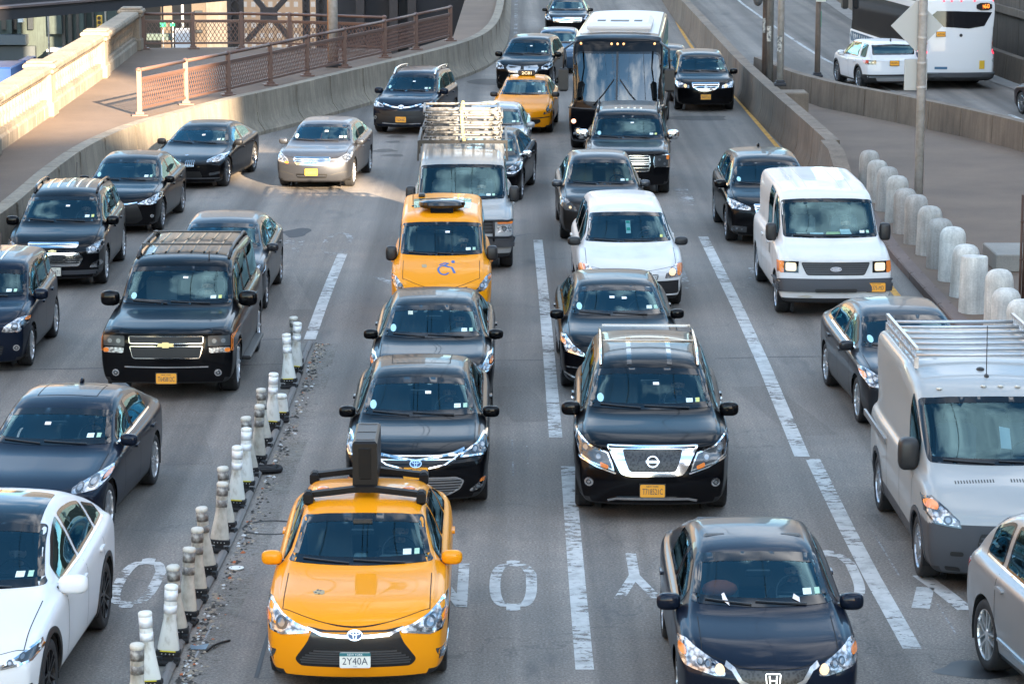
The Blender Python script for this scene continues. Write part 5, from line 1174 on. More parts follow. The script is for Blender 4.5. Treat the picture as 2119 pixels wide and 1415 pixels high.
    def stickers(s, kinds='rtc', xr=.70):
        """small paper and plastic stickers inside the windshield"""
        z0 = min(p[1] for p in s.wl); z1 = max(p[1] for p in s.wl); xs = max(p[0] for p in s.wl); b = []
        def rect(x, z, w, h):
            q = (len(CARS)*7 % 5-2)*.006; x += q*2; z += q*.5; w *= .85; h *= .8; return [(x-w/2, z-h/2), (x+w/2, z-h/2), (x+w/2, z+h/2), (x-w/2, z+h/2)]
        wm = mat('sticker_paper', (.60, .70, .68), .7); zq = z0+.085
        if 'r' in kinds:
            s.decal('windshield_sticker', [rect(xs*xr-.045, zq, .10, .05)], wm, 'F', off=.006, frac=False, skirt=False, step=.05)
            s.decal('windshield_sticker', [rect(xs*xr+.055, zq, .06, .05)], mat('sticker_green', (.35, .55, .42), .7), 'F', off=.006, frac=False, skirt=False, step=.05)
        if 'y' in kinds: s.decal('windshield_sticker', [rect(xs*xr+.06, zq, .055, .05)], mat('sticker_yellow', (.6, .62, .2), .7), 'F', off=.008, frac=False, skirt=False, step=.05)
        if 't' in kinds:
            s.decal('windshield_sticker', [circ(-xs*.80, z0+.10, .043, 12)], mat('sticker_blue', (.35, .62, .68), .7), 'F', off=.006, frac=False, skirt=False, step=.05)
        if 'c' in kinds: s.decal('toll_tag', [rect(.09, z1-.15, .09, .035)], WHITE(), 'F', off=.006, frac=False, skirt=False, step=.05)
        if 'e' in kinds: s.decal('toll_tag', [rect(-.10, z1-.14, .09, .035)], WHITE(), 'F', off=.006, frac=False, skirt=False, step=.05)
    def rails(s, t0, t1, m, x=None, h=.04, r=.018, cross=()):
        L2 = s.L/2
        for sg in (1, -1):
            pts = []; b = MB(); n = 9
            for k in range(n):
                t = t0+(t1-t0)*k/(n-1); xx = (x or (s.P['wt']-.04)); p, q = s.hit(sg*xx, t, 'T'); e = 0 if k in (0, n-1) else h
                pts.append(p+Vector((0, 0, e+.012)))
            b.tube(pts, r, 6)
            for k in (1, n//2, n-2): b.bar(pts[k]-Vector((0, 0, h+.02)), pts[k], .03, .06)
            o = b.build('roof_rail', m, s.root, True)
        for t in cross:
            xx = (x or (s.P['wt']-.04)); p, q = s.hit(xx, t, 'T'); c, q2 = s.hit(0, t, 'T'); z = max(p.z, c.z)+h+.01
            b = MB(); b.bar((-xx, t-L2, z), (xx, t-L2, z), .05, .025); b.build('roof_crossbar', m, s.root)
def badge2d(kind, sz):
    b = MB()
    def ring(rx, rz, w, cx=0., cz=0., n=24):
        V = []; F = []
        for k in range(n):
            a = 2*math.pi*k/n; V += [(cx+rx*math.cos(a), cz+rz*math.sin(a), 0), (cx+(rx-w)*math.cos(a), cz+(rz-w)*math.sin(a), 0)]
        for k in range(n): j = (k+1) % n; F.append((2*k, 2*j, 2*j+1, 2*k+1))
        b.add(V, F)
    def poly(P): b.add([(x, z, 0) for x, z in P], [tuple(range(len(P)))])
    h = sz/2
    if kind == 'three_ovals': ring(h, h*.72, h*.13); ring(h*.26, h*.62, h*.10); ring(h*.70, h*.25, h*.10, 0, h*.26)
    elif kind == 'bowtie':
        poly([(-h*1.3, -h*.25), (-h*.55, -h*.25), (-h*.5, -h*.42), (h*.5, -h*.42), (h*.55, -h*.25), (h*1.3, -h*.25), (h*1.2, h*.28), (h*.5, h*.28), (h*.45, h*.45), (-h*.5, h*.45), (-h*.55, h*.28), (-h*1.2, h*.28)][::1])
    elif kind == 'ring_bar': ring(h, h, h*.2); poly([(-h*1.12, -h*.19), (h*1.12, -h*.19), (h*1.12, h*.19), (-h*1.12, h*.19)])
    elif kind == 'h_frame':
        for sg in (1, -1):
            P = [(sg*h*.34, -h*.62), (sg*h*.48, -h*.62), (sg*h*.58, h*.62), (sg*h*.40, h*.62)]; poly(P if sg > 0 else P[::-1])
            P = [(sg*h*.80, -h*.85), (sg*h*.9, -h*.8), (sg*h*1.05, h*.75), (sg*h*.92, h*.85)]; poly(P if sg > 0 else P[::-1])
        poly([(-h*.40, -h*.10), (h*.40, -h*.10), (h*.42, h*.06), (-h*.42, h*.06)]); poly([(-h*.85, -h*.95), (h*.85, -h*.95), (h*.85, -h*.83), (-h*.85, -h*.83)]); poly([(-h*.95, h*.8), (h*.95, h*.8), (h*.95, h*.92), (-h*.95, h*.92)])
    elif kind == 'oval': ring(h, h*.42, h*.09); poly([(-h*.6, -h*.06), (h*.6, -h*.06), (h*.6, h*.06), (-h*.6, h*.06)])
    elif kind == 'roundel': ring(h, h, h*.22); poly([(-.05*h, -h*.8), (.05*h, -h*.8), (.05*h, h*.8), (-.05*h, h*.8)]); poly([(-.8*h, -h*.05), (h*.8, -h*.05), (h*.8, h*.05), (-h*.8, h*.05)])
    elif kind == 'caliper': ring(h*.8, h, h*.16); poly([(-h*.45, -h*.7), (-h*.25, -h*.7), (.08*h, h*.8), (-.08*h, h*.8)]); poly([(h*.25, -h*.7), (h*.45, -h*.7), (.08*h, h*.8), (-.08*h, h*.8)]); poly([(-h*.35, -h*.25), (h*.35, -h*.25), (h*.3, -h*.08), (-h*.3, -h*.08)])
    elif kind == 'cross_box': poly([(-h*.5, -h), (h*.5, -h), (h*.5, h), (-h*.5, h)])
    else: ring(h, h, h*.2)
    return [(x, y) for x, y, z in b.V], b.F

# ---------------------------------------------------------------- the vehicles
YEL = paint('taxi_yellow', (.76, .275, .005), 0, .4); WHT = paint('white_paint', (.62, .61, .59), 0, .4, .25); WHC = paint('clean_white_paint', (.66, .66, .66), 0, .35)
SIL = paint('silver_paint', (.30, .305, .31), .55, .38); SILV = paint('van_silver_paint', (.33, .34, .335), .2, .4); GRY = paint('grey_metal_paint', (.072, .076, .086), .7, .35); DGY = paint('charcoal_paint', (.03, .032, .036), .5, .35)
NVY = paint('night_blue_paint', (.006, .010, .020), .2, .3); BLU = paint('slate_blue_paint', (.05, .085, .13), .5, .35); BRN = paint('dark_bronze_paint', (.035, .028, .024), .5, .35); MARO = paint('maroon_black_paint', (.02, .008, .008), .3, .3)
PGY = mat('grey_plastic', (.045, .047, .052), .6); TANS = mat('tan_leather', (.42, .36, .28), .6); BGS = mat('beige_fabric', (.28, .25, .2), .8)
SUV = dict(kz=1.0, L=4.75, W=1.86, wb=2.75, fo=.92, r=.36, gc=.22, wt=.66, b0=.24, wf=.90, tc=1.12, tf=1.85, tr=4.1, tb=4.5, belt=[(1.0, 1.04), (2.2, 1.07), (4.5, 1.14)], win=[(1.5, 2.35), (2.45, 3.3), (3.4, 4.15)],
           prof=[(0, .82), (.08, .90), (.5, 1.0), (1.12, 1.1), (1.85, 1.56), (2.15, 1.66), (2.9, 1.71), (3.9, 1.67), (4.3, 1.56), (4.6, 1.12), (4.75, .9)], nose=[(.15, .10), (.35, .02), (.5, 0), (.72, .03), (.88, .14)], mir=(.25, .18, .13))
FULL = dict(kz=1.0, ek=.89, L=5.6, W=2.02, wb=3.3, fo=1.0, r=.40, gc=.28, wt=.78, b0=.13, wf=.965, tc=1.32, tf=2.0, tr=5.25, tb=5.5, belt=[(1.2, 1.17), (2.4, 1.2), (5.5, 1.24)], win=[(1.68, 2.65), (2.76, 3.7), (3.82, 5.15)],
            prof=[(0, 1.04), (.06, 1.10), (.6, 1.17), (1.32, 1.23), (2.0, 1.78), (2.28, 1.88), (3.2, 1.93), (5.0, 1.91), (5.3, 1.82), (5.5, 1.3), (5.6, 1.0)], nose=[(.2, .08), (.45, 0), (.7, .02), (1.05, .06)], mir=(.30, .24, .16), mz=.12, hx=.80)
SED = {}
def car(name, label, cat, base, sp, side, px, py, yaw, **k):
    d = dict(base); d.update(sp); return Car(name, label, cat, d, side, px, py, yaw, group='vehicles queuing on the road', **k)
ORG = (.80, .34, .02)

# --- yellow sedan taxi at the front
c = car('taxi', 'yellow taxi sedan with a black box on its roof, nearest taxi', 'taxi', SED, dict(paint=YEL, rim='cap', hx=.66, L=4.85, wt=.615, gc=.17, b0=.24), 1, 924, 1385, .4, lvl=3)
c.finish()
bz = mat('smoked_bumper', (.008, .008, .009), .3, 0, .5)
c.grille([(0, .575), (.30, .585), (.47, .605), (.49, .56), (.52, .50), (.66, .335), (.60, .275), (0, .25)], None, m=bz, rnd=1, name='bumper_mask', off=.004)
c.grille([(0, .43), (.42, .45), (.50, .41), (.625, .335), (.57, .29), (0, .268)], 6, .014, m=mat('grille_black', (.003, .003, .003), .5), barm=mat('grille_bar_grey', (.10, .10, .105), .3, .6), off=.009)
c.grille([(0, .60), (.34, .615), (.52, .64), (.49, .60), (0, .575)], None, off=.008, name='upper_grille')
c.strips('chrome_wing', [[(-.52, .625), (-.36, .575), (-.15, .562), (0, .56), (.15, .562), (.36, .575), (.52, .625)]], [.02, .03, .03, .03, .03, .03, .02], CHROME(), 'F', off=.018)
c.lamp([(.985, .76), (.99, .68), (.93, .575), (.80, .55), (.50, .585), (.50, .62), (.64, .66), (.78, .71), (.93, .78)], lamps=[(.80, .645, .06)], frame=CHROME(), amber=[(.975, .72), (.985, .66), (.95, .62), (.945, .66)])
c.lamp([(.99, .40), (.86, .41), (.88, .36), (.95, .27), (.985, .29)], name='side_marker', m=LAMPD(), lamps=[(.945, .34, .035)])
c.badge('three_ovals', .575, sz=.155, off=.045)
c.plate('2Y40A', z=.35, col=(.66, .66, .60), ink=(.02, .03, .06), band=mat('plate_teal', (.01, .13, .15), .5), bot='TAXI', off=.04)
c.stickers('r', .70); b = MB(); ph, _ = c.hit(0, 1.30, 'F'); b.box((0, ph.y+.03, 1.27), (.20, .03, .17), bev=.01).build('camera_housing', TRIM(), c.root)
V, F = c.geo([smooth_line([(-.06, -.05), (.06, -.05), (.06, .05), (-.06, .05)], 0)], 'T', .002)
c.decal('hood_medallion', [[(-.47, .60), (-.38, .58), (-.36, .62), (-.37, .69), (-.45, .72), (-.49, .66)]], mat('medallion', (.35, .27, .14), .5), 'T', off=.003)
for q in ((-.46, .64), (-.42, .60), (-.41, .68), (-.44, .70)): c.decal('medallion_letter', [circ(q[0], q[1], .013, 6)], mat('medallion_ink', (.03, .03, .03), .5), 'T', off=.006)
# roof rack and light box
RKM = mat('rack_black', (.002, .002, .0025), .6, 0, 0, .03, .25); L2 = c.L/2
for ty_, nm in ((2.42, 'a'), (3.5, 'b')):
    z = c.hit(0, ty_, 'T')[0].z; b = MB(); b.bar((-.56, ty_-L2, z+.035), (-.1, ty_-L2, z+.09), .10, .06).bar((.56, ty_-L2, z+.035), (.1, ty_-L2, z+.09), .10, .06).bar((-.1, ty_-L2, z+.09), (.1, ty_-L2, z+.09), .1, .06)
    for sg in (-1, 1): b.box((sg*.60, ty_-L2, z+.00), (.10, .18, .15), bev=.03)
    recess(b.build('rack_bar', RKM, c.root))
z = c.hit(0, 3.0, 'T')[0].z; b = MB(); b.box((0, 2.98-L2, z+.32), (.265, 1.0, .50), bev=.025); o = recess(b.build('roof_light_box', mat('box_black', (.002, .002, .003), .4, 0, 0, .03, .3), c.root))
MB().box((0, 2.98-L2-.503, z+.33), (.13, .012, .34), bev=.005).build('box_slot', mat('slot_black', (.002, .002, .002), .2), o)
for y in (-.4, 0, .4): MB().box((0, 2.98-L2+y, z+.575), (.2, .012, .006)).build('box_seam', mat('seam_grey', (.1, .1, .1), .5), o)
for sg in (1, -1): p, n = c.hit(sg*.46, 2.75, 'T'); MB().ell((p.x, p.y, p.z+.02), (.07, .06, .025)).build('roof_marker', AMBER(), c.root, True)
b = MB(); p, n = c.hit(-.06, 1.02, 'F'); b.box((-.02, p.y+.42, .96), (.14, .1, .13), bev=.02).build('taxi_meter', mat('meter', (.10, .13, .13), .5), c.root)
MB().box((-.0, p.y+.36, .92), (.06, .02, .04)).build('meter_display', WHITE(), c.root)

# --- black sedan right behind it
c = car('sedan', 'black sedan with chrome wing grille just behind the taxi with the roof box', 'car', SED, dict(L=4.96, hx=.66, rim='split'), 1, 1008, 1032, .2, lvl=3)
c.finish(); c.grille([(0, .62), (.55, .70), (.64, .72), (.52, .61), (0, .53)], 2, .012, off=.005); c.strips('chrome_wing', [[(-.66, .73), (-.5, .69), (0, .635), (.5, .69), (.66, .73)]], .024, CHROME(), off=.014); c.strips('chrome_wing', [[(-.64, .71), (-.4, .59), (0, .525), (.4, .59), (.64, .71)]], .016, CHROME(), off=.014)
c.grille([(0, .44), (.55, .45), (.66, .40), (.60, .30), (.45, .235), (0, .22)], 6, .016, CHROME(), .018, barm=mat('satin_bar', (.35, .36, .37), .3, .8))
c.lamp([(.97, .80), (.985, .72), (.93, .655), (.60, .66), (.63, .70), (.80, .76), (.92, .815)], lamps=[(.80, .715, .04), (.90, .74, .035)], m=LAMPD(), frame=CHROME()); c.lamp([(.95, .42), (.90, .30), (.76, .25), (.72, .27)], name='fog_pod', m=LAMP(), lamps=[(.84, .315, .035)], amber=[(.94, .41), (.93, .37), (.86, .36), (.89, .40)])
c.badge('three_ovals', .60, sz=.15, off=.035); c.stickers('rtc'); c.strips('sunroof_seam', [[(-.42, 2.6), (-.44, 3.3)], [(.42, 2.6), (.44, 3.3)], [(-.42, 2.6), (.42, 2.6)]], .012, mat('panel_gap', (.004,)*3, .9), 'T', off=.002)
c.plate('T70344C', xf=.0, z=.50, col=ORG)
# --- next black sedan in that lane
c = car('sedan', 'black sedan with two window notes between the wheelchair taxi and another black sedan', 'car', SED, dict(L=4.87, W=1.84, hx=.68), 1, 1019, 846, .0, lvl=3)
c.finish(); c.lamp([(.97, .80), (.985, .70), (.90, .63), (.60, .58), (.63, .62), (.80, .70), (.90, .80)], lamps=[(.78, .68, .045)], frame=CHROME(), amber=[(.97, .77), (.975, .72), (.93, .70), (.92, .75)]); c.grille([(0, .60), (.4, .62), (.35, .40), (0, .38)], 4, frame=CHROME()); c.stickers('rt'); c.plate('T68102C', z=.32, col=ORG)
c.decal('windshield_note', [[(-.42, 1.27), (-.34, 1.27), (-.34, 1.31), (-.42, 1.31)]], mat('note_green', (.45, .5, .42), .7), 'F', off=.006)

# --- yellow wheelchair van taxi
NV = dict(kz=1.0, ek=.90, mp=3.5, L=4.72, W=1.73, wb=2.93, fo=.85, r=.32, gc=.2, wt=.70, b0=.26, wf=.90, tc=.95, tf=1.78, tr=4.45, tb=4.65, belt=[(.85, 1.12), (2., 1.14), (4.6, 1.14)], win=[(1.35, 2.15), (2.3, 3.2), (3.35, 4.3)], mir=(.20, .26, .14), mirm=TRIM(), mz=.10,
          prof=[(0, .84), (.08, .93), (.5, 1.07), (.95, 1.2), (1.78, 1.74), (2.05, 1.84), (3, 1.93), (4.2, 1.95), (4.5, 1.85), (4.72, 1.3)], nose=[(.2, .08), (.45, 0), (.8, .06), (.93, .14)])
c = car('van_taxi', 'yellow wheelchair accessible van taxi with a blue wheelchair sign on its hood', 'taxi', NV, dict(paint=YEL, hx=.62), 1, 1014, 678, .8, lvl=3)
c.finish(); c.lamp([(.97, .99), (.985, .90), (.86, .76), (.62, .70), (.60, .73), (.72, .80), (.88, .96)], lamps=[(.80, .83, .045)], amber=[(.975, .97), (.97, .91), (.93, .9), (.92, .95)])
c.grille([(0, .80), (.25, .80), (.20, .66), (0, .65)], None, frame=None, name='grille'); c.badge('ring_bar', .73, sz=.16, off=.02); c.stickers('rc')
for sg in (1, -1): c.decal('side_grille', [[(sg*.32, .81), (sg*.52, .83), (sg*.44, .68), (sg*.30, .67)]], mat('grille_black', (.008,)*3, .4), off=.006)
WB = mat('wheelchair_blue', (.01, .10, .32), .4)
c.decal('wheelchair_sign', [ribbon2d([(.10*math.cos(a)+.05, .52+.15*math.sin(a)) for a in np.linspace(.9, 5.6, 16)], .032), ribbon2d([(.11, .74), (.03, .66), (.12, .62), (.18, .60), (.23, .42)], .04), ribbon2d([(-.03, .69), (.06, .77), (.13, .75)], .034), circ(.20, .82, .032, 10, .05)], WB, 'T', off=.004, frac=False, join=True)
c.decal('hood_medallion', [[(-.38, .62), (-.30, .60), (-.28, .66), (-.31, .74), (-.39, .72)]], mat('medallion', (.35, .27, .14), .5), 'T', off=.003)
p, n = c.hit(0, 2.35, 'T'); b = MB(); b.ell((p.x, p.y, p.z+.10), (.42, .30, .09), 20, 8, 3).box((0, p.y-.18, p.z+.02), (.40, .2, .14), taper=1., bev=.03); recess(b.build('roof_visor_light', GLOSSB(), c.root)); b = MB(); p, n = c.hit(-.52, 2.7, 'T'); b.tube([p, p+Vector((0, .02, .28))], .007, 5); b.ell(tuple(p), (.03, .04, .02)).build('antenna', TRIM(), c.root, True)
c.decal('roof_panel', [[(-.58, 2.55), (.58, 2.55), (.60, 3.4), (-.60, 3.4)]], glass('roof_glass', (.08, .1, .12), 2.2), 'T', off=.004, rnd=1)
p, n = c.hit(-.38, 3.65, 'T'); MB().box((p.x, p.y, p.z+.03), (.12, .2, .06), bev=.02).build('roof_pod', TRIM(), c.root)

# --- silver cargo van with scaffolding on its roof
EV = dict(kz=1.0, lowz=.14, ek=.91, hseam=False, mp=4, L=5.5, W=2.03, wb=3.51, fo=.78, r=.37, gc=.28, wt=.83, b0=.14, wf=.96, b1=.12, tc=.82, tf=1.60, tr=5.3, tb=5.45, belt=[(.7, 1.22), (2, 1.24), (5.4, 1.24)], win=[(1.22, 2.1), (2.35, 3.05)], rear=False, sh=.06, bulge=.03,
          prof=[(0, 1.02), (.05, 1.08), (.45, 1.19), (.82, 1.28), (1.60, 1.95), (1.85, 2.06), (2.8, 2.13), (5.0, 2.13), (5.35, 2.05), (5.5, 1.6)], nose=[(.3, .05), (.5, 0), (.7, .08), (1.05, .12)], mir=(.20, .32, .16), mirm=TRIM(), mz=.14, mt=.5, rim='cap', hx=.85, dip=.0)
c = car('cargo_van', 'silver cargo van with a black brush guard and a roof rack of scaffold frames', 'van', EV, dict(paint=SILV, rearseat=False), 1, 1060, 551, .5, lvl=3, bname=None) if False else car('cargo_van', 'silver cargo van with a black brush guard and a roof rack of scaffold frames', 'van', EV, dict(paint=SILV, rearseat=False), 1, 1060, 551, .5, lvl=3)
c.finish(seams=True); c.stickers('r'); L2 = c.L/2
c.grille([(0, 1.0), (.62, 1.0), (.60, .74), (0, .74)], 3, .02, barm=PGY); c.grille([(0, .66), (.97, .68), (1.0, .48), (0, .46)], None, m=PGY, name='bumper', off=.05)
c.lamp([(.95, .90), (.95, .77), (.68, .76), (.68, .90)], lamps=[(.81, .83, .05)]); c.lamp([(.97, 1.0), (.97, .92), (.68, .92), (.68, 1.0)], name='turn_signal', m=AMBER())
b = MB(); P_ = [(sg*x, -L2-.10, z) for sg, x, z in ()]
for z in (1.02, .70): b.tube([(-.98, -L2+.12, z), (-.9, -L2-.08, z), (.9, -L2-.08, z), (.98, -L2+.12, z)], .025, 6)
for x in (-.62, .62, -.3, .3): b.tube([(x, -L2-.08, .62), (x, -L2-.08, 1.02)], .022, 6)
b.build('brush_guard', TRIM(), c.root, True)
zr = 2.15; b = MB(); b.bar((-.88, 2.2-L2, zr+.16), (.88, 2.2-L2, zr+.16), .06, .07); b.bar((-.88, 4.9-L2, zr+.16), (.88, 4.9-L2, zr+.16), .06, .07)
for x in (-.88, .88):
    b.bar((x, 2.2-L2, zr+.16), (x, 4.9-L2, zr+.16), .05, .05)
    for t_ in (2.2, 3.5, 4.9): b.bar((x*1.02, t_-L2, zr-.22), (x, t_-L2, zr+.16), .04, .04)
for x in (-.66, -.44, -.22, .22, .44, .66, 0): b.bar((x, 2.2-L2, zr+.14), (x, 4.9-L2, zr+.14), .05, .025)
b.build('roof_rack', TRIM(), c.root)
cv = c
STEEL = mat('scaffold_steel', (.3, .3, .3), .5, .1); _n = noise(STEEL, 8, 5); nodes(STEEL)[1].new(ramp(STEEL, _n, [(.35, (.05, .05, .048)), (.62, (.27, .27, .265))]), nodes(STEEL)[2].inputs['Base Color'])
HOLE = mat('tube_bore', (.004, .004, .004), .9)
def frame(z, dx, k):
    e = empty('scaffold_frame', cv.root.location+Vector((dx, 2.75-L2+.02*k, z)), R(.5+[0, .6, -.8, .5, -.3, .9, -.5, .2][k % 8]), label='%s galvanised scaffold frame in the stack on the silver van' % ('lowest', 'second', 'third', 'fourth', 'fifth', 'topmost')[k], cat='scaffold frame', group='scaffold frames stacked on the silver van')
    b = MB(); w = .76
    for x in (-w, w): b.tube([(x, -.45, 0), (x, 1.55, 0)], .026, 10)
    for y in (-.40, .15, 1.5): b.tube([(-w, y, 0), (w, y, 0)], .026, 8)
    b.build('frame_tubes', STEEL, e, True); b = MB()
    if k % 2 == 0:
        for dz in (-.022, 0, .022): b.bar((-w+.25, -.47, dz), (-.12, -.47, dz), .03, .013)
        for x in (-w+.25, -.12): b.box((x, -.47, -.02), (.05, .04, .08))
    else: b.tube([(.15, -.46, .0), (w-.1, -.46, .0)], .03, 8); b.tube([(w-.2, -.47, 0), (w-.1, -.47, 0)], .036, 8)
    b.build('ladder_rungs', STEEL, e)
    for x in (-w, w, -w+.12, w-.10, .05): MB().lathe([(.028, 0), (.028, -.03), (.018, -.03), (.017, .0)], (x, -.455, [.0, .01, -.01][k % 3]), 12, 'y').build('tube_end', STEEL, e, True); MB().lathe([(.018, 0), (.001, 0)], (x, -.475, [.0, .01, -.01][k % 3]), 10, 'y').build('tube_bore', HOLE, e)
for k in range(6): frame(zr+.235+k*.098, [.0, .02, -.03, .01, .03, -.02, .02, .0][k], k)
b = MB(); pts = [(.04, -.75, .02), (.0, -.50, .25), (-.01, -.49, .50), (-.02, -.40, .60), (-.02, 1.6, .60), (0, 1.7, .2)]; V = []
for x, y, z in pts: V += [(x-.025, y, z), (x+.025, y, z), (x+.025, y+.004, z+.004), (x-.025, y+.004, z+.004)]
b.add(V, [(i*4+k, i*4+(k+1) % 4, i*4+4+(k+1) % 4, i*4+4+k) for i in range(len(pts)-1) for k in range(4)]); o = b.build('ratchet_strap', mat('strap_yellow', (.55, .50, .16), .7), loc=cv.root.location+Vector((0, 2.75-L2, zr+.18))); tag(o, 'pale yellow strap holding down the scaffold frames', 'strap')

# --- far lane cars behind
c = car('sedan', 'glossy black sedan with chrome mirrors angled beside the scaffold van', 'car', SED, dict(L=5.15, W=1.93, wb=2.87, fo=1.0, mirm=CHROME(), rim='split', r=.36, seat=TANS), 1, 1081, 413, -6.0)
c.finish(); c.lamp([(.97, .80), (.985, .70), (.85, .62), (.62, .64), (.65, .70), (.85, .82)], lamps=[(.8, .72, .05)]); c.stickers('r'); c.strips('belt_chrome', [[(1.5, .99), (2.5, 1.0), (3.6, 1.05), (4.1, 1.06)]], .03, CHROME(), 'R', mirror=True, off=.012)
c = car('sedan', 'pale silver sedan half hidden behind the stack of scaffold frames', 'car', SED, dict(paint=SIL, seat=TANS), 1, 1093, 345, -1.5)
c.finish(tintw=(.35, .5, .5)); c.lamp([(.97, .78), (.98, .68), (.85, .6), (.6, .62), (.85, .8)]); c.stickers('r')
PRI = dict(kz=1.0, L=4.46, W=1.745, wb=2.7, fo=.92, r=.31, wt=.58, tc=1.05, tf=1.95, tr=3.6, tb=4.2, belt=[(.95, .93), (2, .97), (4.2, 1.06)], win=[(1.5, 2.35), (2.43, 3.3), (3.4, 3.9)], prof=[(0, .68), (.1, .76), (.5, .86), (1.05, .99), (1.95, 1.42), (2.2, 1.48), (2.7, 1.50), (3.3, 1.46), (3.7, 1.36), (4.25, 1.12), (4.46, .9)], mirm=TRIM())
c = car('hybrid_taxi', 'small yellow hybrid taxi with a lit roof sign behind the silver sedan', 'taxi', PRI, dict(paint=YEL), 1, 1144, 273, -4)
c.finish(); c.lamp([(.95, .88), (.98, .76), (.92, .62), (.70, .56), (.72, .62), (.84, .80)], lamps=[(.84, .68, .05)]); c.grille([(0, .42), (.6, .44), (.62, .36), (.5, .30), (0, .28)], None); c.strips('bumper_line', [[(-.9, .50), (-.5, .47), (0, .46), (.5, .47), (.9, .50)]], .03, TRIM(), off=.006)
c.badge('three_ovals', .62, sz=.16); c.stickers('r'); p, n = c.hit(0, 2.35, 'T'); o = recess(MB().box((p.x, p.y, p.z+.08), (.50, .16, .16), bev=.03).build('taxi_roof_sign', mat('sign_dark', (.03, .015, .01), .4), c.root))
V, F = text_geo('2C81', .085, 0, 0, .28); mk('roof_sign_number', [(p.x+x, p.y-.083, p.z+.08+z) for x, z in V], F, mat('lit_numbers', (.8, .6, .35), .4, 0, 0, .03, .5, (1, .75, .4), .3), o, False)
p, n = c.hit(-.5, 2.3, 'T'); MB().ell((p.x, p.y, p.z+.03), (.03, .06, .06)).build('antenna', TRIM(), c.root, True)
LSUV = dict(SUV, L=5.2, W=1.93, wb=2.99, fo=.98)
c = car('suv', 'black suv with a wide split chrome grille near the bend of the left wall', 'car', LSUV, dict(), -1, 1031, 184, -8)
c.finish(); c.grille([(.06, .86), (.50, .88), (.60, .80), (.52, .62), (.10, .58), (.06, .60)], None); 
for sg in (1, -1): V = [(sg*.05, .82), (sg*.5, .86), (sg*.56, .78), (sg*.45, .62), (sg*.08, .60)]; c.decal('split_grille', [V], mat('satin_bar', (.35, .36, .37), .3, .8), off=.012)
c.lamp([(.96, .92), (.98, .82), (.85, .72), (.64, .74), (.66, .82), (.85, .92)]); c.stickers('rc'); c.lamp([(.96, .55), (.95, .45), (.82, .42), (.82, .52)], name='side_marker', m=LAMP())
c = car('sedan', 'slate blue car peeking out between the split grille suv and the coach', 'car', SED, dict(paint=BLU), 1, 1204, 150, -3)
c.finish(); c.lamp([(.97, .8), (.98, .7), (.8, .62), (.6, .66), (.85, .82)]); c.stickers('rt')
c = car('sedan', 'farthest black sedan with a broad chrome grille at the top of the road', 'car', SED, dict(L=5.2, W=1.92, wb=2.9), -1, 1129, 72, -1.5)
c.finish(); c.grille([(0, .66), (.66, .70), (.60, .52), (0, .46)], 4, .03, CHROME(), .04, m=mat('satin_bar', (.35, .36, .37), .3, .8)); c.lamp([(.97, .78), (.98, .68), (.85, .6), (.7, .64), (.85, .8)]); c.stickers('rt')
c = car('sedan', 'dark car almost hidden between the coach and the lit front suv', 'car', SED, dict(paint=BRN), 1, 1437, 193, 0)
c.finish(); c.stickers('r')

# --- left lanes
c = car('compact_suv', 'small boxy dark navy car cut by the left edge with silver roof strips', 'car', SUV, dict(L=4.14, W=1.80, wb=2.57, fo=.82, r=.33, gc=.17, paint=NVY, wt=.68, tc=1.0, tf=1.6, tr=3.8, tb=4.0, belt=[(.9, .98), (2, 1.0), (4.0, 1.1)], win=[(1.35, 2.1), (2.2, 3.0), (3.1, 3.6)],
         prof=[(0, .78), (.08, .86), (.5, .96), (1.0, 1.03), (1.6, 1.46), (1.8, 1.56), (2.5, 1.61), (3.5, 1.58), (3.85, 1.5), (4.05, 1.0), (4.14, .8)], rimm=mat('bright_alloy', (.6, .61, .62), .3, .8)), 1, 68, 755, .5, lvl=3)
c.finish(); c.lamp([(.98, .86), (.985, .76), (.84, .64), (.56, .66), (.60, .74), (.80, .84)], lamps=[(.78, .73, .055), (.90, .77, .04)], amber=[(.98, .85), (.98, .8), (.92, .80), (.92, .84)]); c.fog(.80, .40, .05); c.grille([(0, .42), (.6, .44), (.55, .28), (0, .26)], 3, .012, barm=PGY); c.stickers('r')
c.strips('roof_strip', [[(-.15, 1.9), (-.16, 3.4)], [(.25, 1.9), (.27, 3.4)]], .02, CHROME(), 'T', off=.012); p, n = c.hit(-.0, 3.2, 'T'); MB().tube([p, p+Vector((0, .1, .22))], .008, 5).build('antenna', TRIM(), c.root)
c = car('suv', 'black suv with stacked chrome grilles and five silver roof bars, left lane', 'car', SUV, dict(L=4.77, W=1.84, wb=2.86, fo=.98, rimm=mat('bright_alloy', (.6, .61, .62), .3, .8)), 1, 222, 585, 1.2, lvl=3)
c.finish(); c.grille([(0, .86), (.52, .88), (.50, .80), (0, .76)], 2, .016, CHROME(), .025); c.grille([(0, .70), (.50, .71), (.62, .62), (.52, .46), (0, .44)], 5, .014, CHROME(), .03); c.badge('bowtie', .735, sz=.12, m=mat('gold_badge', (.75, .55, .25), .3, .7), off=.03)
c.lamp([(.97, .90), (.98, .80), (.90, .68), (.68, .68), (.66, .78), (.82, .86)], lamps=[(.80, .76, .055), (.70, .75, .03, 'd')], frame=LAMPD()); c.lamp([(.93, .56), (.96, .47), (.88, .42), (.72, .42), (.78, .50)], name='fog_light', m=LAMP()); c.grille([(0, .36), (.95, .38), (.93, .30), (0, .26)], None, m=PGY, name='lower_bumper'); c.plate('GXR4471', z=.36, col=(.62, .60, .5), w=.3)
c.stickers('rcy'); c.rails(2.1, 4.2, GLOSSB(), .60, .05, .025)
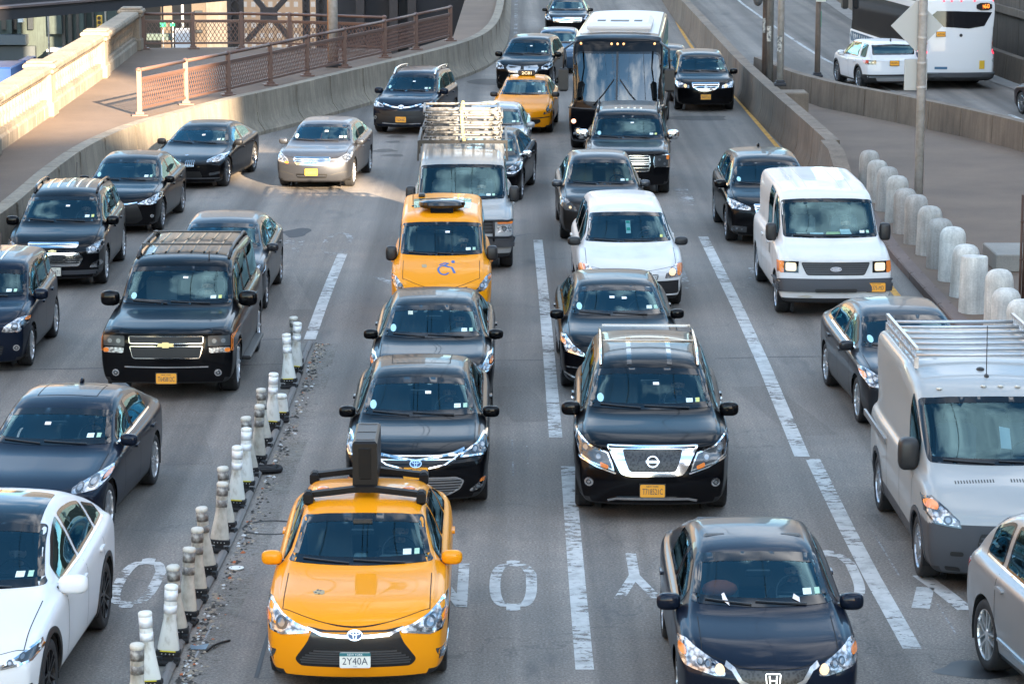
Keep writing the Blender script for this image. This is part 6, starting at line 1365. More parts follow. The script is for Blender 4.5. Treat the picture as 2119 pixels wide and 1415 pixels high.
c.strips('roof_bar', [[(-.40+.2*k, 2.35), (-.42+.21*k, 3.6)] for k in range(5)], .035, CHROME(), 'T', off=.014); p, n = c.hit(0, 3.7, 'T'); MB().tube([p, p+Vector((0, .12, .3))], .008, 5).build('antenna', TRIM(), c.root)
c = car('sedan', 'black sedan with a round window sticker between the roof bar suv and the coupe', 'car', SED, dict(r=.34), 1, 338, 475, -2.3, lvl=3)
c.finish(); c.lamp([(.985, .76), (.99, .68), (.93, .60), (.80, .575), (.52, .60), (.66, .66), (.80, .70), (.93, .76)], lamps=[(.79, .64, .05)], lit=False); c.grille([(0, .60), (.50, .63), (.60, .44), (.64, .30), (.5, .22), (0, .21)], None, m=mat('grille_black', (.008,)*3, .4)); c.strips('chrome_wing', [[(-.52, .625), (-.3, .60), (0, .59), (.3, .60), (.52, .625)]], .02, CHROME(), off=.014); c.stickers('rt'); c.fog(.84, .36, .035)
c = car('grand_coupe', 'low black four door coupe with a kidney grille by the sunlit wall', 'car', SED, dict(L=5.0, W=1.89, wb=2.97, fo=.88, r=.36, gc=.16, wt=.58, tc=1.45, tf=2.25, tr=3.5, tb=4.4, belt=[(1.3, .88), (2.4, .90), (4.4, .98)], win=[(1.9, 2.75), (2.85, 3.75)],
         prof=[(0, .62), (.1, .69), (.5, .78), (1.45, .91), (2.25, 1.29), (2.5, 1.35), (3.0, 1.40), (3.5, 1.36), (4.0, 1.22), (4.5, 1.04), (4.85, 1.0), (5.0, .9)], mirm=TRIM()), 1, 472, 385, -7.3, lvl=3)
c.finish(); c.lamp([(.95, .74), (.97, .66), (.90, .60), (.60, .585), (.58, .63), (.80, .71)], lamps=[(.82, .65, .045), (.68, .62, .04)])
for sg in (1, -1): lp = [(sg*.03, .68), (sg*.26, .70), (sg*.34, .64), (sg*.27, .54), (sg*.05, .53)]; o = c.decal('kidney_grille', [lp], mat('grille_black', (.008,)*3, .4), rnd=1, off=.006); c.strips('grille_bar', [[(sg*x, .50), (sg*x, .62)] for x in (.08, .13, .18, .23, .28)], .012, CHROME(), off=.014, parent=o, join=True)
c.grille([(0, .38), (.45, .40), (.5, .26), (0, .24)], None); c.grille([(.0, .20), (.9, .26), (.9, .23), (0, .19)], None, m=PGY, name='splitter'); c.badge('roundel', .70, sz=.08, off=.01); c.stickers('rc')
c.lamp([(.92, .40), (.90, .34), (.66, .30), (.66, .36)], name='fog_light', m=LAMPD())
ACC = dict(SED, kz=1.04, L=4.93, W=1.845, wb=2.8, fo=.96, prof=[(0, .76), (.1, .83), (.5, .91), (1.2, .99), (2.02, 1.40), (2.3, 1.46), (2.9, 1.49), (3.4, 1.47), (3.8, 1.38), (4.4, 1.14), (4.8, 1.1), (4.93, 1.0)], belt=[(1.1, .92), (2.2, .95), (4.3, 1.04)])
c = car('sedan', 'grey metallic sedan with a three bar chrome grille crossing the sunlit strip', 'car', ACC, dict(paint=GRY, refl=1.6, seat=BGS, rimm=mat('bright_alloy', (.6, .61, .62), .3, .8)), 1, 733, 385, -5.2, lvl=3)
c.finish(tintw=(.5, .65, .6), tints=(.25, .3, .3)); c.grille([(0, .74), (.46, .75), (.50, .70), (.40, .58), (0, .53)], 3, .022, CHROME(), .022); c.badge('h_frame', .645, sz=.13, off=.035); c.lamp([(.97, .82), (.985, .73), (.90, .64), (.62, .60), (.60, .64), (.66, .72), (.88, .82)], lamps=[(.84, .73, .05), (.70, .66, .035)], amber=[(.72, .66), (.72, .61), (.62, .60), (.61, .64)])
c.plate('T65813C', z=.42, col=ORG); c.grille([(0, .36), (.42, .38), (.38, .28), (0, .26)], 1, .014); c.strips('bumper_fold', [[(.5, .35), (.7, .40), (.93, .42)], [(-.5, .35), (-.7, .40), (-.93, .42)]], .02, mat('bumper_shadow', (.03,)*3, .5), off=.003); c.stickers('rtc'); c.decal('air_freshener', [[(-.02, 1.12), (.02, 1.12), (.015, 1.24), (-.015, 1.24)]], mat('freshener', (.6, .15, .12), .6), 'F', off=-.05, skirt=False)  # dark strips paint the shade along the bumper folds
RAV = dict(SUV, L=4.57, W=1.845, wb=2.66, fo=.93)
c = car('suv', 'dark blue black suv with silver roof rails beside the left wall', 'car', RAV, dict(paint=NVY, arch=TRIM()), -1, 780, 272, -9.5)
c.finish(); c.strips('chrome_wing', [[(-.60, .86), (-.3, .79), (0, .76), (.3, .79), (.60, .86)]], .035, CHROME(), off=.014); c.badge('three_ovals', .78, sz=.17, off=.03); c.lamp([(.97, .93), (.98, .86), (.85, .78), (.55, .78), (.60, .84), (.85, .92)]); c.grille([(0, .62), (.72, .68), (.6, .54), (0, .50)], None)
c.grille([(0, .50), (.98, .60), (.98, .30), (0, .26)], None, m=TRIM(), name='lower_bumper', off=.003); c.fog(.84, .48, .05); c.strips('skid_strip', [[(-.6, .33), (0, .31), (.6, .33)]], .03, CHROME(), off=.012); c.plate('T62418C', z=.44, col=ORG); c.stickers('rtc'); c.rails(2.0, 4.1, CHROME(), .60, .07, .03)
c.strips('hood_vent', [[(-.55, .75), (-.25, .78)], [(.25, .78), (.55, .75)]], .08, TRIM(), 'T', off=.003)
c = car('full_size_suv', 'large black suv with gold cross badge, twin bar grille and ribbed roof, left lane', 'car', FULL, dict(rim='spoke', ns=6, rimm=mat('bright_alloy', (.6, .61, .62), .3, .8)), 1, 494, 806, -.4, lvl=3)
c.finish(); c.grille([(0, 1.0), (.56, 1.0), (.55, .88), (0, .88)], 2, .006, CHROME(), .013, barm=PGY); c.grille([(0, .85), (.55, .85), (.50, .66), (0, .655)], 0, .008, CHROME(), .013, barm=PGY); c.badge('bowtie', .865, sz=.19, m=mat('gold_badge', (.75, .55, .25), .3, .7), off=.045)
c.lamp([(.94, 1.0), (.94, .84), (.62, .84), (.62, 1.0)], lamps=[(.71, .92, .058), (.84, .92, .058)], m=LAMPD(), frame=None); c.lamp([(.94, .82), (.94, .74), (.64, .74), (.63, .82)], name='lower_lamp', m=LAMP(), amber=[(.94, .81), (.94, .75), (.86, .75), (.86, .81)]); c.lamp([(1.02, 1.0), (1.02, .76), (.955, .76), (.955, 1.0)], name='side_marker', m=AMBER())
c.strips('bumper_strip', [[(-.62, .535), (0, .53), (.62, .535)]], .018, CHROME(), off=.01); c.fog(.76, .44, .055); c.plate('T645812C', z=.36, col=ORG); c.stickers('rytc'); c.rails(2.4, 5.0, TRIM(), .72, .06, .028, cross=(2.9, 4.3)); c.strips('roof_rib', [[(-.5+.2*k, 2.55), (-.5+.2*k, 4.9)] for k in range(6)], .03, GLOSSB(), 'T', off=.012)
c.grille([(0, 1.06), (.7, 1.07), (.68, 1.03), (0, 1.02)], None, m=GLOSSB(), name='hood_deflector', off=.03); b = MB()
for sg in (1, -1): MB().box((sg*1.02, .0-.0, .36), (.16, 2.1, .06), bev=.02).build('running_board', TRIM(), c.root)
p, n = c.hit(.42, 2.25, 'T'); MB().tube([p, p+Vector((0, .03, .12))], .01, 5).build('antenna', TRIM(), c.root)
c = car('sedan', 'charcoal sedan with a scuffed hood behind the large suv with the gold badge', 'car', ACC, dict(paint=DGY), 1, 553, 637, -.6)
c.finish(); c.lamp([(.97, .82), (.985, .73), (.90, .64), (.62, .62), (.66, .72), (.88, .82)], lamps=[(.8, .72, .05)]); c.stickers('r')
c = car('sedan', 'dark blue black sedan with sunroof and glass full of cloud at the left edge', 'car', SED, dict(paint=NVY, L=4.63, W=1.81, wb=2.81, fo=.78, r=.335, tc=1.35, tf=2.1, tr=3.5, tb=4.2, belt=[(1.2, .90), (2.2, .93), (4.2, 1.0)], win=[(1.72, 2.5), (2.6, 3.5)],
         prof=[(0, .66), (.1, .73), (.5, .81), (1.35, .94), (2.1, 1.33), (2.4, 1.41), (2.9, 1.44), (3.4, 1.40), (3.8, 1.26), (4.25, 1.08), (4.5, 1.06), (4.63, .95)], rim='split', rimm=mat('bright_alloy', (.6, .61, .62), .3, .8)), 1, 228, 1109, -4.2, lvl=3)
c.finish(); c.lamp([(.96, .76), (.98, .68), (.90, .62), (.62, .60), (.60, .65), (.82, .73)], lamps=[(.84, .68, .05), (.7, .65, .045)], amber=[(.97, .74), (.975, .69), (.93, .68), (.93, .72)]); c.stickers('re'); c.strips('sunroof_seam', [[(-.42, 2.45), (-.42, 3.1)], [(.42, 2.45), (.42, 3.1)], [(-.42, 2.45), (.42, 2.45)], [(-.42, 3.1), (.42, 3.1)]], .010, mat('panel_gap', (.004,)*3, .9), 'T', off=.002)
c.strips('belt_chrome', [[(1.7, .96), (2.5, .975), (3.6, 1.03)]], .02, CHROME(), 'R', mirror=True, off=.010); p, n = c.hit(0, 3.3, 'T'); b = MB(); b.ell((p.x, p.y, p.z+.02), (.025, .09, .05)).build('roof_antenna', c.pm, c.root, True)
for sg in (1, -1): c.decal('kidney_grille', [[(sg*.03, .66), (sg*.24, .67), (sg*.28, .60), (sg*.22, .50), (sg*.05, .49)]], mat('grille_black', (.008,)*3, .4), rnd=1, off=.006)
c = car('electric_suv', 'white electric suv with black wheels and a glass roof at the bottom left corner', 'car', SUV, dict(anchor='rear', paint=WHC, L=5.04, W=2.0, wb=2.96, fo=.92, r=.37, gc=.2, wt=.64, tc=1.3, tf=2.35, tr=3.7, tb=4.6, belt=[(1.2, .98), (2.4, 1.03), (4.6, 1.15)], win=[(1.85, 2.75), (2.83, 3.7), (3.78, 4.2)], arch=TRIM(), rimm=mat('black_alloy', (.01, .01, .011), .3, .3), mir=(.30, .19, .15),
         prof=[(0, .72), (.1, .80), (.5, .92), (1.3, 1.06), (2.35, 1.56), (2.7, 1.65), (3.1, 1.67), (3.6, 1.62), (4.2, 1.42), (4.7, 1.15), (5.04, .95)]), 1, 220, 1299, -2.2, lvl=3)
c.finish(tintw=(.3, .42, .48)); c.decal('glass_roof', [[(-.60, 2.35), (.60, 2.35), (.58, 3.3), (-.58, 3.3)]], GLOSSB(), 'T', off=.004, rnd=1); c.strips('roof_strap', [[(0, 2.3), (0, 3.3)]], .04, GLOSSB(), 'T', off=.008)
c.lamp([(.96, .84), (.985, .77), (.92, .70), (.66, .66), (.66, .70), (.80, .76)], m=LAMPD(), lamps=[(.84, .745, .03), (.74, .715, .025)], frame=CHROME()); c.lamp([(.93, .50), (.90, .42), (.66, .40), (.66, .46)], name='lower_intake', m=GLOSSB()); c.stickers('r')
c.strips('belt_chrome', [[(1.8, 1.055), (2.8, 1.08), (4.2, 1.17)]], .02, CHROME(), 'R', mirror=True, off=.010)

# --- coach and centre right lane
COA = dict(kz=1.0, ek=.93, nl=2.6, zdash=1.45, tcab=.9, L=12.0, W=2.6, wb=7.6, fo=1.7, r=.5, gc=.3, wt=1.2, sh=.03, bulge=.0, b0=.28, b1=.03, wf=.93, tc=.05, tf=.5, tr=11.6, tb=11.9, belt=[(-1, 1.28), (13, 1.28)], rear=False, rearseat=True,
           prof=[(0, 2.98), (.06, 3.05), (.5, 3.12), (3, 3.15), (9, 3.15), (11.5, 3.12), (12, 2.9)], nose=[(.3, .04), (1.2, 0), (2.0, .26), (2.7, .52), (3.1, .75)], ws=[(-.90, 1.36), (0, 1.33), (.90, 1.36), (.91, 2.0), (.88, 2.60), (.80, 2.68), (0, 2.72), (-.80, 2.68), (-.88, 2.60), (-.91, 2.0)][0:0],
           win=[(1.4, 3.4), (3.5, 5.5), (5.6, 7.6), (7.7, 9.7), (9.8, 11.3)], doors=[1.2], handles=[1.1])
COA['ws'] = [(0, 1.33), (.55, 1.34), (.90, 1.38), (.92, 2.0), (.88, 2.60), (.78, 2.68), (0, 2.71)]
_ws = COA['ws']; COA['ws'] = _ws
c = Car('coach', 'tall black coach with a split windshield and white roof pod in the centre', 'coach', COA, 0, 1275, 320, -3.9, group='vehicles queuing on the road', lvl=3)
c.mirrors = lambda: None; c.finish(tintw=(.16, .2, .22), tints=(.03, .04, .045), interior=True); c.wind.data.materials[0] = glass('coach_glass', (.16, .2, .22), 2.6, (.85, .92, .95))
L2 = c.L/2; roofw = mat('coach_roof_white', (.62, .61, .60), .4); c.decal('roof_skin', [[(-1.06, 1.75), (1.06, 1.75), (1.06, 11.7), (-1.06, 11.7)]], roofw, 'T', off=.01, frac=False, rnd=1)
o = recess(MB().box((0, 3.6-L2, 3.24), (1.75, 3.6, .26), bev=.10).build('roof_pod', roofw, c.root)); MB().box((0, 2.6-L2, 3.375), (.5, .5, .02)).build('roof_hatch', TRIM(), o)
for sx in (-.5, .5): MB().box((sx, 2.65-L2, 3.372), (.22, .5, .02)).build('roof_vent', PGY, o)
c.strips('windshield_divider', [[(0, 1.36), (0, 2.68)]], .05, TRIM(), off=.016)
for x in (-.05, 0, .05): c.decal('marker_light', [circ(x, 2.90, .022, 10)], LIT() , off=.02) if False else None
for x in (-.16, 0, .16, -.98, .98): c.decal('marker_light', [circ(x, 2.88, .03, 8)], mat('lit_marker', (1, .5, .2), .4, 0, 0, .03, .5, (1, .42, .12), .2), off=.02, frac=False)
for sg in (1, -1):
    b = MB(); b.tube([(sg*1.15, -L2+.4, 2.95), (sg*1.38, -L2-.15, 2.8), (sg*1.40, -L2-.2, 2.3)], .03, 6); o = b.build('mirror_arm', TRIM(), c.root, True); recess(MB().box((sg*1.40, -L2-.18, 2.0), (.26, .16, .62), bev=.05).build('mirror', TRIM(), o))
for sg in (1, -1):
    b = MB(); pp = [(sg*.05, 1.38), (sg*.55, 1.32)]; pts = [c.hit(a, z, 'F')[0]+Vector((0, -.04, 0)) for a, z in ((sg*.62, 1.30), (sg*.34, 1.62), (sg*.08, 1.98))]; b.tube(pts, .014, 5); b.build('wiper', TRIM(), c.root, True)
for sg in (1, -1):
    o = c.decal('headlight', [circ(sg*1.02, .62, .09, 14)], LAMP(), off=.02, frac=False); c.decal('lamp_bulb', [circ(sg*1.02, .62, .05, 12)], LIT(), off=.03, frac=False, parent=o); c.decal('turn_signal', [circ(sg*1.14, .86, .06, 12)], mat('lit_marker2', (1, .5, .3), .4, 0, 0, .03, .5, (1, .45, .25), .4), off=.02, frac=False)
c.strips('body_line', [[(-1.2, 1.22), (0, 1.18), (1.2, 1.22)], [(-1.2, .35), (0, .33), (1.2, .35)]], .03, PGY, off=.012, frac=False)
c = car('full_size_suv', 'black full size suv with chrome grille in front of the coach', 'car', FULL, dict(L=5.2, wb=2.95, W=2.04, mirm=CHROME(), prof=[(0, 1.02), (.06, 1.08), (.6, 1.15), (1.32, 1.21), (2.0, 1.74), (2.28, 1.84), (3.2, 1.89), (4.6, 1.87), (4.9, 1.78), (5.1, 1.3), (5.2, 1.0)], tr=4.85, tb=5.1, win=[(1.68, 2.6), (2.7, 3.6), (3.7, 4.75)]), 1, 1384, 398, -2.8, lvl=3)
c.finish(); c.grille([(0, .98), (.52, .98), (.54, .80), (0, .78)], 2, .01, CHROME(), .02); c.grille([(0, .76), (.54, .78), (.50, .60), (0, .58)], 1, .01, CHROME(), .02); c.lamp([(.96, 1.0), (.97, .70), (.62, .70), (.60, .84), (.62, .99)], lamps=[(.74, .88, .055), (.86, .78, .05)], m=LAMPD(), frame=CHROME(), amber=[(.96, .98), (.96, .88), (.90, .88), (.90, .98)]); c.stickers('rytc'); c.rails(2.3, 4.6, GLOSSB(), .74, .05, .025)
c.strips('roof_rib', [[(-.3+.15*k, 2.6), (-.3+.15*k, 2.64)] for k in range(5)], .05, CHROME(), 'T', off=.012)
c = car('sedan', 'dark bronze sedan with pale seats and a clear windshield behind the white minivan', 'car', SED, dict(paint=BRN, seat=TANS, refl=.9, L=4.9, W=1.84, mirm=GRY, gc=.21, r=.35, belt=[(1.1, .98), (2.2, 1.02), (4.3, 1.1)], prof=[(0, .80), (.08, .88), (.5, .96), (1.2, 1.04), (1.22, 1.05), (2.05, 1.55), (2.35, 1.63), (2.9, 1.66), (3.4, 1.63), (3.8, 1.5), (4.35, 1.2), (4.75, 1.15), (4.9, 1.0)]), -1, 1159, 492, .9, lvl=3)
c.finish(tintw=(.60, .72, .66)); c.lamp([(.97, .82), (.985, .72), (.88, .62), (.60, .60), (.66, .70), (.86, .82)], lamps=[(.76, .67, .045)], lit=True, m=LAMPD()); c.stickers('r'); c.decal('windshield_trim', [c.wl], mat('cream_trim', (.45, .45, .38), .7), 'F', holes=[inset(c.wl, .02)], off=.007, frac=False) if False else None
MIN = dict(kz=1.0, lowz=.12, L=5.1, W=1.91, wb=3.07, fo=.95, r=.33, gc=.2, wt=.66, b0=.30, wf=.90, tc=1.15, tf=2.05, tr=4.75, tb=5.0, belt=[(1.0, .97), (2.2, 1.0), (5.0, 1.05)], win=[(1.62, 2.6), (2.72, 3.7), (3.82, 4.65)], mirm=TRIM(), mir=(.24, .16, .13),
           prof=[(0, .72), (.1, .80), (.6, .93), (1.15, 1.04), (2.05, 1.55), (2.4, 1.65), (3.2, 1.70), (4.5, 1.66), (4.9, 1.5), (5.1, 1.0)])
c = car('minivan', 'white minivan with black mirrors and a green permit hanging in its windshield', 'van', MIN, dict(paint=WHT, rim='cap'), 1, 1407, 627, .8, lvl=3)
c.finish(lower=TRIM()); c.lamp([(.97, .80), (.985, .68), (.92, .60), (.62, .58), (.64, .66), (.76, .77), (.90, .82)], lamps=[(.76, .68, .06, 'l')], amber=[(.97, .79), (.98, .68), (.93, .62), (.86, .62), (.86, .80)]); c.grille([(0, .64), (.5, .66), (.48, .56), (0, .55)], 4, .012, barm=WHT); c.grille([(0, .50), (.98, .54), (.98, .30), (0, .27)], None, m=TRIM(), name='lower_bumper', off=.004)
c.stickers('y'); z = max(p[1] for p in c.wl); c.decal('permit_tag', [[(-.03, z-.30), (.055, z-.30), (.055, z-.11), (-.03, z-.11)]], mat('permit_white', (.55, .68, .60), .6), 'F', off=-.03, frac=False, skirt=False); c.decal('permit_band', [[(-.02, z-.26), (.045, z-.26), (.045, z-.22), (-.02, z-.22)], [(-.02, z-.15), (.045, z-.15), (.045, z-.12), (-.02, z-.12)]], mat('permit_green', (.03, .40, .22), .6), 'F', off=-.02, frac=False, skirt=False)
c = car('sedan', 'black sedan with bright lower chrome strip just behind the suv with a chrome V', 'car', ACC, dict(), -1, 1161, 797, .6, lvl=3)
c.finish(); c.lamp([(.97, .82), (.985, .74), (.92, .64), (.62, .58), (.60, .62), (.80, .74), (.90, .83)], lamps=[(.76, .67, .04), (.66, .63, .03)], frame=CHROME(), amber=[(.965, .80), (.97, .74), (.90, .71), (.90, .77)]); c.grille([(0, .70), (.5, .72), (.55, .62), (.4, .52), (0, .50)], 3, .014, barm=PGY)
c.strips('fog_strip', [[(.55, .40), (.90, .42)], [(-.55, .40), (-.90, .42)]], .018, LAMP(), off=.01); c.strips('bumper_chrome', [[(-.92, .33), (-.78, .27), (-.4, .24), (0, .235), (.4, .24), (.78, .27), (.92, .33)]], .026, CHROME(), off=.012); c.stickers('rtce'); c.plate('T73320C', z=.40, col=ORG)
PAT = dict(SUV, kz=1.07, L=5.0, W=1.96, wb=2.9, fo=.98, r=.37, tc=1.15, tf=1.9, tr=4.4, tb=4.8, wt=.68, belt=[(1.0, 1.05), (2.2, 1.08), (4.7, 1.16)], win=[(1.55, 2.45), (2.55, 3.45), (3.55, 4.4)], prof=[(0, .93), (.08, 1.0), (.5, 1.08), (1.15, 1.16), (1.9, 1.62), (2.2, 1.72), (3.0, 1.77), (4.2, 1.73), (4.6, 1.6), (4.9, 1.1), (5.0, .9)])
c = car('suv', 'black suv with a broad chrome V around a mesh grille in the centre right lane', 'car', PAT, dict(hx=.74), -1, 1191, 1044, -1.3, lvl=3)
c.finish(); CH_ = CHROME(); o = c.grille([(0, .875), (.50, .89), (.585, .89), (.40, .57), (.30, .545), (0, .54)], None, m=CH_, rnd=1, name='chrome_surround', off=.006)
mesh = mat('mesh_grille', (.01, .01, .011), .4); n_, l_, b_ = nodes(mesh); vt = n_.new('ShaderNodeTexVoronoi'); vt.inputs['Scale'].default_value = 34; tcx = n_.new('ShaderNodeTexCoord'); l_.new(tcx.outputs['Object'], vt.inputs['Vector']); l_.new(ramp(mesh, vt.outputs['Distance'], [(.25, g(.002)), (.6, g(.035))]), b_.inputs['Base Color'])
c.grille([(0, .85), (.38, .85), (.35, .74), (.29, .60), (0, .585)], None, m=mesh, rnd=1, off=.014); c.badge('ring_bar', .71, sz=.15, off=.04)
c.lamp([(.97, .99), (.985, .90), (.93, .76), (.78, .68), (.48, .60), (.50, .68), (.56, .80), (.80, .88)], m=LAMPD(), lamps=[(.84, .84, .05), (.68, .75, .05)], frame=CHROME(), amber=[(.66, .70), (.66, .645), (.56, .62), (.55, .66)]); c.strips('lamp_chrome', [[(.46, .575), (.70, .64), (.93, .74)], [(-.46, .575), (-.70, .64), (-.93, .74)]], .018, CHROME(), off=.016)
c.fog(.80, .46, .055); c.plate('T718521C', z=.385, col=ORG); c.strips('bumper_chrome', [[(-.56, .26), (-.45, .285), (0, .29), (.45, .285), (.56, .26)]], .03, CHROME(), off=.02); c.stickers('rytc'); c.decal('dash_paper', [[(.28, 1.17), (.52, 1.16), (.54, 1.19), (.26, 1.20)]], mat('paper_white', (.62, .66, .64), .7), off=-.03, skirt=False)
c.rails(2.05, 4.3, CHROME(), .63, .06, .02); c.strips('roof_channel', [[(-.26, 1.98), (-.26, 3.3)], [(.26, 1.98), (.26, 3.3)]], .06, GLOSSB(), 'T', off=.006, frac=False); b = MB(); p, n = c.hit(0, 4.2, 'T'); b.bar((-.6, 2.75-c.L/2, 1.80), (.6, 2.75-c.L/2, 1.80), .05, .025); b.bar((-.6, 3.9-c.L/2, 1.81), (.6, 3.9-c.L/2, 1.81), .05, .025); b.build('roof_crossbar', CHROME(), c.root)
for sg in (1, -1):
    for t_ in (2.3, 3.2): b = MB(); b.ell((sg*.99, t_-c.L/2, .95), (.03, .09, .02)).build('chrome_handle', CHROME(), c.root, True)
CIV = dict(SED, kz=1.03, L=4.56, W=1.74, wb=2.67, fo=.94, r=.32, wt=.585, tc=1.05, tf=1.95, tr=3.5, tb=4.0, b0=.32, belt=[(.95, .90), (2, .93), (4, 1.02)], win=[(1.5, 2.35), (2.43, 3.25)], prof=[(0, .72), (.1, .80), (.5, .89), (1.05, .98), (1.95, 1.385), (2.25, 1.43), (2.75, 1.455), (3.2, 1.43), (3.6, 1.32), (4.1, 1.10), (4.4, 1.07), (4.56, .95)])
c = car('compact_sedan', 'dark blue compact sedan with lit inner headlights at the bottom right of centre', 'car', CIV, dict(paint=NVY, hx=.60, mir=(.24, .17, .13)), 0, 1598, 1540, .1, lvl=3)
c.finish(); c.grille([(0, .66), (.30, .68), (.46, .70), (.40, .60), (.22, .52), (0, .50)], None, m=mesh, rnd=1); c.strips('chrome_wing', [[(-.50, .715), (-.42, .68), (-.34, .58), (-.2, .52), (0, .505), (.2, .52), (.34, .58), (.42, .68), (.50, .715)]], .04, mat('satin_wing', (.42, .43, .44), .3, .8), off=.012); c.badge('h_frame', .60, sz=.14, off=.035)
c.lamp([(.97, .82), (.985, .72), (.93, .66), (.60, .61), (.50, .62), (.52, .70), (.70, .76), (.90, .83)], lamps=[(.76, .71, .035), (.68, .70, .035), (.56, .665, .045, 'l')], amber=[(.965, .80), (.97, .73), (.90, .72), (.90, .78)]); c.stickers('r'); z0 = min(p[1] for p in c.wl)
c.decal('paper_scrap', [[(-.44, z0+.03), (-.37, z0+.0), (-.38, z0+.025), (-.42, z0+.08), (-.45, z0+.07)], [(.34, z0+.045), (.42, z0+.02), (.42, z0+.05), (.36, z0+.075)]], mat('paper_pinkish', (.7, .64, .62), .7), off=.012, skirt=False)
b = MB(); p, n = c.hit(0, z0+.12, 'F'); b.ell((-.38, p.y+.30, p.z-.09), (.18, .12, .09), 10, 6); b.build('orange_cloth', mat('cloth_orange', (.30, .07, .03), .9), c.root, True)
ACU = dict(SUV, L=4.66, W=1.87, wb=2.68, fo=.95)
c = car('suv', 'black suv with lit headlights and a shield grille right of the coach', 'car', ACU, dict(), 1, 1516, 226, .3, lvl=3)
c.finish(); c.grille([(0, .86), (.46, .88), (.42, .74), (.2, .64), (0, .63)], 3, .02, CHROME(), .03); c.badge('caliper', .74, sz=.11, off=.03); c.lamp([(.96, .92), (.98, .84), (.90, .74), (.52, .72), (.54, .80), (.80, .88)], lamps=[(.66, .78, .05, 'l')]); c.plate('T60771C', z=.46, col=ORG); c.stickers('r'); c.strips('hood_line', [[(-.2, .9), (.2, .9)]], .02, TRIM(), 'T', off=.004)
MDX = dict(SUV, L=4.9, W=1.96, wb=2.82, fo=.98)
c = car('suv', 'black suv with jewelled bright headlight squeezed behind the white van', 'car', MDX, dict(), -1, 1501, 497, .9, lvl=3)
c.finish(); c.lamp([(.96, .94), (.985, .86), (.90, .76), (.52, .74), (.52, .80), (.80, .90)], lamps=[(.84, .84, .03), (.76, .82, .03), (.68, .80, .03), (.60, .79, .03)], m=LAMP()); c.lamp([(.90, .42), (.90, .30), (.60, .28), (.60, .40)], name='fog_light', m=LAMPD(), lamps=[(.8, .36, .03), (.7, .35, .03)]); c.grille([(0, .84), (.46, .86), (.40, .66), (0, .62)], 4, .016, CHROME(), .03); c.stickers('t'); p, n = c.hit(0, 3.8, 'T'); MB().ell((p.x, p.y, p.z+.03), (.03, .10, .06)).build('roof_antenna', c.pm, c.root, True)
c.strips('belt_chrome', [[(1.5, 1.10), (2.5, 1.13), (4.1, 1.2)]], .025, CHROME(), 'R', mirror=True, off=.012)
# --- white van
c = car('cargo_van', 'white cargo van with lit headlights and papers on its dashboard beside the bollards', 'van', EV, dict(paint=WHT, rearseat=False), -1, 1604, 645, .7, lvl=3)
c.finish(); c.grille([(0, .985), (.60, .985), (.56, .88), (.50, .76), (0, .755)], 5, .026, barm=PGY, m=mat('grille_black', (.008,)*3, .4)); c.badge('oval', .865, sz=.2, off=.035, m=mat('badge_grey', (.3, .32, .35), .4, .5))
c.grille([(.0, .66), (.97, .70), (1.0, .60), (.99, .48), (0, .42)], None, m=PGY, name='bumper', off=.045); c.grille([(0, .52), (.36, .53), (.36, .47), (0, .46)], None, off=.05, name='bumper_slot')
for sg in (1, -1):
    o = c.decal('headlight_surround', [[(sg*.98, 1.0), (sg*.98, .80), (sg*.64, .80), (sg*.64, 1.0)]], GLOSSB(), off=.006); c.decal('headlight', [[(sg*.86, .975), (sg*.86, .83), (sg*.68, .83), (sg*.68, .975)]], mat('warm_lamp', (.55, .45, .32), .3, 0, 0, .03, .5, (1, .74, .42), .14), off=.014, rnd=1, parent=o); c.decal('turn_signal', [[(sg*.985, .995), (sg*.985, .80), (sg*.89, .80), (sg*.885, .995)]], AMBER(), off=.014, rnd=0, parent=o)
c.plate('73375-MD', xf=.70, z=.55, col=ORG, w=.32, off=.06); c.stickers('r'); z0 = min(p[1] for p in c.wl)
c.decal('dash_paper', [[(-.36, z0+.06), (-.12, z0+.05), (-.12, z0+.12), (-.36, z0+.12)], [(.20, z0+.06), (.40, z0+.08), (.36, z0+.17), (.18, z0+.17)]], mat('paper_white', (.62, .66, .64), .7), off=-.06, frac=False, skirt=False); c.decal('yellow_folder', [[(-.10, z0+.06), (.18, z0+.06), (.18, z0+.13), (-.06, z0+.13)]], mat('folder_yellow', (.62, .62, .22), .7), off=-.06, frac=False, skirt=False); c.decal('dash_clutter', [[(-.62, z0+.06), (-.40, z0+.05), (-.42, z0+.12), (-.60, z0+.12)]], mat('clutter_tan', (.45, .36, .28), .8), off=-.06, frac=False, skirt=False)
c.strips('roof_ridge', [[(x, 1.95), (x, 5.2)] for x in (-.5, -.3, .3, .5)], .018, WHT, 'T', off=.008, frac=False); o = c.decal('bumper_tear', [[(-.66, .40), (-.48, .37), (-.40, .40), (-.5, .42)]], mat('torn_edge', (.5, .46, .38), .7), off=.02)
c.decal('side_lettering', [[(1.52, .95), (1.58, .95), (1.58, 1.13), (1.52, 1.13)], [(1.66, .95), (1.70, .95), (1.70, 1.13), (1.66, 1.13)]], mat('medallion_ink', (.03, .03, .03), .5), 'L', off=.003, frac=False, skirt=False)
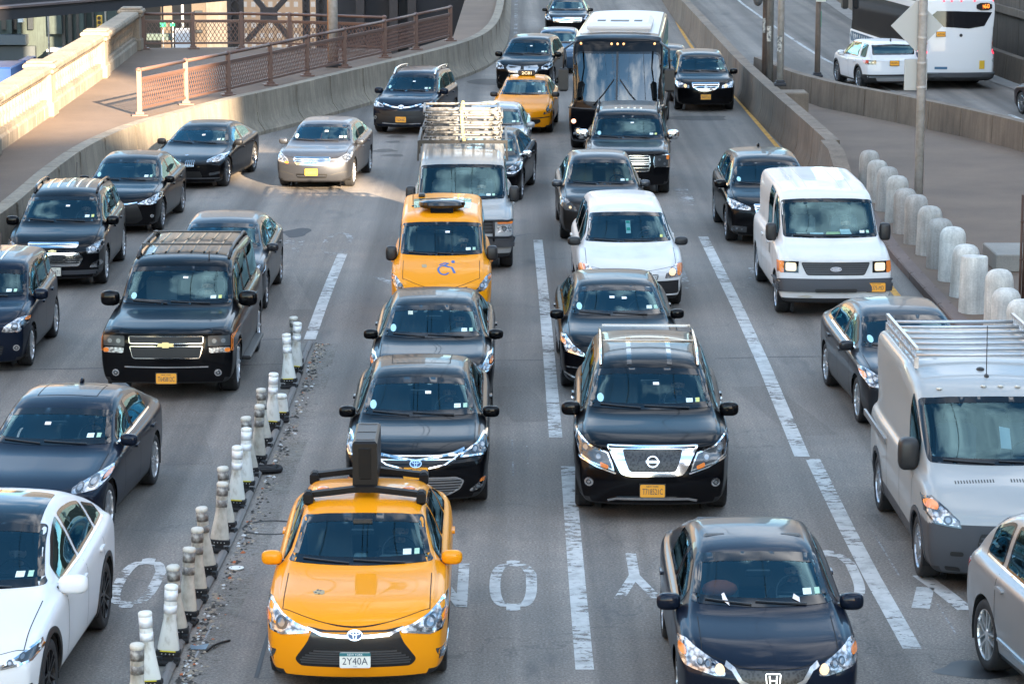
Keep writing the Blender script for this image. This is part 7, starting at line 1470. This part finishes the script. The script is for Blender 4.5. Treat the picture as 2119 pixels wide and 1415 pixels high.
# --- right lane
c = car('sedan', 'dark grey sedan with silver wheels between the white van and the silver van', 'car', SED, dict(paint=DGY, rimm=mat('bright_alloy', (.6, .61, .62), .3, .8)), -1, 1772, 873, 3.1, lvl=3)
c.finish(); c.lamp([(.97, .78), (.985, .70), (.90, .60), (.62, .58), (.66, .68), (.88, .78)], lamps=[(.8, .68, .05)], amber=[(.975, .76), (.98, .70), (.92, .68), (.92, .74)]); c.stickers('t'); c.strips('belt_chrome', [[(1.6, .975), (2.5, .995), (3.6, 1.05)]], .02, CHROME(), 'L', off=.010)
PRO = dict(kz=1.0, ek=.93, hseam=False, mp=4, L=5.4, W=2.05, wb=3.2, fo=.95, r=.36, gc=.24, wt=.90, b0=.20, wf=.96, b1=.14, tc=.86, tf=1.80, tr=5.2, tb=5.35, belt=[(.75, 1.16), (2, 1.2), (5.3, 1.2)], win=[(1.35, 2.1)], rear=False, sh=.035, bulge=.02,
           prof=[(0, .92), (.08, 1.0), (.5, 1.16), (.86, 1.27), (1.80, 1.95), (2.1, 2.07), (3, 2.19), (4.9, 2.2), (5.33, 2.17), (5.4, 1.9)], nose=[(.2, .06), (.45, 0), (.8, .06), (1.0, .16)], mir=(.24, .38, .2), mirm=TRIM(), mz=.16, mt=.55, rim='cap', hx=.70, doors=[1.3, 2.25, 3.3], handles=[2.12])
zone = lambda C, TG, L2, Wh: (((C[:, 1]+L2) < .95) & (C[:, 2] < .80)) | ((C[:, 2] < .5) & (TG < 6))
c = car('cargo_van', 'silver cargo van with a ladder rack and grey bumper at the right edge', 'van', PRO, dict(paint=SILV, zones=[('bumper_cladding', PGY, zone)], arch=PGY, rearseat=False), -1, 1897, 1191, .8, lvl=3)
c.finish(tintw=(.48, .64, .70)); c.lamp([(.985, 1.04), (.985, .90), (.90, .79), (.62, .755), (.64, .84), (.76, .95), (.90, 1.06)], lamps=[(.76, .84, .05)], amber=[(.98, 1.02), (.98, .95), (.86, .93), (.84, .99), (.90, 1.03)], frame=LAMPD())
c.grille([(0, .70), (.42, .71), (.46, .56), (.40, .50), (0, .49)], 3, .02, barm=PGY, m=mat('grille_black', (.008,)*3, .4)); c.lamp([(.74, .50), (.74, .45), (.60, .45), (.60, .50)], name='bumper_hole', m=mat('grille_black', (.008,)*3, .4)); c.lamp([(.80, .33), (.78, .28), (.62, .27), (.64, .32)], name='fog_hole', m=mat('grille_black', (.008,)*3, .4))
c.strips('hood_louvre', [[(x, .60), (x, .66)] for x in np.linspace(-.62, -.20, 14)], .012, mat('grille_black', (.008,)*3, .4), 'T', off=.003, join=True); c.strips('hood_louvre', [[(x, .60), (x, .66)] for x in np.linspace(.0, .42, 14)], .012, mat('grille_black', (.008,)*3, .4), 'T', off=.003, join=True)
z0 = min(p[1] for p in c.wl); c.decal('dash_paper', [[(-.02, z0+.18), (.10, z0+.17), (.12, z0+.36), (.0, z0+.38)]], mat('paper_white', (.62, .66, .64), .7), off=-.05, frac=False, skirt=False); L2 = c.L/2
for x in (-.62, -.1, .1, .30): p, n = c.hit(x, 1.98, 'T'); MB().lathe([(.035, 0), (.035, .012), (.015, .02), (.001, .02)], tuple(p), 12).build('roof_plug', mat('plug_pale', (.5, .48, .42), .5), c.root, True)
p, n = c.hit(-.02, 2.25, 'T'); b = MB(); b.ell(tuple(p), (.03, .05, .03)); b.tube([p, p+Vector((0, .03, .60))], .006, 5); b.build('antenna', TRIM(), c.root, True); p, n = c.hit(-.05, 2.5, 'T'); MB().ell(tuple(p), (.05, .06, .03)).build('roof_cap', TRIM(), c.root, True)
b = MB(); b.bar((-c.Wh-.01, 3.35-L2, 1.06), (-c.Wh-.01, 5.2-L2, 1.06), .03, .07); b.build('door_track', mat('track_grey', (.2, .2, .2), .4, .4), c.root)
rkm = mat('rack_aluminium', (.50, .51, .52), .35, .6)
for sg in (1, -1):
    b = MB(); x = sg*.80; z = 2.24; b.bar((x, 2.55-L2, z), (x, 5.0-L2, z), .04, .04); b.bar((x, 2.55-L2, z+.12), (x, 5.0-L2, z+.12), .04, .03)
    for k in range(17): t_ = 2.6+k*.147; b.bar((x, t_-L2, z), (x, t_+.07-L2, z+.11), .012, .02)
    for t_ in (2.6, 3.8, 4.95): b.bar((x, t_-L2, 2.12), (x, t_-L2, z), .05, .05)
    b.build('rack_side_rail', rkm, c.root)
for k in range(7): t_ = 2.62+k*.385; MB().tube([(-.80, t_-L2, 2.275), (.80, t_-L2, 2.275)], .021, 8).build('rack_crossbar', rkm, c.root, smooth=True)
LEX = dict(SUV, L=4.77, W=1.885, wb=2.74, fo=.98, r=.37, gc=.2, anchor='rear', paint=SIL, tr=3.7, tb=4.4, win=[(1.5, 2.35), (2.45, 3.35), (3.45, 3.95)], prof=[(0, .82), (.08, .90), (.5, 1.0), (1.12, 1.1), (1.95, 1.62), (2.25, 1.72), (2.9, 1.76), (3.6, 1.72), (4.0, 1.58), (4.4, 1.25), (4.77, .95)])
c = car('crossover', 'silver crossover cut off by the right edge at the bottom corner', 'car', LEX, dict(rimm=mat('bright_alloy', (.6, .61, .62), .3, .8), arch=None), -1, 2036, 1385, 9.5, lvl=3)
c.finish(tints=(.06, .07, .08)); c.lamp([(.97, .92), (.985, .84), (.90, .74), (.62, .72), (.84, .90)]); c.strips('belt_chrome', [[(1.5, 1.09), (2.5, 1.11), (3.9, 1.17)]], .02, CHROME(), 'L', off=.010)
c.strips('sill_chrome', [[(1.5, .42), (2.5, .42), (3.3, .45)]], .03, CHROME(), 'L', off=.012)
for sg in (1, -1): c.decal('tail_light', [[(4.25, 1.02), (4.6, 1.0), (4.66, .90), (4.4, .92)]], REDL(), 'R' if sg > 0 else 'L', off=.008)
# --- far roadway
CB = dict(kz=1.0, ek=.93, zdash=1.3, tcab=.4, L=12.2, W=2.59, wb=7.4, fo=2.2, r=.48, gc=.3, wt=1.2, sh=.02, bulge=.0, b0=.15, wf=.96, tc=.04, tf=.4, tr=11.7, tb=12.1, belt=[(-1, 1.22), (13, 1.22)], rear=False, ws=[(0, 1.2), (.85, 1.2), (.9, 1.9), (.85, 2.5), (0, 2.55)], crown=.05,
          prof=[(0, 2.95), (.06, 3.0), (.5, 3.05), (3, 3.08), (11.6, 3.08), (12.2, 2.98)], win=[(.9, 2.7)], doors=[], handles=[], nose=[(.3, .02), (3, .1)], tail=[(.2, 0), (1.5, 0), (3.0, -.1)], rimm=mat('black_alloy', (.01,)*3, .3, .3), paint=WHC)
c = Car('city_bus', 'white city bus with a blue stripe driving away on the far roadway', 'bus', CB, 0, 1986, 186, 185.0, lvl=3, away=True)
c.mirrors = lambda: None; c.finish(tints=(.012, .015, .02), seams=False, tintw=(.1, .15, .15)); L2 = c.L/2
BBL = mat('bus_blue', (.015, .10, .20), .35, 0, 1); DKG = mat('bus_dark_glass', (.008, .009, .012), .08)
for md in 'RL': c.decal('side_window_band', [[(.35, 1.24), (11.6, 1.24), (11.6, 2.62), (.35, 2.62)]], DKG, md, off=.012, step=.4)
c.decal('blue_stripe', [[(.2, .82), (11.9, .82), (11.9, 1.18), (.2, 1.18)]], BBL, 'R', off=.006, step=.4); c.decal('blue_stripe', [[(.2, .82), (11.9, .82), (11.9, 1.18), (.2, 1.18)]], BBL, 'L', off=.006, step=.4)
V, F = text_geo('MTA', .2, 0, 0); pts = [c.hit(1.35-x, 1.0+z, 'R')[0]+Vector((.008, 0, 0)) for x, z in V]; mk('bus_lettering', [tuple(p) for p in pts], F, WHITE(), c.root, False)
c.decal('rear_window', [[(-.83, 2.55), (.2, 2.60), (.62, 2.60), (.80, 2.40), (.45, 2.08), (-.20, 2.02), (-.62, 2.10)][::-1]], DKG, 'B', off=.008, rnd=0)
c.decal('route_display', [smooth_line([(-.82, 2.62), (-.40, 2.62), (-.40, 2.86), (-.82, 2.86)], 1, True)], mat('display_black', (.01,)*3, .4), 'B', off=.03); V, F = text_geo('Q60', .17, 0, 0, .34); c.place(V, F, 'route_number', mat('led_orange', (1, .25, .03), .5, 0, 0, .03, .5, (1, .2, .02), .5), -.61, 2.74, 'B', .04, 0)
for x, z, r_, m_ in [(sg*.96*1.295, z, .075, m_) for sg in (1, -1) for z, m_ in ((1.52, mat('dark_amber_lens', (.35, .10, .03), .3, 0, 1)), (1.24, mat('lit_red', (.8, .02, .05), .3, 0, 0, .03, .5, (1, .02, .06), .3)), (.96, mat('reverse_lens', (.35, .38, .38), .3, 0, 1)))]: c.decal('tail_light', [circ(x*.94, z, r_, 14)], m_, 'B', off=.012, frac=False)
for x in (-.88, -.35, 0, .25, .45): c.decal('marker_light', [circ(x, 2.93, .03, 8)], mat('lit_red', (.8, .02, .05), .3), 'B', off=.01, frac=True)
c.decal('engine_door', [smooth_line([(-.70, .62), (.70, .62), (.72, 1.62), (-.72, 1.62)], 1, True)], WHC, 'B', off=.012); c.plate('AV5104', xf=.52, z=1.84, col=ORG, mode='B', w=.30, top=''); c.decal('rear_port', [circ(.0, 1.80, .055, 12)], TRIM(), 'B', off=.01, frac=False); c.decal('warning_label', [[(-.64, .68), (-.50, .68), (-.50, .96), (-.64, .96)]], mat('label_yellow2', (.65, .40, .03), .5), 'B', off=.02); c.decal('rear_sticker', [[(.34, .68), (.66, .68), (.66, .76), (.34, .76)]], BBL, 'B', off=.02)
c.grille([(0, .55), (.98, .56), (.99, .30), (0, .28)], None, m=PGY, name='rear_bumper', off=.06, mode='B'); c.strips('roof_edge', [[(.2, 2.86), (11.9, 2.86)]], .03, PGY, 'R', off=.006, step=.4)
o = recess(MB().box((1.42, -L2-.05, 2.2), (.22, .3, .5), bev=.05).build('mirror', TRIM(), c.root)); MB().tube([(1.2, -L2+.2, 2.6), (1.42, -L2, 2.5)], .03, 6).build('mirror_arm', TRIM(), o)
ROV = dict(SUV, L=4.45, W=2.02, wb=2.66, fo=.86, r=.37, wt=.74, tc=1.15, tf=1.8, tr=4.12, tb=4.36, anchor='rear', paint=WHC, belt=[(1.0, 1.0), (2.2, 1.02), (4.5, 1.07)], win=[(1.45, 2.35), (2.4, 3.2), (3.45, 4.0)], tintall=1, ek=.92, prof=[(0, .90), (.08, .98), (.5, 1.08), (1.15, 1.16), (1.8, 1.50), (2.1, 1.60), (2.9, 1.63), (3.9, 1.62), (4.22, 1.57), (4.36, 1.12), (4.45, 1.02)], tail=[(.2, -.06), (.5, 0), (.9, -.03), (1.2, -.06)], arch=TRIM())
c = Car('suv', 'white suv driving away beside the city bus on the far roadway', 'car', ROV, 1, 1775, 185, 189, lvl=3)
c.finish(tints=(.04, .05, .06)); c.plate('HKJ2094', z=.92, col=ORG, mode='B', top=''); c.lamp([(.92, 1.02), (.92, .88), (.60, .88), (.60, 1.02)], 'B', m=LAMPD(), name='tail_light', lamps=[(.80, .95, .04), (.70, .95, .045)]); c.lamp([(.95, 1.02), (.95, .92), (.84, .92), (.84, 1.02)], 'B', m=REDL(), name='brake_light', off=.012)
c.grille([(0, .52), (.95, .55), (.97, .28), (0, .26)], None, m=TRIM(), name='rear_bumper', off=.01, mode='B'); c.grille([(0, .46), (.62, .46), (.56, .34), (0, .34)], None, m=SIL, name='skid_plate', off=.03, mode='B'); p, n = c.hit(0, 3.9, 'T'); MB().ell((p.x, p.y, p.z+.04), (.02, .08, .07)).build('roof_antenna', TRIM(), c.root, True)
c = Car('sedan', 'dark maroon car just entering at the right edge on the far roadway', 'car', dict(SED, paint=MARO), 1, 2112, 236, 192); c.finish()

# ---------------------------------------------------------------- drivers and passengers
def sit(match, label, jacket=(.02, .022, .03), skin=(.36, .21, .15), hair=(.012, .01, .009), side=1, turn=0, lean=0):
    c = next(q for q in CARS if match in q.root['label']); x, y, z = c.seatp; M = Matrix.Rotation(R(c.yaw), 4, 'Z'); o = bpy.data.objects.new('person', PERSON); COL.objects.link(o)
    o.location = c.root.location+M@Vector((side*x, y, z)); o.rotation_euler = (R(lean), 0, R(c.yaw+turn)); s_ = 1.0; o.scale = (s_,)*3
    tag(o, label, 'person')
    for k, (nm, col) in enumerate((('skin', skin), ('jacket', jacket))):
        o.material_slots[k].link = 'OBJECT'; o.material_slots[k].material = mat('%s_%d_%d_%d' % (nm, col[0]*999, col[1]*999, col[2]*999), col, .6 if k == 0 else .85)
    for nm, me in (('hair', HAIR), ('eyes', EYES)):
        h = bpy.data.objects.new(nm, me); COL.objects.link(h); h.parent = o
        if nm == 'hair': h.material_slots[0].link = 'OBJECT'; h.material_slots[0].material = mat('hair_%d' % (hair[0]*999), hair, .7)
DK = (.015, .016, .02); PALE = (.45, .29, .22)
sit('yellow taxi sedan', 'driver in a dark jacket steering the front taxi', DK)
sit('just behind the taxi with the roof box', 'driver in dark clothes in the sedan right behind the front taxi', (.03, .03, .04))
sit('chrome V around', 'driver in a navy coat in the suv with the chrome V', (.02, .03, .05))
sit('lit inner headlights', 'driver in a black coat in the dark blue compact sedan', DK, (.40, .24, .18))
sit('papers on its dashboard', 'driver in a dull red jacket in the white cargo van', (.14, .03, .02))
sit('black brush guard', 'driver in a pale blue shirt in the van under the scaffolding', (.22, .32, .36), PALE)
sit('dark bronze sedan', 'driver in a grey jacket in the bronze sedan with pale seats', (.12, .12, .12), PALE, (.25, .22, .18), turn=8)
sit('gold cross badge', 'driver in a dark jacket in the large black suv with the gold badge', (.05, .05, .055))
sit('stacked chrome grilles', 'driver in a teal top in the suv with stacked grilles', (.05, .13, .14))
sit('glass full of cloud', 'driver in a black top in the sedan with the sunroof', DK)
sit('grey metallic sedan', 'driver in a dark top in the grey sedan crossing the sunlit strip', (.03, .05, .08), PALE)
sit('kidney grille', 'driver in a red top in the low black coupe', (.22, .05, .04), PALE)
sit('kidney grille', 'passenger in a maroon top beside the coupe driver', (.13, .03, .03), PALE, side=-1, turn=-10)
sit('green permit', 'driver in a brown jacket in the white minivan', (.10, .07, .05))
sit('wheelchair accessible', 'driver in a dark top in the wheelchair taxi', (.03, .03, .03))
sit('white electric suv', 'driver in a grey hoodie in the white electric suv', (.10, .11, .12), PALE)
sit('angled beside the scaffold', 'driver in a light shirt in the glossy sedan beside the scaffold van', (.30, .28, .26))
sit('two window notes', 'driver in a white shirt in the sedan with two window notes', (.35, .38, .38))
sit('split windshield', 'coach driver in dark clothes behind the big windshield', DK)
